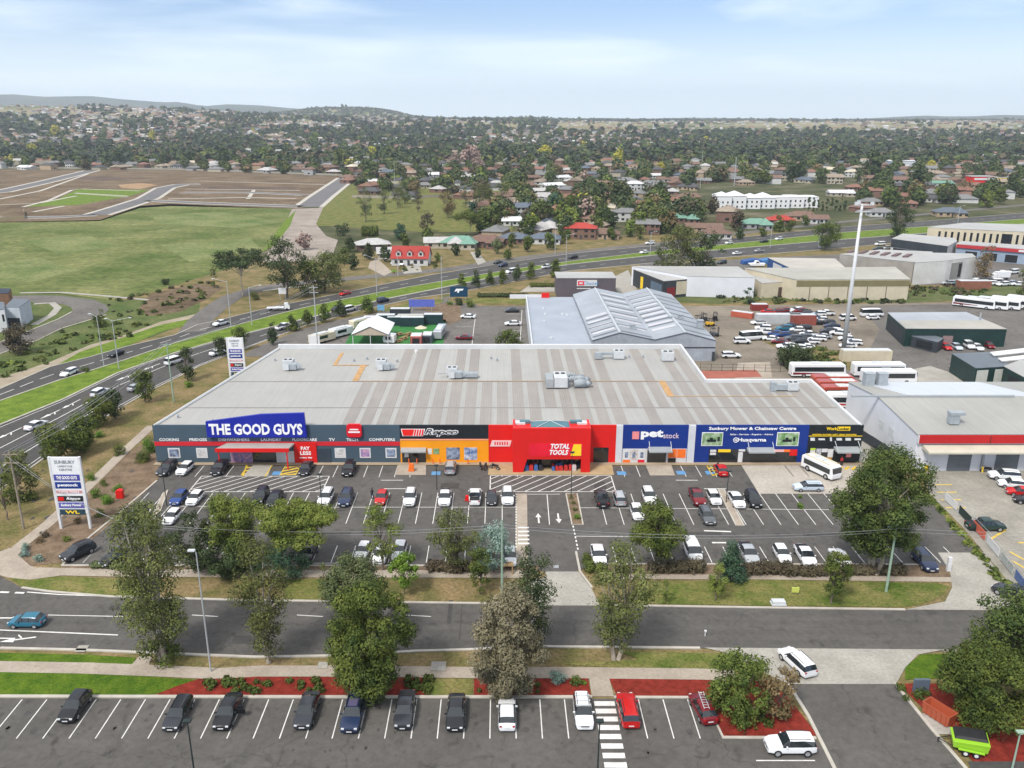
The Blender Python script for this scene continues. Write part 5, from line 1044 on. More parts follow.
# ---------------- other large buildings ----------------
CREAM = M('cream_wall', (.52, .46, .34), .8, .1, .3); WHW = ribbed('white_metal_wall', (.62, .63, .66), 0, .6, .55, .06, .2, .2); WHWY = ribbed('white_side_wall', (.60, .62, .66), 1, .6, .55, .06, .2, .2); CONW = M('precast_grey', (.30, .28, .25), .85, .15, .25)
GWALL = ribbed('grey_metal_wall', (.30, .33, .37), 0, .9, .5, .15, .3, .4); CHAR = M('charcoal_wall', (.035, .042, .05), .6, .2, .4); DGREEN = M('dark_green_wall', (.012, .035, .032), .5, .25, .5); PURP = M('plum_grey_wall', (.105, .09, .105), .6, .1, .3)
RWHITE = ribbed('pale_roof', (.37, .365, .35), 0, .7, .6, .1, .08, .2); RCREAM = ribbed('cream_roof', (.36, .345, .30), 0, .7, .6, .12, .08, .2); RGREY = ribbed('grey_roof_sheet', (.34, .36, .39), 0, .7, .55, .12, .08, .25); RDARK = ribbed('dark_grey_roof', (.12, .14, .16), 0, .7, .55, .15, .1, .25); RBLUE = M('flat_blue_grey_roof', (.30, .33, .38), .7, .08, .15)
BLUEW = M('blue_tarpaulin', (.02, .075, .24), .5, .2, .4); DOORG = ribbed('roller_door_grey', (.13, .145, .16), 2, .35, .5, .1, .5, .3)
def C(px, py, z): x, y = P(px, py, z); return (x, y)
def shed(label, roof, h, wall, rmat, hs=None, ov=.15, cat='warehouse', group=None, name='warehouse', par=None):
    """roof: outline given as picture points of the eave at height h; world corners are worked out on that height"""
    pts = [C(*p, (hs[i] if hs else h)) for i, p in enumerate(roof)]; cx = sum(p[0] for p in pts)/len(pts); cy = sum(p[1] for p in pts)/len(pts)
    r = empty(name, (cx, cy, 0), 0, label, cat, group); L_ = [(p[0]-cx, p[1]-cy) for p in pts]; hh = hs or [h]*len(pts)
    m = MB(); m.prism(L_, 0, [z-.12 for z in hh]); m.build('wall', wall, r)
    m = MB(); o = [(p[0]*(1+ov/20), p[1]*(1+ov/20)) for p in L_]; m.prism(o, [z-.118 for z in hh], hh); m.build('roof', rmat, r)
    r['_c'] = (cx, cy); r['_p'] = [c for p in L_ for c in p]; return r
def wallbox(r, i, t0, t1, z0, z1, mat, name='window', pr=.06, par=None):
    """a panel on wall segment i of a shed from fraction t0 to t1"""
    q = list(r['_p']); n = len(q)//2; a = Vector((q[2*i], q[2*i+1])); j = (i+1) % n; b = Vector((q[2*j], q[2*j+1])); d = (b-a).normalized(); nn = Vector((d.y, -d.x))
    ar = sum(q[2*k]*q[2*((k+1)%n)+1]-q[2*((k+1)%n)]*q[2*k+1] for k in range(n))
    if ar < 0: nn = -nn
    p0 = a+(b-a)*t0; p1 = a+(b-a)*t1; m = MB(); m.prism([p0+nn*.005, p1+nn*.005, p1+nn*pr, p0+nn*pr], z0, z1); return m.build(name, mat, par or r)
# right warehouse with red fascia
h = 7.1; yf = P(918, 471)[1]; xl = Q(918, 434, yf)[0]; h = Q(918, 434, yf)[1]; yb = P(849, 382, h)[1]; xr = xl+62; yr_ = P(884, 397, h+1.4)[1]
r = empty('warehouse', (xl, yf, 0), 0, 'large white warehouse with pale roof and red fascia at the right', 'warehouse')
m = MB(); X0 = 0; D = yb-yf; RR = yr_-yf
m.idx([(0,0,0),(0,D,0),(0,D,h-.1),(0,RR,h+1.3),(0,0,h-.1),(62,0,0),(62,D,0),(62,D,h-.1),(62,RR,h+1.3),(62,0,h-.1)], [(0,4,3,2,1),(5,6,7,8,9)], 1); m.idx([(0,0,0),(62,0,0),(62,0,h-.1),(0,0,h-.1)], [(0,1,2,3)]); m.idx([(0,D,0),(62,D,0),(62,D,h-.1),(0,D,h-.1)], [(3,2,1,0)]); m.build('wall', [WHW, WHWY], r)
m = MB(); m.idx([(-.15,-.15,h),(62,-.15,h),(62,RR,h+1.42),(-.15,RR,h+1.42),(-.15,-.15,h-.09),(62,-.15,h-.09),(62,RR,h+1.33),(-.15,RR,h+1.33)], [(0,1,2,3),(4,7,6,5),(0,4,5,1),(3,7,4,0),(1,5,6,2)]); m.idx([(-.15,D+.15,h),(62,D+.15,h),(-.15,D+.15,h-.09),(62,D+.15,h-.09),(62,RR,h+1.42),(-.15,RR,h+1.42),(-.15,RR,h+1.33),(62,RR,h+1.33)], [(0,5,4,1),(2,3,7,6),(0,1,3,2),(0,2,6,5)]); m.build('roof', ribbed('warehouse_roof', (.31, .308, .285), 0, .7, .6, .09, .06, .2), r)
m = MB(); m.box(.1, 62, -.5, -.01, h-1.5, h-.15); fa = m.build('fascia', M('warehouse_red', (.42, .012, .014), .5, .08, .3), r); m = MB(); m.box(-.05, 0.09, -.55, -.01, h-1.6, h-.1); m.build('fascia_end', LGREY, r)
for k in range(6): m = MB(); m.box(12.5*k+12, 12.5*k+12.12, -.53, -.501, h-1.5, h-.15); m.build('joint', TRIM, fa)
m = MB(); m.prism([(1, -.02), (62, -.02), (62, -2.6), (1, -2.6)], h-2.6, [h-1.85, h-1.85, h-2.3, h-2.3]); m.build('awning', M('cream_awning', (.50, .47, .38), .7, .1, .3), r)
x = 5.8
while x < 55:
    m = MB(); m.box(x, x+3.9, -.08, -.01, 0, 4.0); m.build('roller_door', DOORG, r); m = MB(); m.box(x+5.6, x+5.95, -.35, -.01, 0, 4.6); m.build('downpipe', GREYM, r); m = MB(); m.box(x+5.65, x+5.9, -.7, -.45, 0, 1.0); m.build('bollard', YSIGN, r); x += 8.05
m = MB(); m.box(2.0, 2.7, -.12, -.01, 0, 1.1); m.build('meter_box', YSIGN, r)
m = MB(); m.box(-.05, -.005, 8, 10, 2.8, 4.4); m.box(-.05, -.005, 12, 14, 2.8, 4.4); m.build('wall_vents', LGREY, r)
for (px, py, nm) in ((953, 421, 'roof_cowl'),): 
    X, Y = P(px, py, h+.9); m = MB(); m.box(-.8, .8, -.6, .6, 0, 1.6); m.box(-.9, 1.6, -.7, .7, 1.6, 2.1); tag(m.build(nm, HVD, loc=(X, Y, h+.5)), 'grey metal exhaust cowl alone on the big pale warehouse roof', 'roof cowl')
for i, (px, py) in enumerate(((868, 384), (881, 384))): X, Y = P(px, py, h+.6); m = MB(); m.box(-.9, .9, -.8, .8, -.3, 2.7); m.box(-.95, .95, -.85, .85, 2.71, 2.85); tag(m.build('flue', HVD, loc=(X, Y, h+.1)), ['left', 'right'][i]+' of two tall grey flues at the back of the red fascia warehouse roof', 'flue')
X, Y = P(945, 394, h+1.5); m = MB(); m.box(-16, 14, -.25, .25, h+1.43, h+1.75); m.build('ridge_beam', GREYM, r, loc=(X-xl-2, RR, 0))
m = MB(); m.prism([(6, RR+.4), (30, RR+.4), (26, D-.4), (2, D-.4)], [h+1.2, h+1.2, h-.3, h-.3], [h+1.50, h+1.50, h+.12, h+.12]); m.build('newer_roof_panel', ribbed('white_blue_roof', (.50, .53, .57), 0, .7, .5, .05, .1, .2), r)
# grey multi gable shed and its flat roofed wing
yf = P(716, 361)[1]; zE = Q(716, 340, yf)[1]; zP = Q(684, 332, yf)[1]; xs_ = [Q(p, 340, yf)[0] for p in (592, 619.5, 654.5, 684.5, 716)]; yb = P(596, 288, zP)[1]
r = empty('gabled_shed', (xs_[2], yf, 0), 0, 'grey corrugated metal shed with a double gabled roof behind the shops', 'shed'); DD = yb-yf; xx = [x-xs_[2] for x in xs_]; zz = [zE, zP, zE+.2, zP, zE]; sh = [ (xs_[i]*0) for i in range(5)]
m = MB(); F0 = [(xx[i], 0, zz[i]) for i in range(5)]; B0 = [(xx[i], DD, zz[i]) for i in range(5)]
m.face([(xx[0], 0, 0), (xx[4], 0, 0)] + [(p[0], 0, p[2]-.1) for p in F0[::-1]]); m.face(([(xx[0], DD, 0), (xx[4], DD, 0)] + [(p[0], DD, p[2]-.1) for p in B0[::-1]])[::-1])
m.face([(xx[4], 0, 0), (xx[4], DD, 0), (xx[4], DD, zE-.1), (xx[4], 0, zE-.1)]); m.face([(xx[0], DD, 0), (xx[0], 0, 0), (xx[0], 0, zE-.1), (xx[0], DD, zE-.1)]); m.build('wall', GWALL, r)
GR2 = ribbed('gable_roof_sheet', (.30, .325, .355), 1, .8, .5, .14, .12, .3); m = MB()
for i in range(4): m.face([(xx[i], -.3, zz[i]), (xx[i+1], -.3, zz[i+1]), (xx[i+1], DD+.3, zz[i+1]), (xx[i], DD+.3, zz[i])])
ro = m.build('roof', GR2, r); rng = random.Random(9)
for i, y0_, y1_, n_ in ((0, .03, .42, 5), (2, .2, .98, 9), (3, .05, .95, 8), (1, .02, .95, 7)):
    for k in range(n_):
        y = DD*(y0_+(y1_-y0_)*k/n_); a, b = .06, .94; P0 = Vector((xx[i], 0, zz[i])); P1 = Vector((xx[i+1], 0, zz[i+1])); u = P0.lerp(P1, a); v = P0.lerp(P1, b)
        m = MB(); m.face([(u.x, y, u.z+.05), (v.x, y, v.z+.05), (v.x, y+DD*.018, v.z+.05), (u.x, y+DD*.018, u.z+.05)]); m.build('rooflight_strip', M('smoky_rooflight', (.13, .14, .16), .5, .2, .4), r)
for i, n_ in ((0, 4), (1, 7), (2, 9)):
    for k in range(n_):
        y = DD*((.05 if i == 0 else .1)+(.4 if i == 0 else .85)*k/n_); P0 = Vector((xx[i], 0, zz[i])); P1 = Vector((xx[i+1], 0, zz[i+1])); u = P0.lerp(P1, .1); v = P0.lerp(P1, .9)
        m = MB(); m.face([(u.x, y+DD*.025, u.z+.04), (v.x, y+DD*.025, v.z+.04), (v.x, y+DD*.065, v.z+.04), (u.x, y+DD*.065, u.z+.04)]); m.build('pale_roof_sheet', ribbed('pale_sheet', (.48, .48, .50), 1, .8, .5, .08, .2, .2), r)
for i in (1, 3): m = MB(); m.tube((xx[i], -.3, zz[i]+.05), (xx[i], DD+.3, zz[i]+.05), .18, n=6); m.build('ridge_cap', LGREY, r)
m = MB(); m.box(xx[0], xx[4], -.12, -.01, zE-2.0, zE-1.8); m.build('girt_line', TRIM, r); m = MB()
for x_, y_, s_ in ((xx[2]-4.5, .12*DD, 1.2), (xx[3]+2.6, .32*DD, 1.1), (xx[4]-1.5, .2*DD, 1.4), (xx[3]-.5, .28*DD, 1)): v = MB(); v.box(x_-s_/2, x_+s_/2, y_-s_/2, y_+s_/2, zE-.2, zE+2.2); v.box(x_-s_*.6, x_+s_*.6, y_-s_*.6, y_+s_*.6, zE+2.21, zE+2.45); v.build('roof_vent', HVD, r)
m = MB(); m.box(xx[4]-.7, xx[4]-.1, -.3, -.01, 0, 2.4); m.build('side_door', CHAR, r)
hw_ = 4.6; a, b, c, d = C(533, 346, hw_), (xs_[0]-.1, P(560, 346, hw_)[1]), (xs_[0]-.1, P(560, 297, hw_)[1]), C(527, 297, hw_)
r = empty('flat_roofed_wing', ((a[0]+b[0])/2, a[1], 0), 0, 'flat blue grey roofed building with a red front beside the gabled shed', 'building'); ox, oy = (a[0]+b[0])/2, a[1]; L_ = [(p[0]-ox, p[1]-oy) for p in (a, b, c, d)]
m = MB(); m.prism(L_, 0, hw_-.2); m.build('wall', PURP, r); m = MB(); m.prism(L_, hw_-.198, hw_); m.build('roof', RBLUE, r); m = MB(); q0, q1 = Vector(L_[0]), Vector(L_[3]); m.prism([q0, q1, q1+Vector((-.4, 0)), q0+Vector((-.4, 0))], 0, hw_+.5); m.build('parapet', LGREY, r); m = MB()
for px, py in ((543, 309), (544, 322), (562, 315), (567, 316), (551, 339), (545, 315)): X, Y = P(px, py, hw_); m.box(X-ox-.3, X-ox+.3, Y-oy-.3, Y-oy+.3, hw_+.01, hw_+.5)
m.build('roof_vents', LGREY, r); X, Y = P(545.5, 298, hw_); m = MB(); m.box(-1.2, 1.2, -.3, .3, 0, 2.0); m.build('red_sign', REDP, r, loc=(X-ox, Y-oy+.5, hw_-.5)); m = MB(); m.box(-6, 5, 0, .15, 0, 1.3); m.build('trellis_screen', WPOST, r, loc=(X-ox-5, Y-oy+1, hw_-.4))
# plum building with sign
yf = P(580, 297)[1]; h = Q(580, 278, yf)[1]; x0, x1 = Q(557, 280, yf)[0], Q(616, 280, yf)[0]; yb = P(580, 272, h)[1]
r = empty('showroom_building', ((x0+x1)/2, yf, 0), 0, 'plum grey showroom with white roof and a pale signboard behind the gabled shed', 'showroom'); w2 = (x1-x0)/2; m = MB(); m.box(-w2, w2, 0, yb-yf, 0, h-.1); m.build('wall', PURP, r); m = MB(); m.box(-w2-.2, w2+.2, -.2, yb-yf, h-.098, h+.1); m.build('roof', RWHITE, r)
m = MB(); a_, b_ = Q(577, 280, yf)[0]-(x0+x1)/2, Q(597, 280, yf)[0]-(x0+x1)/2; z0_, z1_ = Q(580, 286, yf)[1], Q(580, 280, yf)[1]; m.box(a_, b_, -.3, -.01, z0_, z1_); s_ = m.build('signboard', WPOST, r)
m = MB(); m.box(a_+.3, a_+2.4, -.36, -.301, z0_+.3, z1_-.3); lg_ = m.build('red_square', M('logo_red', (.7, .05, .08), .5, .05, 1), s_); m = MB(); m.box(a_+.8, a_+1.9, -.39, -.361, z0_+.75, z1_-.75); m.build('square_centre', WPOST, lg_) if False else m.build('square_centre', WPOST, s_)
text('Choices', (a_+b_)/2+1.3, (z0_+z1_)/2, -.31, 5.0, 1.3, M('sign_blue_text', (.03, .25, .5), .5, .05, 1), s_); m = MB(); m.box(a_, b_-2, -.05, -.01, z0_-1.0, z0_-.7); m.build('white_text_line', WPOST, r)
# others
r = shed('long white flat warehouse with a charcoal front facing the highway', [(687,276),(755,277.5),(738,266.5),(632,266)], 7, WHW, RWHITE, name='warehouse')
r2 = shed('charcoal glazed front wing of the long white warehouse', [(632,268.5),(664,281),(687,279),(687,276.4),(634,266.6)], 6, CHAR, RWHITE, name='office_wing', cat='building'); wallbox(r2, 0, .62, .95, .3, 4.5, M('blue_grey_wall', (.10, .14, .19), .6, .1, .3), 'cladding'); wallbox(r2, 1, .15, .5, .2, 3.6, M('maroon_door', (.20, .02, .025), .5, .1, 1), 'door'); wallbox(r2, 0, .3, .38, .2, 4.5, YSIGN, 'door'); wallbox(r2, 1, .55, 1, 1.0, 5.4, CREAM, 'cladding')
r = shed('long cream industrial shed with ribbed cream roof behind the grass strip', [(797,279.5),(910,279),(895,266.8),(745,268)], 7, CREAM, RCREAM); wallbox(r, 0, .0, 1, 4.6, 6.6, M('olive_band', (.18, .16, .08), .7, .1, .4), 'band')
for k in range(5): wallbox(r, 0, .17*k+.12, .17*k+.125, 0, 4.6, M('brown_joint', (.1, .08, .06), .8, .1, 1), 'joint', .09)
r = shed('low cream shed end with white lean-to roof left of the long cream shed', [(762,283),(796,281),(790,274),(745,272)], 5.2, CREAM, RWHITE, cat='shed', name='shed'); wallbox(r, 0, .5, .9, 0, 3.4, M('brown_opening', (.09, .06, .045), .8, .2, 1), 'doorway')
r = shed('pale corrugated boat shed with blue end wall by the highway', [(792,268.5),(845,267.5),(835,258.5),(768,257.5)], 5.5, BLUEW, ribbed('beige_roof', (.42, .39, .34), 1, .9, .6, .12, .1, .3), cat='shed', name='boat_shed'); wallbox(r, 3, .25, .6, .8, 4.6, WPOST, 'door')
for (x, y, w_, c_, lb) in ((752, 261.5, 9, BLUEW, 'blue covered stack at the left of the boat yard'), (768, 261, 10, M('light_blue_cover', (.05, .16, .36), .5, .2, .5), 'light blue covered boat beside the blue shed wall')):
    X, Y = P(x, y, 1); m = MB(); m.slab([(-w_/2, 0), (w_/2, 0), (w_/2-.8, 1.7), (w_*.1, 2.3), (-w_/2+.5, 1.5)], -2.2, 2.2); tag(m.build('covered_boat', c_, bevel=.3, loc=(X, Y, 0)), lb, 'covered boat')
X, Y = P(757, 265, .6); m = MB(); m.slab([(-3.6, 1.2), (-2.8, .2), (2.8, .2), (3.2, 1.3), (1, 1.35), (.4, 2.3), (-.8, 2.3), (-1.2, 1.4)], -1.1, 1.1); r = m.build('cabin_boat', PAINT['white'], bevel=.2, loc=(X, Y, .1)); tag(r, 'small white cabin boat in front of the blue covers', 'boat'); m = MB(); m.box(-.7, .35, -1.13, 1.13, 1.55, 2.1); m.build('cabin_windows', CGL, r)
r = shed('grey concrete warehouse with sawtooth strips on its roof', [(840,254),(914,262),(935,258),(932,251.5),(880,249.5)], 7.5, CONW, RWHITE, name='warehouse')
for k in range(6):
    m = MB(); X, Y = P(852+k*11, 251.5+k*.9, 7.6); m.prism([(-3.2, -3), (-1.2, -3), (3.5, 3), (1.5, 3)], 0, .5); m.build('roof_strip', M('maroon_strip', (.14, .09, .09), .7, .1, .5), r, loc=(X-r.location.x, Y-r.location.y, 7.52))
r = shed('white concrete panel block with a dark recess at the corner of the grey warehouse', [(914.8,262.5),(948,260.5),(976,256.8),(972,253.5),(925,252.5)], 8.2, M('white_precast', (.56, .55, .52), .8, .12, .25), RWHITE, name='warehouse'); wallbox(r, 1, .15, .55, 1, 7, M('grey_precast', (.25, .24, .22), .85, .1, .3), 'recess_wall'); wallbox(r, 1, .42, .52, 1.5, 6.5, GLASS, 'window', .12)
r = shed('two storey cream office block with tall narrow windows beside the highway', [(928,227.2),(1060,233.5),(1080,226),(964,222.6)], 8.2, CREAM, RWHITE, cat='office building', name='office_building')
for k in range(18): wallbox(r, 0, .09+k*.05, .108+k*.05, 1.8, 6.6, GLASS)
wallbox(r, 0, .58, .66, 1.5, 6.8, GLASS, 'entry_glazing', .1)
r = shed('low shop with charcoal sign band and white lettering near the highway', [(892,238.5),(948,246),(957,241),(955,238),(903,233.5)], 6.5, M('shop_white', (.5, .5, .48), .8, .1, .4), RWHITE, cat='shop', name='shop_building'); wallbox(r, 0, 0, 1, 2.9, 6.4, CHAR, 'sign_band', .2); wallbox(r, 0, .05, .95, .4, 2.6, GLASS, 'window', .1)
r = shed('shop with red canopy band and pale blue wall at the right edge', [(957,243.8),(1060,252),(1062,247.5),(962,241)], 6.2, M('pale_blue_wall', (.24, .30, .38), .8, .1, .4), RWHITE, cat='shop', name='shop_building'); wallbox(r, 0, 0, 1, 4.7, 6.0, M('dull_red_band', (.40,.03,.035), .6, .1, .4), 'canopy_band', .6); wallbox(r, 0, .62, .75, 5.0, 5.8, WPOST, 'sign', .65)
for k in range(4): wallbox(r, 0, .1+k*.2, .22+k*.2, .3, 3.4, GLASS)
r = shed('black workshop shed with grey and cream roof in the bus yard', [(906,328.5),(1007,329),(966,312),(888,312.5)], 4.9, DGREEN, RGREY, cat='workshop', name='workshop'); m = MB(); q = [C(*p, 4.95) for p in ((906,328.5),(1007,329),(987,320.5),(898,320.5))]; m.prism([(a[0]-r.location.x, a[1]-r.location.y) for a in q], 4.91, 4.98); m.build('cream_roof_panel', RCREAM, r); wallbox(r, 0, .38, .48, .2, 3, M('pinkish_panel', (.25, .17, .17), .7, .1, 1), 'wall_board'); wallbox(r, 3, .1, .9, .3, 3.8, CHAR, 'roller_door'); X, Y = P(980, 319, 5.2); m = MB(); m.tube((0, 0, 0), (0, 0, 2), .25, n=8); m.build('flue', GREYM, r, loc=(X-r.location.x, Y-r.location.y, 4.9)); wallbox(r, 0, .1, .3, .5, 3.2, GLASS, 'window')
rr = shed('small dark lean-to office on the front of the black workshop', [(912,336),(938,342),(944,338),(912,329.5)], 3.0, CHAR, RDARK, cat='shed', name='lean_to'); wallbox(rr, 0, .2, .8, .6, 2.4, GLASS)
r = shed('dark roofed carport building at the right edge of the yard', [(976,368),(1010,366),(992,352),(952,353.5)], 4.6, DGREEN, RDARK, cat='carport', name='carport_building'); wallbox(r, 0, .05, .38, .2, 4, M('pale_panel', (.45, .46, .42), .8, .1, .4), 'panel'); wallbox(r, 0, .58, .9, .2, 4, M('pale_panel', (.45,.46,.42)), 'panel')
r = shed('dark green building with a white hipped roof cut by the right edge', [(1004,366),(1030,380),(1090,380),(1080,362),(1020,360)], 4.8, DGREEN, RWHITE, cat='building', name='service_building'); wallbox(r, 0, .25, .8, .3, 3.6, TRIM, 'garage_opening')
for i, (a_, b_, c_, d_) in enumerate((((990, 352), (1050, 345), (1052, 349), (994, 355.5)), ((998, 358), (1050, 352), (1052, 356), (1002, 361)))):
    q = [C(*p, 5) for p in (a_, b_, c_, d_)]; cx, cy = q[0]; m = MB(); m.prism([(x-cx, y-cy) for x, y in q], 4.8, 5.0); o = m.build('shade_sail_roof', WPOST, None, loc=(cx, cy, 0)); tag(o, ['upper', 'lower'][i]+' of two white framed canopy roofs right of the dark carport', 'canopy')
    for k in range(3):
        x, y = Vector(q[0]).lerp(Vector(q[1]), k/2) - Vector((cx, cy)); m = MB(); m.tube((x, y-.3, 0), (x, y-.3, 4.8), .1); m.build('post', WPOST, o)
# white townhouse row
for i in range(7):
    X, Y = P(723+i*14.5, 209.5-i*.3); r = empty('townhouse', (X, Y, 0), R(-4), f"{['leftmost','second','third','fourth','fifth','sixth','rightmost'][i]} white townhouse of the long white row beyond the highway", 'townhouse', 'long row of white townhouses'); w_ = 10.6; h_ = 8.6 if i < 2 else 7.2
    m = MB(); m.box(-w_/2, w_/2, 0, 14+i%2*5, 0, h_); m.build('wall', M('white_render', (.66, .66, .66), .8, .06, .5), r); m = MB(); e = h_+.01; d_ = 14+i%2*5
    m.idx([(-w_/2-.4,-.4,e),(w_/2+.4,-.4,e),(w_/2+.4,d_+.4,e),(-w_/2-.4,d_+.4,e),(0,4,e+2.4),(0,d_-4,e+2.4)] if i < 4 else [(-w_/2,-.2,e),(w_/2,-.2,e),(w_/2,d_,e),(-w_/2,d_,e),(0,4,e+.5),(0,d_-4,e+.5)], [(0,1,4),(1,2,5,4),(2,3,5),(3,0,4,5)]); m.build('roof', M('white_roof', (.60, .60, .61), .6, .06, .5), r)
    for k in range(3):
        for z_ in (1, 4): m = MB(); m.box(-w_/2+1.2+k*3.2, -w_/2+2.2+k*3.2, -.06, -.005, z_, z_+1.3); m.build('window', GLASS, r)
# marquee and containers in the lot
yf = P(375, 346)[1]; x0, x1 = Q(353, 343, yf)[0], Q(388, 343, yf)[0]; r = empty('marquee', ((x0+x1)/2, yf, 0), 0, 'white gable roofed marquee tent on artificial turf behind the shops', 'marquee'); w2 = (x1-x0)/2; dd = 13
m = MB(); m.idx([(-w2-.3,-.3,3.2),(0,-.3,5.4),(w2+.3,-.3,3.2),(-w2-.3,dd,3.2),(0,dd,5.4),(w2+.3,dd,3.2)], [(0,1,4,3),(1,2,5,4)]); ro = m.build('canopy', M('marquee_fabric', (.66, .68, .72), .7, .05, .5), r); md = ro.modifiers.new('thick', 'SOLIDIFY'); md.thickness = .06
m = MB(); m.face([(-w2, 0, 2.9), (w2, 0, 2.9), (w2, 0, 3.2), (0, 0, 5.2), (-w2, 0, 3.2)]); m.build('gable_panel', M('beige_fabric', (.45, .38, .30), .8, .1, .5), r).modifiers.new('thick', 'SOLIDIFY').thickness = .05
for x in (-w2, 0, w2):
    for y in (.05, dd-.2):
        if x == 0 and y > 1: continue
        m = MB(); m.box(x-.08, x+.08, y, y+.16, 0, 3.1); m.build('post', WPOST, r)
def container(px, py, w_, d_, h_, mat, label, name='shipping_container', hd=0, grp='containers around the artificial turf'):
    X, Y = P(px, py); r = empty(name, (X, Y, .08), R(hd), label, 'container', grp); m = MB(); m.box(-w_/2, w_/2, 0, d_, 0, h_); m.build('body', mat, r); m = MB(); m.box(-w_/2+.15, w_/2-.15, .2, d_-.2, h_+.001, h_+.12); m.build('roof', LGREY, r); m = MB(); m.box(-w_*.3, w_*.3, -.06, -.005, .3, h_*.8); [m.box(-w_*.46+k*w_*.115-.04, -w_*.46+k*w_*.115+.04, -.09, -.061, .2, h_-.1) for k in range(9)]; m.build('doors', TRIM if name == 'kiosk' else mat, r); return r
TEALB = M('container_dark', (.015, .04, .045), .6, .2, .6)
container(385.5, 325, 5.6, 2.6, 2.7, TEALB, 'dark container at the left end of the row behind the turf'); container(397, 326, 5.8, 2.6, 2.4, TEALB, 'dark container with white roof, second in the row behind the turf'); container(412, 327, 7, 2.6, 2.6, TEALB, 'dark container right of the white roofed one'); container(433, 325, 5.6, 2.6, 2.9, TEALB, 'tall dark container at the right end of the row')
container(400, 319, 6, 2.4, 2.9, CHAR, 'charcoal container standing behind the row of dark containers'); container(411, 321.5, 8, 1.2, 1.9, CREAM, 'cream hoarding behind the dark containers'); container(427, 344, 2.6, 4.5, 2.2, M('slate_roof_box', (.12, .15, .18), .6, .1, .5), 'small grey roofed kiosk beside the pink kiosk', 'kiosk')
container(416, 346, 3, 4, 2.5, M('pink_kiosk', (.55, .15, .13), .6, .1, .5), 'coral pink kiosk on the artificial turf', 'kiosk'); container(369, 326.5, 3.4, 2.2, 2.6, M('mural_blue', (.06, .10, .3), .5, scale=.8, c2=(.6, .3, .45)), 'blue and pink painted stall left of the dark containers', 'kiosk')
X, Y = P(421, 332, 1); m = MB(); m.tube((0, 0, 0), (0, 0, 2.2), .05); r = m.build('umbrella_pole', LGREY, loc=(X, Y, .08)); tag(r, 'round cream umbrella standing on the artificial turf', 'umbrella'); m = MB(); m.tube((0, 0, 2.1), (0, 0, 2.8), 1.7, .1, n=12); m.build('canopy', CREAM, r)
for i, (x, y) in enumerate(((393, 337), (398, 341), (404, 338), (408, 334), (399, 334))):
    X, Y = P(x, y, .5); r = empty('picnic_table', (X, Y, .09), R(55), ['picnic table nearest the marquee on the turf', 'picnic table closest to the shop parapet on the turf', 'picnic table left of the pink kiosk', 'picnic table beneath the cream umbrella', 'picnic table in front of the dark containers'][i], 'picnic table', 'picnic tables on the turf'); WD = M('table_timber', (.30, .20, .10), .8, .2, 2)
    m = MB(); m.box(-1, 1, -.4, .4, .7, .76); m.build('tabletop', WD, r)
    for s in (-1, 1): m = MB(); m.box(-1, 1, *sorted((s*.6, s*.85)), .42, .47); m.build('seat', WD, r); m = MB(); m.box(s*.7-.05, s*.7+.05, -.8, .8, .0, .69); m.build('leg', WD, r)
# yard containers and machines
container(779, 325, 13, 2.6, 2.9, M('silver_container', (.42, .43, .43), .6, .15, .3), 'long silver trailer box in the middle of the vehicle yard', hd=0, grp='containers in the gravel yard'); container(803, 325.5, 7.5, 2.6, 2.9, M('red_container', (.26, .07, .05), .6, .15, .3), 'rust red container right of the silver trailer box', grp='containers in the gravel yard'); container(975, 290, 11, 3, 3, M('brick_red_container', (.24, .10, .065), .7, .15, .3), 'brick red container on the grass strip before the concrete warehouse', grp='containers in the gravel yard'); container(867, 362, 12, 2.6, 2.7, CREAM, 'cream container beside the base of the tall pole', grp='containers in the gravel yard')
container(760, 311, 5, 2.4, 1.9, M('dull_red_container', (.22,.035,.03), .7, .15, .5), 'bright red container at the left back of the vehicle yard', grp='containers in the gravel yard'); container(741, 318, 6.5, 2.2, 1.6, M('orange_red_bin', (.42, .10, .06), .6, .1, .5), 'open orange red skip at the left of the vehicle yard', 'skip_bin', -35, 'containers in the gravel yard')
def digger(px, py, mat, label, hd):
    X, Y = P(px, py, .7); r = empty('forklift', (X, Y, .05), R(hd), label, 'forklift', 'machines beside the gabled shed'); m = MB(); m.slab([(-1.1, .5), (1.1, .5), (1.1, 1.1), (.2, 1.2), (-.2, 1.3), (-1.1, 1.5)], -.6, .6); m.build('body', mat, r, bevel=.08)
    for x_, y_ in ((-.8, -.55), (.8, -.55), (-.8, .55), (.8, .55)): m = MB(); m.tube((x_, y_-.15, .4), (x_, y_+.15, .4), .4, n=10); m.build('wheel', TYRE, r)
    m = MB()
    for y_ in (-.5, .5): m.tube((.1, y_, 1.2), (0, y_, 2.3), .05); m.tube((-.9, y_, 1.4), (-.8, y_, 2.3), .05)
    m.box(-.9, .1, -.6, .6, 2.3, 2.38); m.build('cage', TRIM, r); m = MB(); m.box(1.15, 1.3, -.35, -.25, .1, 2.6); m.box(1.15, 1.3, .25, .35, .1, 2.6); m.box(1.3, 2.2, -.35, -.2, .1, .18); m.build('mast', TRIM, r)
digger(698, 321, PAINT['navy'], 'dark forklift nearest the gabled shed', 40); digger(704, 319, PAINT['dark'], 'grey forklift between two machines', 100); digger(710, 324, PAINT['yellow'], 'yellow forklift beside the gabled shed', 20); digger(715, 318, PAINT['black'], 'black forklift with tall mast at the right of the machines', 80); digger(714, 334, PAINT['grey'], 'grey forklift below the yellow one', 10)
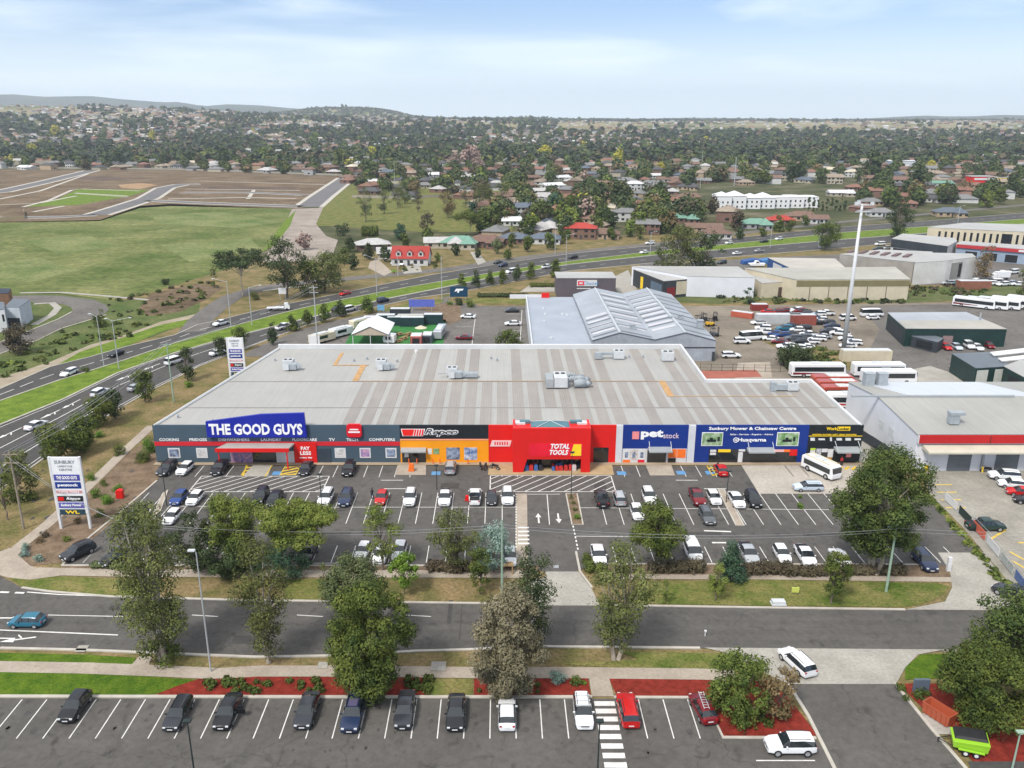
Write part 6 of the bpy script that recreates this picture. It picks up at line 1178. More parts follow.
# modern house at the left edge
r = shed('modern white and grey house at the left edge beside the curved estate road', [(4,307),(19,307),(30,299.5),(13,298.5)], 6, M('pale_weatherboard', (.42, .46, .50), .8, .1, .6), RDARK, cat='house', name='modern_house'); wallbox(r, 0, .1, .9, .4, 2.8, GLASS); rr = shed('white gable end of a house cut by the left edge', [(-30,312),(4,309),(4,302),(-26,300)], 6.5, M('white_render', (.66, .66, .66)), RDARK, cat='house', name='house'); wallbox(rr, 0, .9, .96, 3, 5, GLASS); r = shed('dark navy hipped roof house at the left edge behind the white gable', [(-30,296),(8,293),(11,288.5),(-26,288)], 6, M('brown_brick', (.22, .12, .07), .9, .2, 1), M('navy_tiles', (.03, .04, .06), .7, .2, .8), cat='house', name='house')
# ---------------- signs, poles, fences ----------------
GALV = M('galvanised_steel', (.45, .47, .48), .45, .1, 1, metal=.3); TIMB = M('weathered_timber_pole', (.26, .22, .17), .9, .2, 2); PGREEN = M('pale_green_pole', (.26, .36, .28), .7, .15, 2)
def pylon(x, yb_, zb_, wd, ht, label, full=True):
    r = empty('pylon_sign', (x, yb_, 0), 0, label, 'pylon sign'); h2 = wd/2
    for s in (-1, 1): m = MB(); m.box(*sorted((s*h2, s*(h2-.32))), -.18, .18, 0, ht*.99); m.build('leg', WPOST, r)
    m = MB(); m.box(-h2+.325, h2-.325, -.14, .14, ht*.22, ht*.985); b = m.build('board', M('sign_white', (.70, .71, .72), .5, .04, .5), r); T_ = M('sign_grey_text', (.25, .27, .30), .6, .05, 1); w_ = wd-.9
    text('SUNBURY', 0, ht*.925, -.15, w_*.78, ht*.045, T_, b, bold=.01); text('LIFESTYLE', 0, ht*.868, -.15, w_*.55, ht*.022, T_, b); text('CENTRE', 0, ht*.822, -.15, w_*.5, ht*.028, T_, b)
    rows = [(.715, .09, M('sign_indigo', (.06, .06, .30), .5, .05, 1), 'THE GOOD GUYS', WHT), (.61, .095, NAVY, 'petstock', WHT), (.52, .045, M('sign_pale_red', (.55, .25, .27), .5, .1, 1), 'TOTAL TOOLS', WHT), (.425, .085, BLKP, 'Repco', WHT), (.335, .085, M('sign_violet', (.10, .10, .34), .5, .05, 1), 'Sunbury Mower', WHT), (.24, .085, M('sign_dark_teal', (.02, .05, .07), .5, .05, 1), 'WL', YSIGN)]
    for z, hh, mt, s_, tm in rows[:6 if full else 4]:
        m = MB(); m.box(-w_/2, w_/2, -.19, -.142, (z-hh/2)*ht+.05, (z+hh/2)*ht-.05); q = m.build('tenant_panel', mt, b); text(s_, 0 if s_ != 'Repco' else w_*.12, z*ht, -.195, w_*(.8 if s_ != 'Repco' and s_ != 'WL' else .55), hh*ht*.5, tm, b, bold=.03, shear=.3 if s_ == 'Repco' else 0)
        if s_ == 'Repco': m = MB(); m.box(-w_/2+.1, -w_*.25, -.22, -.192, (z-hh/2)*ht+.2, (z+hh/2)*ht-.2); m.build('red_block', REDP, b)
Xa, Ya = P(62, 528.5); Xb, Yb_ = P(90, 529.5); hh = Q(60, 456, Ya)[1]
pylon((Xa+Xb)/2-.05, Ya, 0, Xb-Xa+.35, hh, 'tall white pylon sign with six tenant panels in the corner garden bed')
Yc = P(0, 385)[1]; a, b = Q(227, 350, Yc)[0], Q(244, 350, Yc)[0]; pylon((a+b)/2, Yc, 0, b-a, Q(0, 337, Yc)[1], 'smaller white pylon sign seen behind the left roof edge', True)
def pole(px, yb, yt, r0, mat, label, name='street_lamp', cat='street lamp', arms=(), group=None, lamp=None, hd=0, z0=0.05, wires=False, xt=None):
    X, Y = P(px, yb); h = Q(px, yt, Y)[1]; r = empty(name, (X, Y, z0), R(hd), label, cat, group); m = MB(); m.tube((0, 0, 0), (0, 0, h), r0, r0*.62, n=10); m.build('pole', mat, r, smooth=False)
    for (l, dz) in arms:
        m = MB(); m.tube((0, 0, h-.3), (l, 0, h+dz), .05, n=6); m.build('arm', mat, r); m = MB(); m.box(min(l, l+.7*(1 if l > 0 else -1)), max(l, l+.7*(1 if l > 0 else -1)), -.18, .18, h+dz-.08, h+dz+.08); m.build('lamp_head', LGREY, r)
    if lamp == 'top': m = MB(); m.box(-.35, .35, -.22, .22, h, h+.16); m.tube((0, 0, h-.1), (0, 0, h), .12, .3, n=8); m.build('lamp_head', mat, r, bevel=.03)
    if wires:
        for k in range(wires): m = MB(); m.box(-1.1, 1.1, -.06, .06, h-.5-k*1.3, h-.36-k*1.3); c = m.build('crossarm', mat, r); 
        m = MB()
        for x in (-1, -.4, .4, 1): m.tube((x, 0, h-.36), (x, 0, h-.12), .05, .04, n=6)
        m.build('insulators', M('insulator_brown', (.12, .05, .03), .3, .1, 2), r)
    return r, h
pole(211, 672, 553, .10, GALV, 'tall grey street lamp standing in front of the left gum trees', arms=((-.1, .25),))
POLED = M('dark_green_pole', (.02, .03, .03), .6, .2, 1)
pole(197, 792, 722, .09, POLED, 'dark lamp post at the bottom edge below the third bay', lamp='top', name='car_park_lamp'); pole(597, 785, 722, .09, POLED, 'dark lamp post at the bottom edge beside the zebra crossing', lamp='top', name='car_park_lamp'); pole(1010, 778, 733, .1, PGREEN, 'green pole in the lower right corner', lamp='top', name='car_park_lamp')
for x, yb, yt, lb in ((167, 506, 462, 'grey lamp post on the left kerbed island'), (322, 510, 475, 'grey lamp post on the island beside the white wagon'), (571, 497, 453, 'slim lamp post before the red portal'), (726, 503, 472, 'grey lamp post on the long kerbed island'), (437, 490, 466, 'short lamp post before the yellow shop')): pole(x, yb, yt, .07, POLED, lb, 'car_park_lamp', 'lamp post', lamp='top')
poles = {}
for k, x, yb, yt, mt, lb, wr in (('a', 24, 529, 452, TIMB, 'timber power pole with white crossarms at the left edge', 2), ('b', 134, 574, 518, PGREEN, 'pale power pole behind the tall left gum tree', 1), ('c', 502, 593, 520, PGREEN, 'pale green power pole by the entrance drive', 0), ('d', 886, 592, 524, PGREEN, 'green power pole in front of the big dark tree', 1), ('e', 174, 402, 343, PGREEN, 'green power pole on the verge beside the highway trees', 1), ('f', 318, 352, 286, GALV, 'tall white pole with crossarms behind the shop roof at left', 2)):
    r, h = pole(x, yb, yt, .17, mt, lb, 'power_pole', 'power pole', wires=wr); poles[k] = (r.location.x, r.location.y, h)
def wire(p, q, sag, label, n=14, rr=.022):
    m = MB(); p = Vector(p); q = Vector(q); pr = p
    for i in range(1, n+1):
        t = i/n; c = p.lerp(q, t); c.z -= sag*4*t*(1-t); m.tube(pr, c, rr, n=4); pr = c
    tag(m.build('power_line', M('wire_aluminium', (.35, .36, .37), .4, .1, 1, metal=.4)), label, 'power line', 'overhead wires')
pa, pb_, pc, pd, pe, pf = (poles[k] for k in 'abcdef')
for dx, dz, w_ in ((-.9, -.15, 'upper'), (.9, -1.5, 'lower')):
    wire((pb_[0], pb_[1]+dx, pb_[2]+dz), (pc[0], pc[1]+dx, pc[2]+dz), 1.2, f'{w_} wire of the left span above the car park edge'); wire((pc[0], pc[1]+dx, pc[2]+dz), (pd[0], pd[1]+dx, pd[2]+dz), 1.2, f'{w_} wire of the right span above the car park edge'); wire((pa[0], pa[1]+dx, pa[2]+dz), (pb_[0], pb_[1]+dx, pb_[2]+dz), 1, f'{w_} wire between the left timber pole and the gum tree')
    wire((pd[0], pd[1]+dx, pd[2]+dz), (pd[0]+70, pd[1]+dx, pd[2]+dz), 1, f'{w_} wire running right from the green power pole')
for dx, w_ in ((-1, 'left'), (-.3, 'middle'), (1, 'right')): wire((pa[0]+dx, pa[1], pa[2]-.2), (pe[0]+dx, pe[1], pe[2]-.2), 1.6, f'{w_} wire of the span over the roadside trees', rr=.03); wire((pe[0]+dx, pe[1], pe[2]-.2), (pf[0]+dx, pf[1], pf[2]-.2), 1.5, f'{w_} wire of the span crossing the back left roof corner', rr=.03)
for x, yb, yt, arms, lb in ((104, 366, 316, ((-1.2, .5),), 'left of two lamp posts in the highway median'), (119, 369, 320, ((4, .5), (-1, .3)), 'right of two lamp posts in the highway median'), (231, 326, 281, ((-3.5, .6),), 'lamp post at the side road junction'), (252, 325, 287, ((3, .5),), 'lamp post opposite the dark gum group'), (377, 296, 258, ((-3.2, .9), (3.2, -.2)), 'double armed lamp post on the median below the red roofed house'), (442, 300, 256, (), 'plain white pole at the lot entrance'), (566, 266, 235, ((2.5, .4),), 'lamp post on the median above the purple building'), (398, 276, 256, (), 'thin pole on the median right of the double armed lamp'), (650, 255, 232, ((2, .3),), 'lamp post left of the big gum trees'), (770, 248, 222, ((2, .3),), 'lamp post left of the round roadside tree'), (957, 227, 206, ((2, .3),), 'lamp post near the cream office block'), (555, 254, 225, ((2, .2),), 'pole by the service road near the red hipped house')):
    pole(x, yb, yt, .13, GALV, lb, arms=arms)
# very tall pole with a triangular head frame
X, Y = P(843, 353); h = Q(862, 204, Y)[1]; r = empty('light_tower', (X, Y, 0), 0, 'very tall pale steel light tower with a triangular head frame in the vehicle yard', 'light tower'); m = MB(); m.tube((0, 0, 0), (0, 0, h), .62, .28, n=14); m.build('mast', M('pale_mast', (.55, .56, .57), .5, .05, .5), r, smooth=True)
m = MB(); pts = [(2.2*math.cos(R(a)), 2.2*math.sin(R(a)), h-.2) for a in (90, 210, 330)]
for z in (0, -1.6):
    for i in range(3): a, b = pts[i], pts[(i+1) % 3]; m.tube((a[0], a[1], a[2]+z), (b[0], b[1], b[2]+z), .1, n=6); m.tube((0, 0, h+z-.2), (a[0], a[1], a[2]+z), .07, n=6)
m.build('head_frame', GALV, r)
for a in pts: m = MB(); m.box(a[0]-.4, a[0]+.4, a[1]-.2, a[1]+.2, h-.2, h+.6); m.build('floodlight', LGREY, r)
for i, (x, yb, yt, lb) in enumerate(((734, 186, 157, 'tall pale pole among the suburb trees, right of centre'), (395, 190, 160, 'pale pole at the end of the estate road'), (103, 150, 140, 'thin mast above the left suburb'), (700, 190, 150, 'thin pole beyond the white townhouses'), (610, 180, 158, 'thin pole by the yellow tree in the suburb'), (98, 165, 143, 'timber pole on the far edge of the bare earth, left'), (150, 166, 144, 'timber pole on the far edge of the bare earth, right'))): pole(x, yb, yt, .35 if i == 0 else .16, GALV, lb, 'power_pole', 'pole')
# roadside signs
def board(px, yb, w_, z0_, z1_, mat, label, s=None, hd=0, tm=None, legs=True, th=.12, name='road_sign'):
    X, Y = P(px, yb); r = empty(name, (X, Y, .04), R(hd), label, 'sign')
    m = MB(); m.box(-w_/2, w_/2, -th/2, th/2, z0_, z1_); b = m.build('panel', mat, r)
    if legs:
        for s_ in (-1, 1): m = MB(); m.box(s_*w_*.38-.06, s_*w_*.38+.06, th/2+.003, th/2+.12, 0, z1_-.05); m.build('post', GALV, r)
    if s: text(s, 0, (z0_+z1_)/2, -th/2-.005, w_*.7, (z1_-z0_)*.4, tm or WHT, b, bold=.03)
board(459, 300.5, 5.8, 1.2, 4.6, M('sign_navy', (.01, .05, .10), .4, .1, 1), 'large navy sign with a slanted white mark at the lot entrance', None, 0); board(422, 311, 8, 1.3, 3.6, M('banner_blue_red', (.10, .13, .45), .5, .1, 1), 'blue and red banner board at the lot corner', None)
X, Y = P(459, 300.5); m = MB(); m.slab([(-1.5, 2.9), (-.9, 3.9), (1.6, 3.9), (1.2, 3.3), (.2, 3.3), (0, 2.6), (-.6, 2.6), (-.4, 3.2)], -.12, -.065); m.build('white_mark', WHT, [o for o in COL.objects if o.get('label') == 'large navy sign with a slanted white mark at the lot entrance'][0])
board(381, 312, 2.2, .5, 2.2, M('banner_cyan', (.15, .35, .55), .5, .1, 1), 'small cyan banner on the verge by the lot', None); board(315, 349, 3.2, 1.2, 3.6, WPOST, 'small white signboard below the tall white pole', None, -20); board(283, 300, 2.5, 2, 4, WPOST, 'small white sign by the dark gum group')
board(821, 247.8, 2.5, 0, 6.8, WPOST, 'white pylon board left of the round roadside tree', None, legs=False, th=.5); board(795, 594, .9, .2, .9, M('lime_sign', (.5, .55, .12), .5, .1, 1), 'small yellow green sign in front of the hedge right of the conical tree')
board(948, 571, .5, 0, 2.0, WPOST, 'white traffic barrier post at the concrete driveway', None, legs=False, th=.4, name='traffic_barrier'); X, Y = P(775, 601)
# cable box, pits, small items on the verge
m = MB(); m.box(-.9, .9, -.5, .5, 0, .12); m.box(-.8, .8, -.42, .42, .121, .5); tag(m.build('utility_cabinet', LGREY, loc=(*P(778, 604.5), .1)), 'pale metal utility cabinet lid on the kerb opposite the side street', 'cabinet')
m = MB(); m.slab([(-.55, 0), (.55, 0), (.5, 1.3), (0, 1.5), (-.5, 1.3)], -.4, .4); tag(m.build('donation_bin', REDP, bevel=.06, loc=(*P(120.5, 498), .05)), 'red clothing bin in the left garden bed below the pylon bushes', 'bin')
X, Y = P(921, 687, .6); m = MB(); m.slab([(-.8, 0), (.8, 0), (.8, 1.5), (-.8, 1.5)], -.15, .15); r = m.build('entrance_sign', M('sign_grey_blue', (.10, .13, .17), .5, .1, 1), loc=(X, Y, .06)); tag(r, 'small grey blue sign at the corner of the right mulch bed', 'sign')
for x, y in ((268, 361-0),): pass
for i, (px, py, w_) in enumerate(((323, 666, 1.1), (438.5, 667, 1.6), (82, 649.5, 1.2), (454, 560, .6))): m = MB(); m.box(-w_/2, w_/2, -w_*.5, w_*.5, 0, .05); tag(m.build('service_pit', CONC, loc=(*P(px, py), .09)), ['pale square pit lid on the verge left of the bright green tree', 'square pit lid with dark centre right of the bright green tree', 'kerb drain grate by the left end of the road', 'small pit lid in the middle of the car park edge'][i], 'pit lid')
m = MB(); m.box(-.35, .35, -.35, .35, 0, .04); tag(m.build('manhole_cover', GREYM, loc=(*P(556, 567), .06)), 'grey square drain cover in the entrance drive', 'drain cover'); m = MB(); m.tube((0, 0, 0), (0, 0, .6), .06, n=8); m.box(-.12, .12, -.12, .12, .6, .75); tag(m.build('marker_post', WPOST, loc=(*P(705, 636.5), .06)), 'little white marker on the front road left of the side street', 'marker')
# banner fence between the two yards
pts = [Vector(P(*p)) for p in ((932, 488), (944, 500), (958, 513), (972, 528), (986, 543), (1000, 560), (1014, 578), (1026, 594))]; r = empty('chain_fence', (*pts[0], 0), 0, 'grey steel fence between the car park and the concrete yard', 'fence'); o = pts[0]
for i, p in enumerate(pts): m = MB(); m.tube((p.x-o.x, p.y-o.y, 0), (p.x-o.x, p.y-o.y, 1.9), .05, n=6); m.build('post', GALV, r)
m = MB()
for a, b in zip(pts, pts[1:]):
    for z in (.15, 1.0, 1.85): m.tube((a.x-o.x, a.y-o.y, z), (b.x-o.x, b.y-o.y, z), .025, n=5)
m.build('rails', GALV, r)
for i, (k, mt, lb) in enumerate(((1, WPOST, 'white banner, nearest the roller doors'), (2, DGREEN, 'dark green banner'), (3, M('banner_red', (.55, .12, .07), .6, .15, 2), 'orange red banner'), (4, WPOST, 'white banner with dark marks'), (5, M('banner_grey', (.40, .42, .40), .6, .2, 2), 'grey banner'), (6, M('banner_blue', (.10, .16, .34), .6, .2, 2), 'blue banner, nearest the road'))):
    a, b = pts[k], pts[k+1] if k+1 < len(pts) else pts[k]; d = (b-a); n = Vector((-d.y, d.x)).normalized()*-.08; a2 = a+d*.08; b2 = a+d*.92; m = MB(); m.prism([a2+n, b2+n, b2+n*1.6, a2+n*1.6], .25, 1.5); m.v = [(x-a.x, y-a.y, z) for x, y, z in m.v]; tag(m.build('banner', mt, loc=(a.x, a.y, 0)), lb+' hung on the fence of the concrete yard', 'banner', 'banners on the yard fence')
def fence(px_pts, hgt, mat, label, name='fence', world=False, step=2.4, solid=False, post=None):
    pts = [Vector(P(*p)) for p in px_pts]; o = pts[0]; r = empty(name, (*o, 0), 0, label, 'fence'); m = MB(); mp = MB()
    for a, b in zip(pts, pts[1:]):
        L_ = (b-a).length; n = max(1, int(L_/step)); d = (b-a).normalized(); nn = Vector((-d.y, d.x))*.03
        if solid: m.prism([a-o-nn, b-o-nn, b-o+nn, a-o+nn], .05, hgt)
        else:
            for z in (.2, hgt*.55, hgt*.95): m.tube((a.x-o.x, a.y-o.y, z), (b.x-o.x, b.y-o.y, z), .03, n=4)
        for i in range(n+1): c = a.lerp(b, i/n)-o; mp.tube((c.x, c.y, 0), (c.x, c.y, hgt+.05), .05, n=5)
    m.build('panels' if solid else 'rails', mat, r); q = mp.build('posts', post or GALV, r); q['kind'] = 'stuff'
    return r
fence([(700, 371), (765, 372), (795, 372)], 1.8, TRIM, 'black wire fence behind the notch of the shop roof', post=TRIM); fence([(862, 441), (872, 447), (884, 455), (893, 462)], 2, CHAR, 'dark mesh fence in the alley left of the white warehouse', solid=True, post=CHAR)
fence([(352, 197.5), (405, 199), (440, 197), (520, 196)], 1.9, M('paling_fence', (.30, .27, .23), .9, .15, .4), 'long grey paling fence behind the grassy park', solid=True, post=TIMB); fence([(-20, 350), (36, 341), (62, 329), (92, 320)], .9, TIMB, 'low timber rail fence along the curved estate road', post=TIMB, step=4)
fence([(-40, 168), (90, 169), (180, 170), (345, 176)], 1.9, M('paling_fence', (.30, .27, .23)), 'long paling fence between the bare earth and the suburb', solid=True, step=12, post=TIMB); fence([(160, 345), (190, 333), (250, 318)], .1, GALV, 'low barrier rail on the highway verge') if False else None
fence([(0, 221), (25, 219), (24, 212)], 2.2, M('pale_timber', (.42, .34, .2), .9, .15, .5), 'yellow timber fence at the left edge of the bare earth', solid=True)
# timber bench frame by the pole, barriers by the white pickup, people
m = MB()
for x in (-.7, .7): m.box(x-.08, x+.08, -.5, .5, 0, 1.2)
m.box(-.8, .8, -.5, .5, 1.2, 1.35); tag(m.build('timber_stand', M('table_timber', (.30, .20, .10)), loc=(*P(507, 573), .06)), 'small timber frame stand beside the pale green pole', 'timber stand')
for i, (x, y) in enumerate(((467, 501), (470, 502))): m = MB(); m.slab([(-.35, 0), (.35, 0), (.22, .9), (-.22, .9)], -.18, .18); tag(m.build('water_barrier', REDP, bevel=.04, loc=(*P(x, y), .06)), ['left', 'right'][i]+' of two small red plastic barriers beside the white pickup', 'barrier')
def person(px, py, hd, top, legs, label):
    X, Y = P(px, py); r = empty('person', (X, Y, .06), R(hd), label, 'person'); me = bpy.data.meshes.new('body'); vs = [(0,0,.95),(0,0,1.2),(0,0,1.42),(0,0,1.5),(0,.01,1.66),(-.1,0,.9),(-.12,.05,.48),(-.12,0,.06),(-.12,.14,.03),(.1,0,.9),(.12,-.08,.48),(.12,-.12,.06),(.12,.02,.03),(-.19,0,1.38),(-.25,.02,1.1),(-.24,.12,.88),(.19,0,1.38),(.25,.03,1.1),(.24,.15,.9),(0,.01,1.74)]
    es = [(0,1),(1,2),(2,3),(3,4),(4,19),(0,5),(5,6),(6,7),(7,8),(0,9),(9,10),(10,11),(11,12),(2,13),(13,14),(14,15),(2,16),(16,17),(17,18)]; me.from_pydata(vs, es, []); o = bpy.data.objects.new('body', me); COL.objects.link(o); o.parent = r
    rad = [.14,.14,.15,.055,.10,.09,.065,.045,.04,.09,.065,.045,.04,.06,.045,.035,.06,.045,.035,.07]; sk = o.modifiers.new('skin', 'SKIN'); me.skin_vertices[0].data[0].use_root = True
    for i, q in enumerate(rad): me.skin_vertices[0].data[i].radius = (q, q*.8)
    o.modifiers.new('sub', 'SUBSURF').levels = 1; me.materials.append(top); m = MB(); m.tube((0, -.01, 1.70), (0, -.015, 1.83), .105, .07, n=10); m.build('hair', TRIM, r)
    m = MB()
    for s in (-1, 1): m.tube((s*.12, .03, .5), (s*.1, 0, .95), .085, .11, n=8); m.tube((s*.12, -.02 if s > 0 else .0, .1), (s*.12, .03, .5), .065, .085, n=8)
    m.build('trousers', legs, r)
CL1 = M('dark_clothes', (.02, .022, .03), .9, .2, 3); CL2 = M('denim', (.03, .05, .10), .9, .2, 3); CL3 = M('grey_shirt', (.25, .25, .27), .9, .1, 3)
person(372.5, 499, 200, CL1, CL2, 'person in dark clothes standing at the left side of the red hatchback'); person(717.5, 470, 90, CL1, CL1, 'person in dark clothes on the yellow striped bay by the red hatchback'); person(841, 466, 180, M('red_top', (.4, .03, .03), .9, .1, 3), CL1, 'person in a red top at the workwear shop entrance')
# ---------------- vegetation ----------------
NPR = np.random.RandomState(7)
def leafmat(name, c, c2, rnd=.12, sc=.5):
    m = M('foliage_'+name, c, .75, scale=sc, c2=c2, rnd=rnd, det=2, spec=.15); return m
LF = dict(forest=leafmat('forest', (.030, .052, .013), (.095, .125, .030)), olive=leafmat('olive', (.055, .070, .020), (.145, .158, .048)), bright=leafmat('bright', (.055, .115, .014), (.14, .23, .028)), lime=leafmat('lime', (.075, .115, .02), (.18, .215, .045)), grey=leafmat('grey', (.10, .088, .050), (.225, .195, .125)),
    dark=leafmat('dark', (.024, .042, .016), (.070, .092, .034)), deep=leafmat('deep_green', (.032, .056, .012), (.118, .145, .028)), silver=leafmat('silver_blue', (.12, .19, .15), (.26, .36, .30)), brown=leafmat('brown', (.055, .045, .028), (.12, .10, .06)), yellow=leafmat('yellow', (.25, .24, .03), (.48, .42, .06)),
    pink=leafmat('pink', (.22, .15, .12), (.36, .26, .22)), rust=leafmat('rust', (.10, .075, .035), (.21, .15, .075)), blueg=leafmat('blue_green', (.025, .06, .035), (.07, .125, .07)), teal=leafmat('dull_green', (.055, .080, .030), (.135, .155, .065)))
BARK = M('bark_grey', (.16, .13, .10), .95, .3, 3); BARKW = M('bark_pale', (.36, .31, .25), .9, .25, 2.5)
def leaf_quads(centres, radii, n, size, seed, up=.25):
    rs = np.random.RandomState(seed); K = len(centres); C_ = np.array(centres); Rr = np.array(radii); wgt = (Rr[:, 0]*Rr[:, 1]); wgt = wgt/wgt.sum(); k = rs.choice(K, n, p=wgt)
    d = rs.normal(size=(n, 3)); d /= np.linalg.norm(d, axis=1)[:, None]; rad = rs.uniform(0, 1, n)**.33; rad = .25+.75*rad
    wob = 1+.28*np.sin(d[:, 0]*5+k*1.7)*np.cos(d[:, 1]*4+k)+.12*rs.normal(size=n)
    p = C_[k]+d*Rr[k]*(rad*wob)[:, None]
    nr = d*.9+rs.normal(size=(n, 3))*.3; nr[:, 2] += up; nr /= np.linalg.norm(nr, axis=1)[:, None]
    a = np.cross(nr, rs.normal(size=(n, 3))); a /= np.linalg.norm(a, axis=1)[:, None]; b = np.cross(nr, a); s = size*rs.uniform(.55, 1.35, n)[:, None]
    a *= s; b *= s*.62; v = np.stack([p-a, p-b*.9+a*.1, p+a, p+b], 1).reshape(-1, 3); return v, np.arange(4*n).reshape(-1, 4)
def crown_clumps(h, rad, cb, shape, nc, cr, rs):
    cs, rr = [], []
    for i in range(nc):
        for _ in range(40):
            t = rs.uniform(0, 1)
            if shape == 'gum': w_ = .42+.58*abs(math.sin(math.pi*min(1, t*.95)+.15))*(.75+.35*math.sin(t*9+h))
            elif shape == 'cone': w_ = 1.0-.85*t
            elif shape == 'umbrella': w_ = 1.0 if t > .3 else .5
            elif shape == 'column': w_ = .9 if t < .8 else .6
            else: w_ = math.sqrt(max(.02, 1-(2*t-1)**2*.9))
            a = rs.uniform(0, 6.283); q = math.sqrt(rs.uniform(.05, 1))*w_*(rad-cr*.75)
            if shape == 'umbrella': t = .45+.55*rs.uniform(0, 1)*(1-.4*(q/rad)**2)
            z = cb+(h-cb-cr*.7)*t; c = np.array([q*math.cos(a), q*math.sin(a), z])
            if shape == 'umbrella' or all(np.linalg.norm((c-o)*[1, 1, .9]) > cr*(.95 if shape == 'gum' else .62) for o in cs): break
        cs.append(c); s = cr*rs.uniform(.6, 1.25); rr.append([s*rs.uniform(.85, 1.15), s*rs.uniform(.85, 1.15), s*(.55 if shape == 'umbrella' else rs.uniform(.65, 1.1))])
    return cs, rr
def tree(px, py, top, wpx, kind, shape, label, leaf=.26, dens=1.0, nc=None, cbf=.32, bark=None, trunks=1, group='trees around the shop car parks', name='tree', cat='tree', lean=0, crf=.34, world=None, hgt=None, seed=None):
    if world: X, Y = world; h = hgt; rad = wpx/2
    else: X, Y = P(px, py); h = Q(px, top, Y)[1]; rad = wpx/2/(F/(Y*CO+(H-h*.6)*SI))
    seed = seed or int(px*7+py*13) % 99991; rs = np.random.RandomState(seed); cr = rad*crf; nc = nc or int(14+rad*3.2)
    r = empty(name, (X, Y, .03), rs.uniform(0, 6.28), label, cat, group); cs, rr = crown_clumps(h, rad, h*cbf, shape, nc, cr, rs)
    if lean: cs = [c+np.array([lean*(c[2]/h), 0, 0]) for c in cs]; r.rotation_euler = (0, 0, 0)
    area = sum(q[0]*q[0] for q in rr); leaf = leaf*.78; n = int(min(80000, area*44*dens*(.26/leaf)**2*(.7 if shape == 'gum' else 1.1))) if not world and py > 440 else int(min(12000, area*42*dens*(.26/leaf)**2)); v, f = leaf_quads(cs, rr, n, leaf, seed); npmesh('crown', v, f, LF[kind], r)
    m = MB(); br = max(.09, h*.018)
    for t_ in range(trunks):
        ox = (t_-(trunks-1)/2)*.5; p = Vector((ox, 0, 0)); tz = h*(cbf+.25); seg = 4; prev = p; pr = br
        for s in range(1, seg+1): q = Vector((ox*(1+s*.5)+rs.normal()*br*.6+lean*(tz*s/seg/h), rs.normal()*br*.6, tz*s/seg)); m.tube(prev, q, pr, br*(1-.17*s), n=7); prev = q; pr = br*(1-.17*s)
        for c in cs[t_::max(1, trunks)][:16]: zf = min(tz, max(h*cbf*.55, c[2]*.62)); b0 = p.lerp(prev, zf/tz); mid_ = b0.lerp(Vector(c), .55)+Vector((0, 0, .1*h*.3)); m.tube(b0, mid_, br*.46, br*.3, n=5); m.tube(mid_, Vector(c), br*.3, br*.12, n=5)
    m.build('trunk', bark or BARK, r); return r
T = tree
T(165,662,503,92,'olive','gum','tall olive gum tree with a forked trunk, leftmost beside the front road',leaf=.17,dens=1.7,nc=46,cbf=.12,bark=BARKW,trunks=2,crf=.30,lean=-.9)
T(269,663,538,64,'olive','gum','slender gum with pale trunk on the verge, second from left by the road',leaf=.16,dens=1.7,nc=32,cbf=.14,bark=BARKW,crf=.34)
T(373,695,580,96,'deep','round','dense round bright green tree behind the dark parked pickup',leaf=.17,dens=2.0,nc=80,cbf=.08,crf=.24)
T(357,655,553,66,'teal','round','feathery green gum rising behind the dense round green tree',leaf=.16,dens=1.9,nc=40,cbf=.25,crf=.31)
T(508,694,590,84,'grey','round','bushy grey brown tree standing over the red mulch bed in the centre',leaf=.16,dens=2.4,nc=64,cbf=.06,crf=.26)
T(531,655,543,52,'dark','gum','narrow dark green gum right behind the grey brown tree',leaf=.16,dens=1.8,nc=28,cbf=.08,crf=.4)
T(616,660,536,78,'olive','gum','tall gum with pale trunk alone on the verge right of the entrance drive',leaf=.17,dens=1.6,nc=36,cbf=.14,bark=BARKW,crf=.31,trunks=2,lean=.6)
T(873,573,450,104,'forest','round','very large dark spreading tree in front of the mower and workwear shops',leaf=.2,dens=1.7,nc=110,cbf=.22,crf=.21,bark=BARKW,trunks=3)
T(300,571,498,88,'lime','umbrella','umbrella shaped light green gum behind the navy wagon row',leaf=.16,dens=2.0,nc=56,cbf=.28,crf=.24)
T(238,570,492,66,'lime','round','bright green round crowned tree left of the umbrella shaped one',leaf=.16,dens=2,nc=44,cbf=.28,crf=.28); T(197,572,512,56,'dark','round','dark green tree between the tall left gum and the bright crowned tree',leaf=.19,dens=1.3,nc=30,cbf=.1,crf=.28); T(228,577,530,58,'dark','round','low dark tree under the bright crowned tree',leaf=.19,dens=1.2,nc=26,cbf=.06,crf=.3); T(288,575,540,52,'blueg','round','blue green bushy tree below the umbrella shaped gum',leaf=.18,dens=1.2,nc=24,cbf=.05,crf=.3); T(146,545,498,40,'teal','gum','loose grey green crown above the upper left of the tall gum',leaf=.2,dens=.9,nc=16,cbf=.3)
T(383,570,503,50,'lime','gum','pale green open gum among the three white hatchbacks',leaf=.16,dens=1.5,nc=30,cbf=.22,crf=.28); T(404,594,552,34,'bright','round','small vivid green ball tree on the grass below the white hatchbacks',leaf=.15,dens=1.8,nc=26,cbf=.28,crf=.3)
T(455,572,506,58,'olive','gum','open brown green gum left of the silver blue tree',leaf=.16,dens=1.3,nc=34,cbf=.2,crf=.28,trunks=2); T(494,572,526,46,'silver','round','silver blue leaved tree beside the pale green pole',leaf=.16,dens=1.6,nc=26,cbf=.12,crf=.3); T(480,594,548,30,'deep','round','small dark green tree in front of the silver blue tree',leaf=.16,dens=1.5,nc=20,cbf=.12,crf=.34)
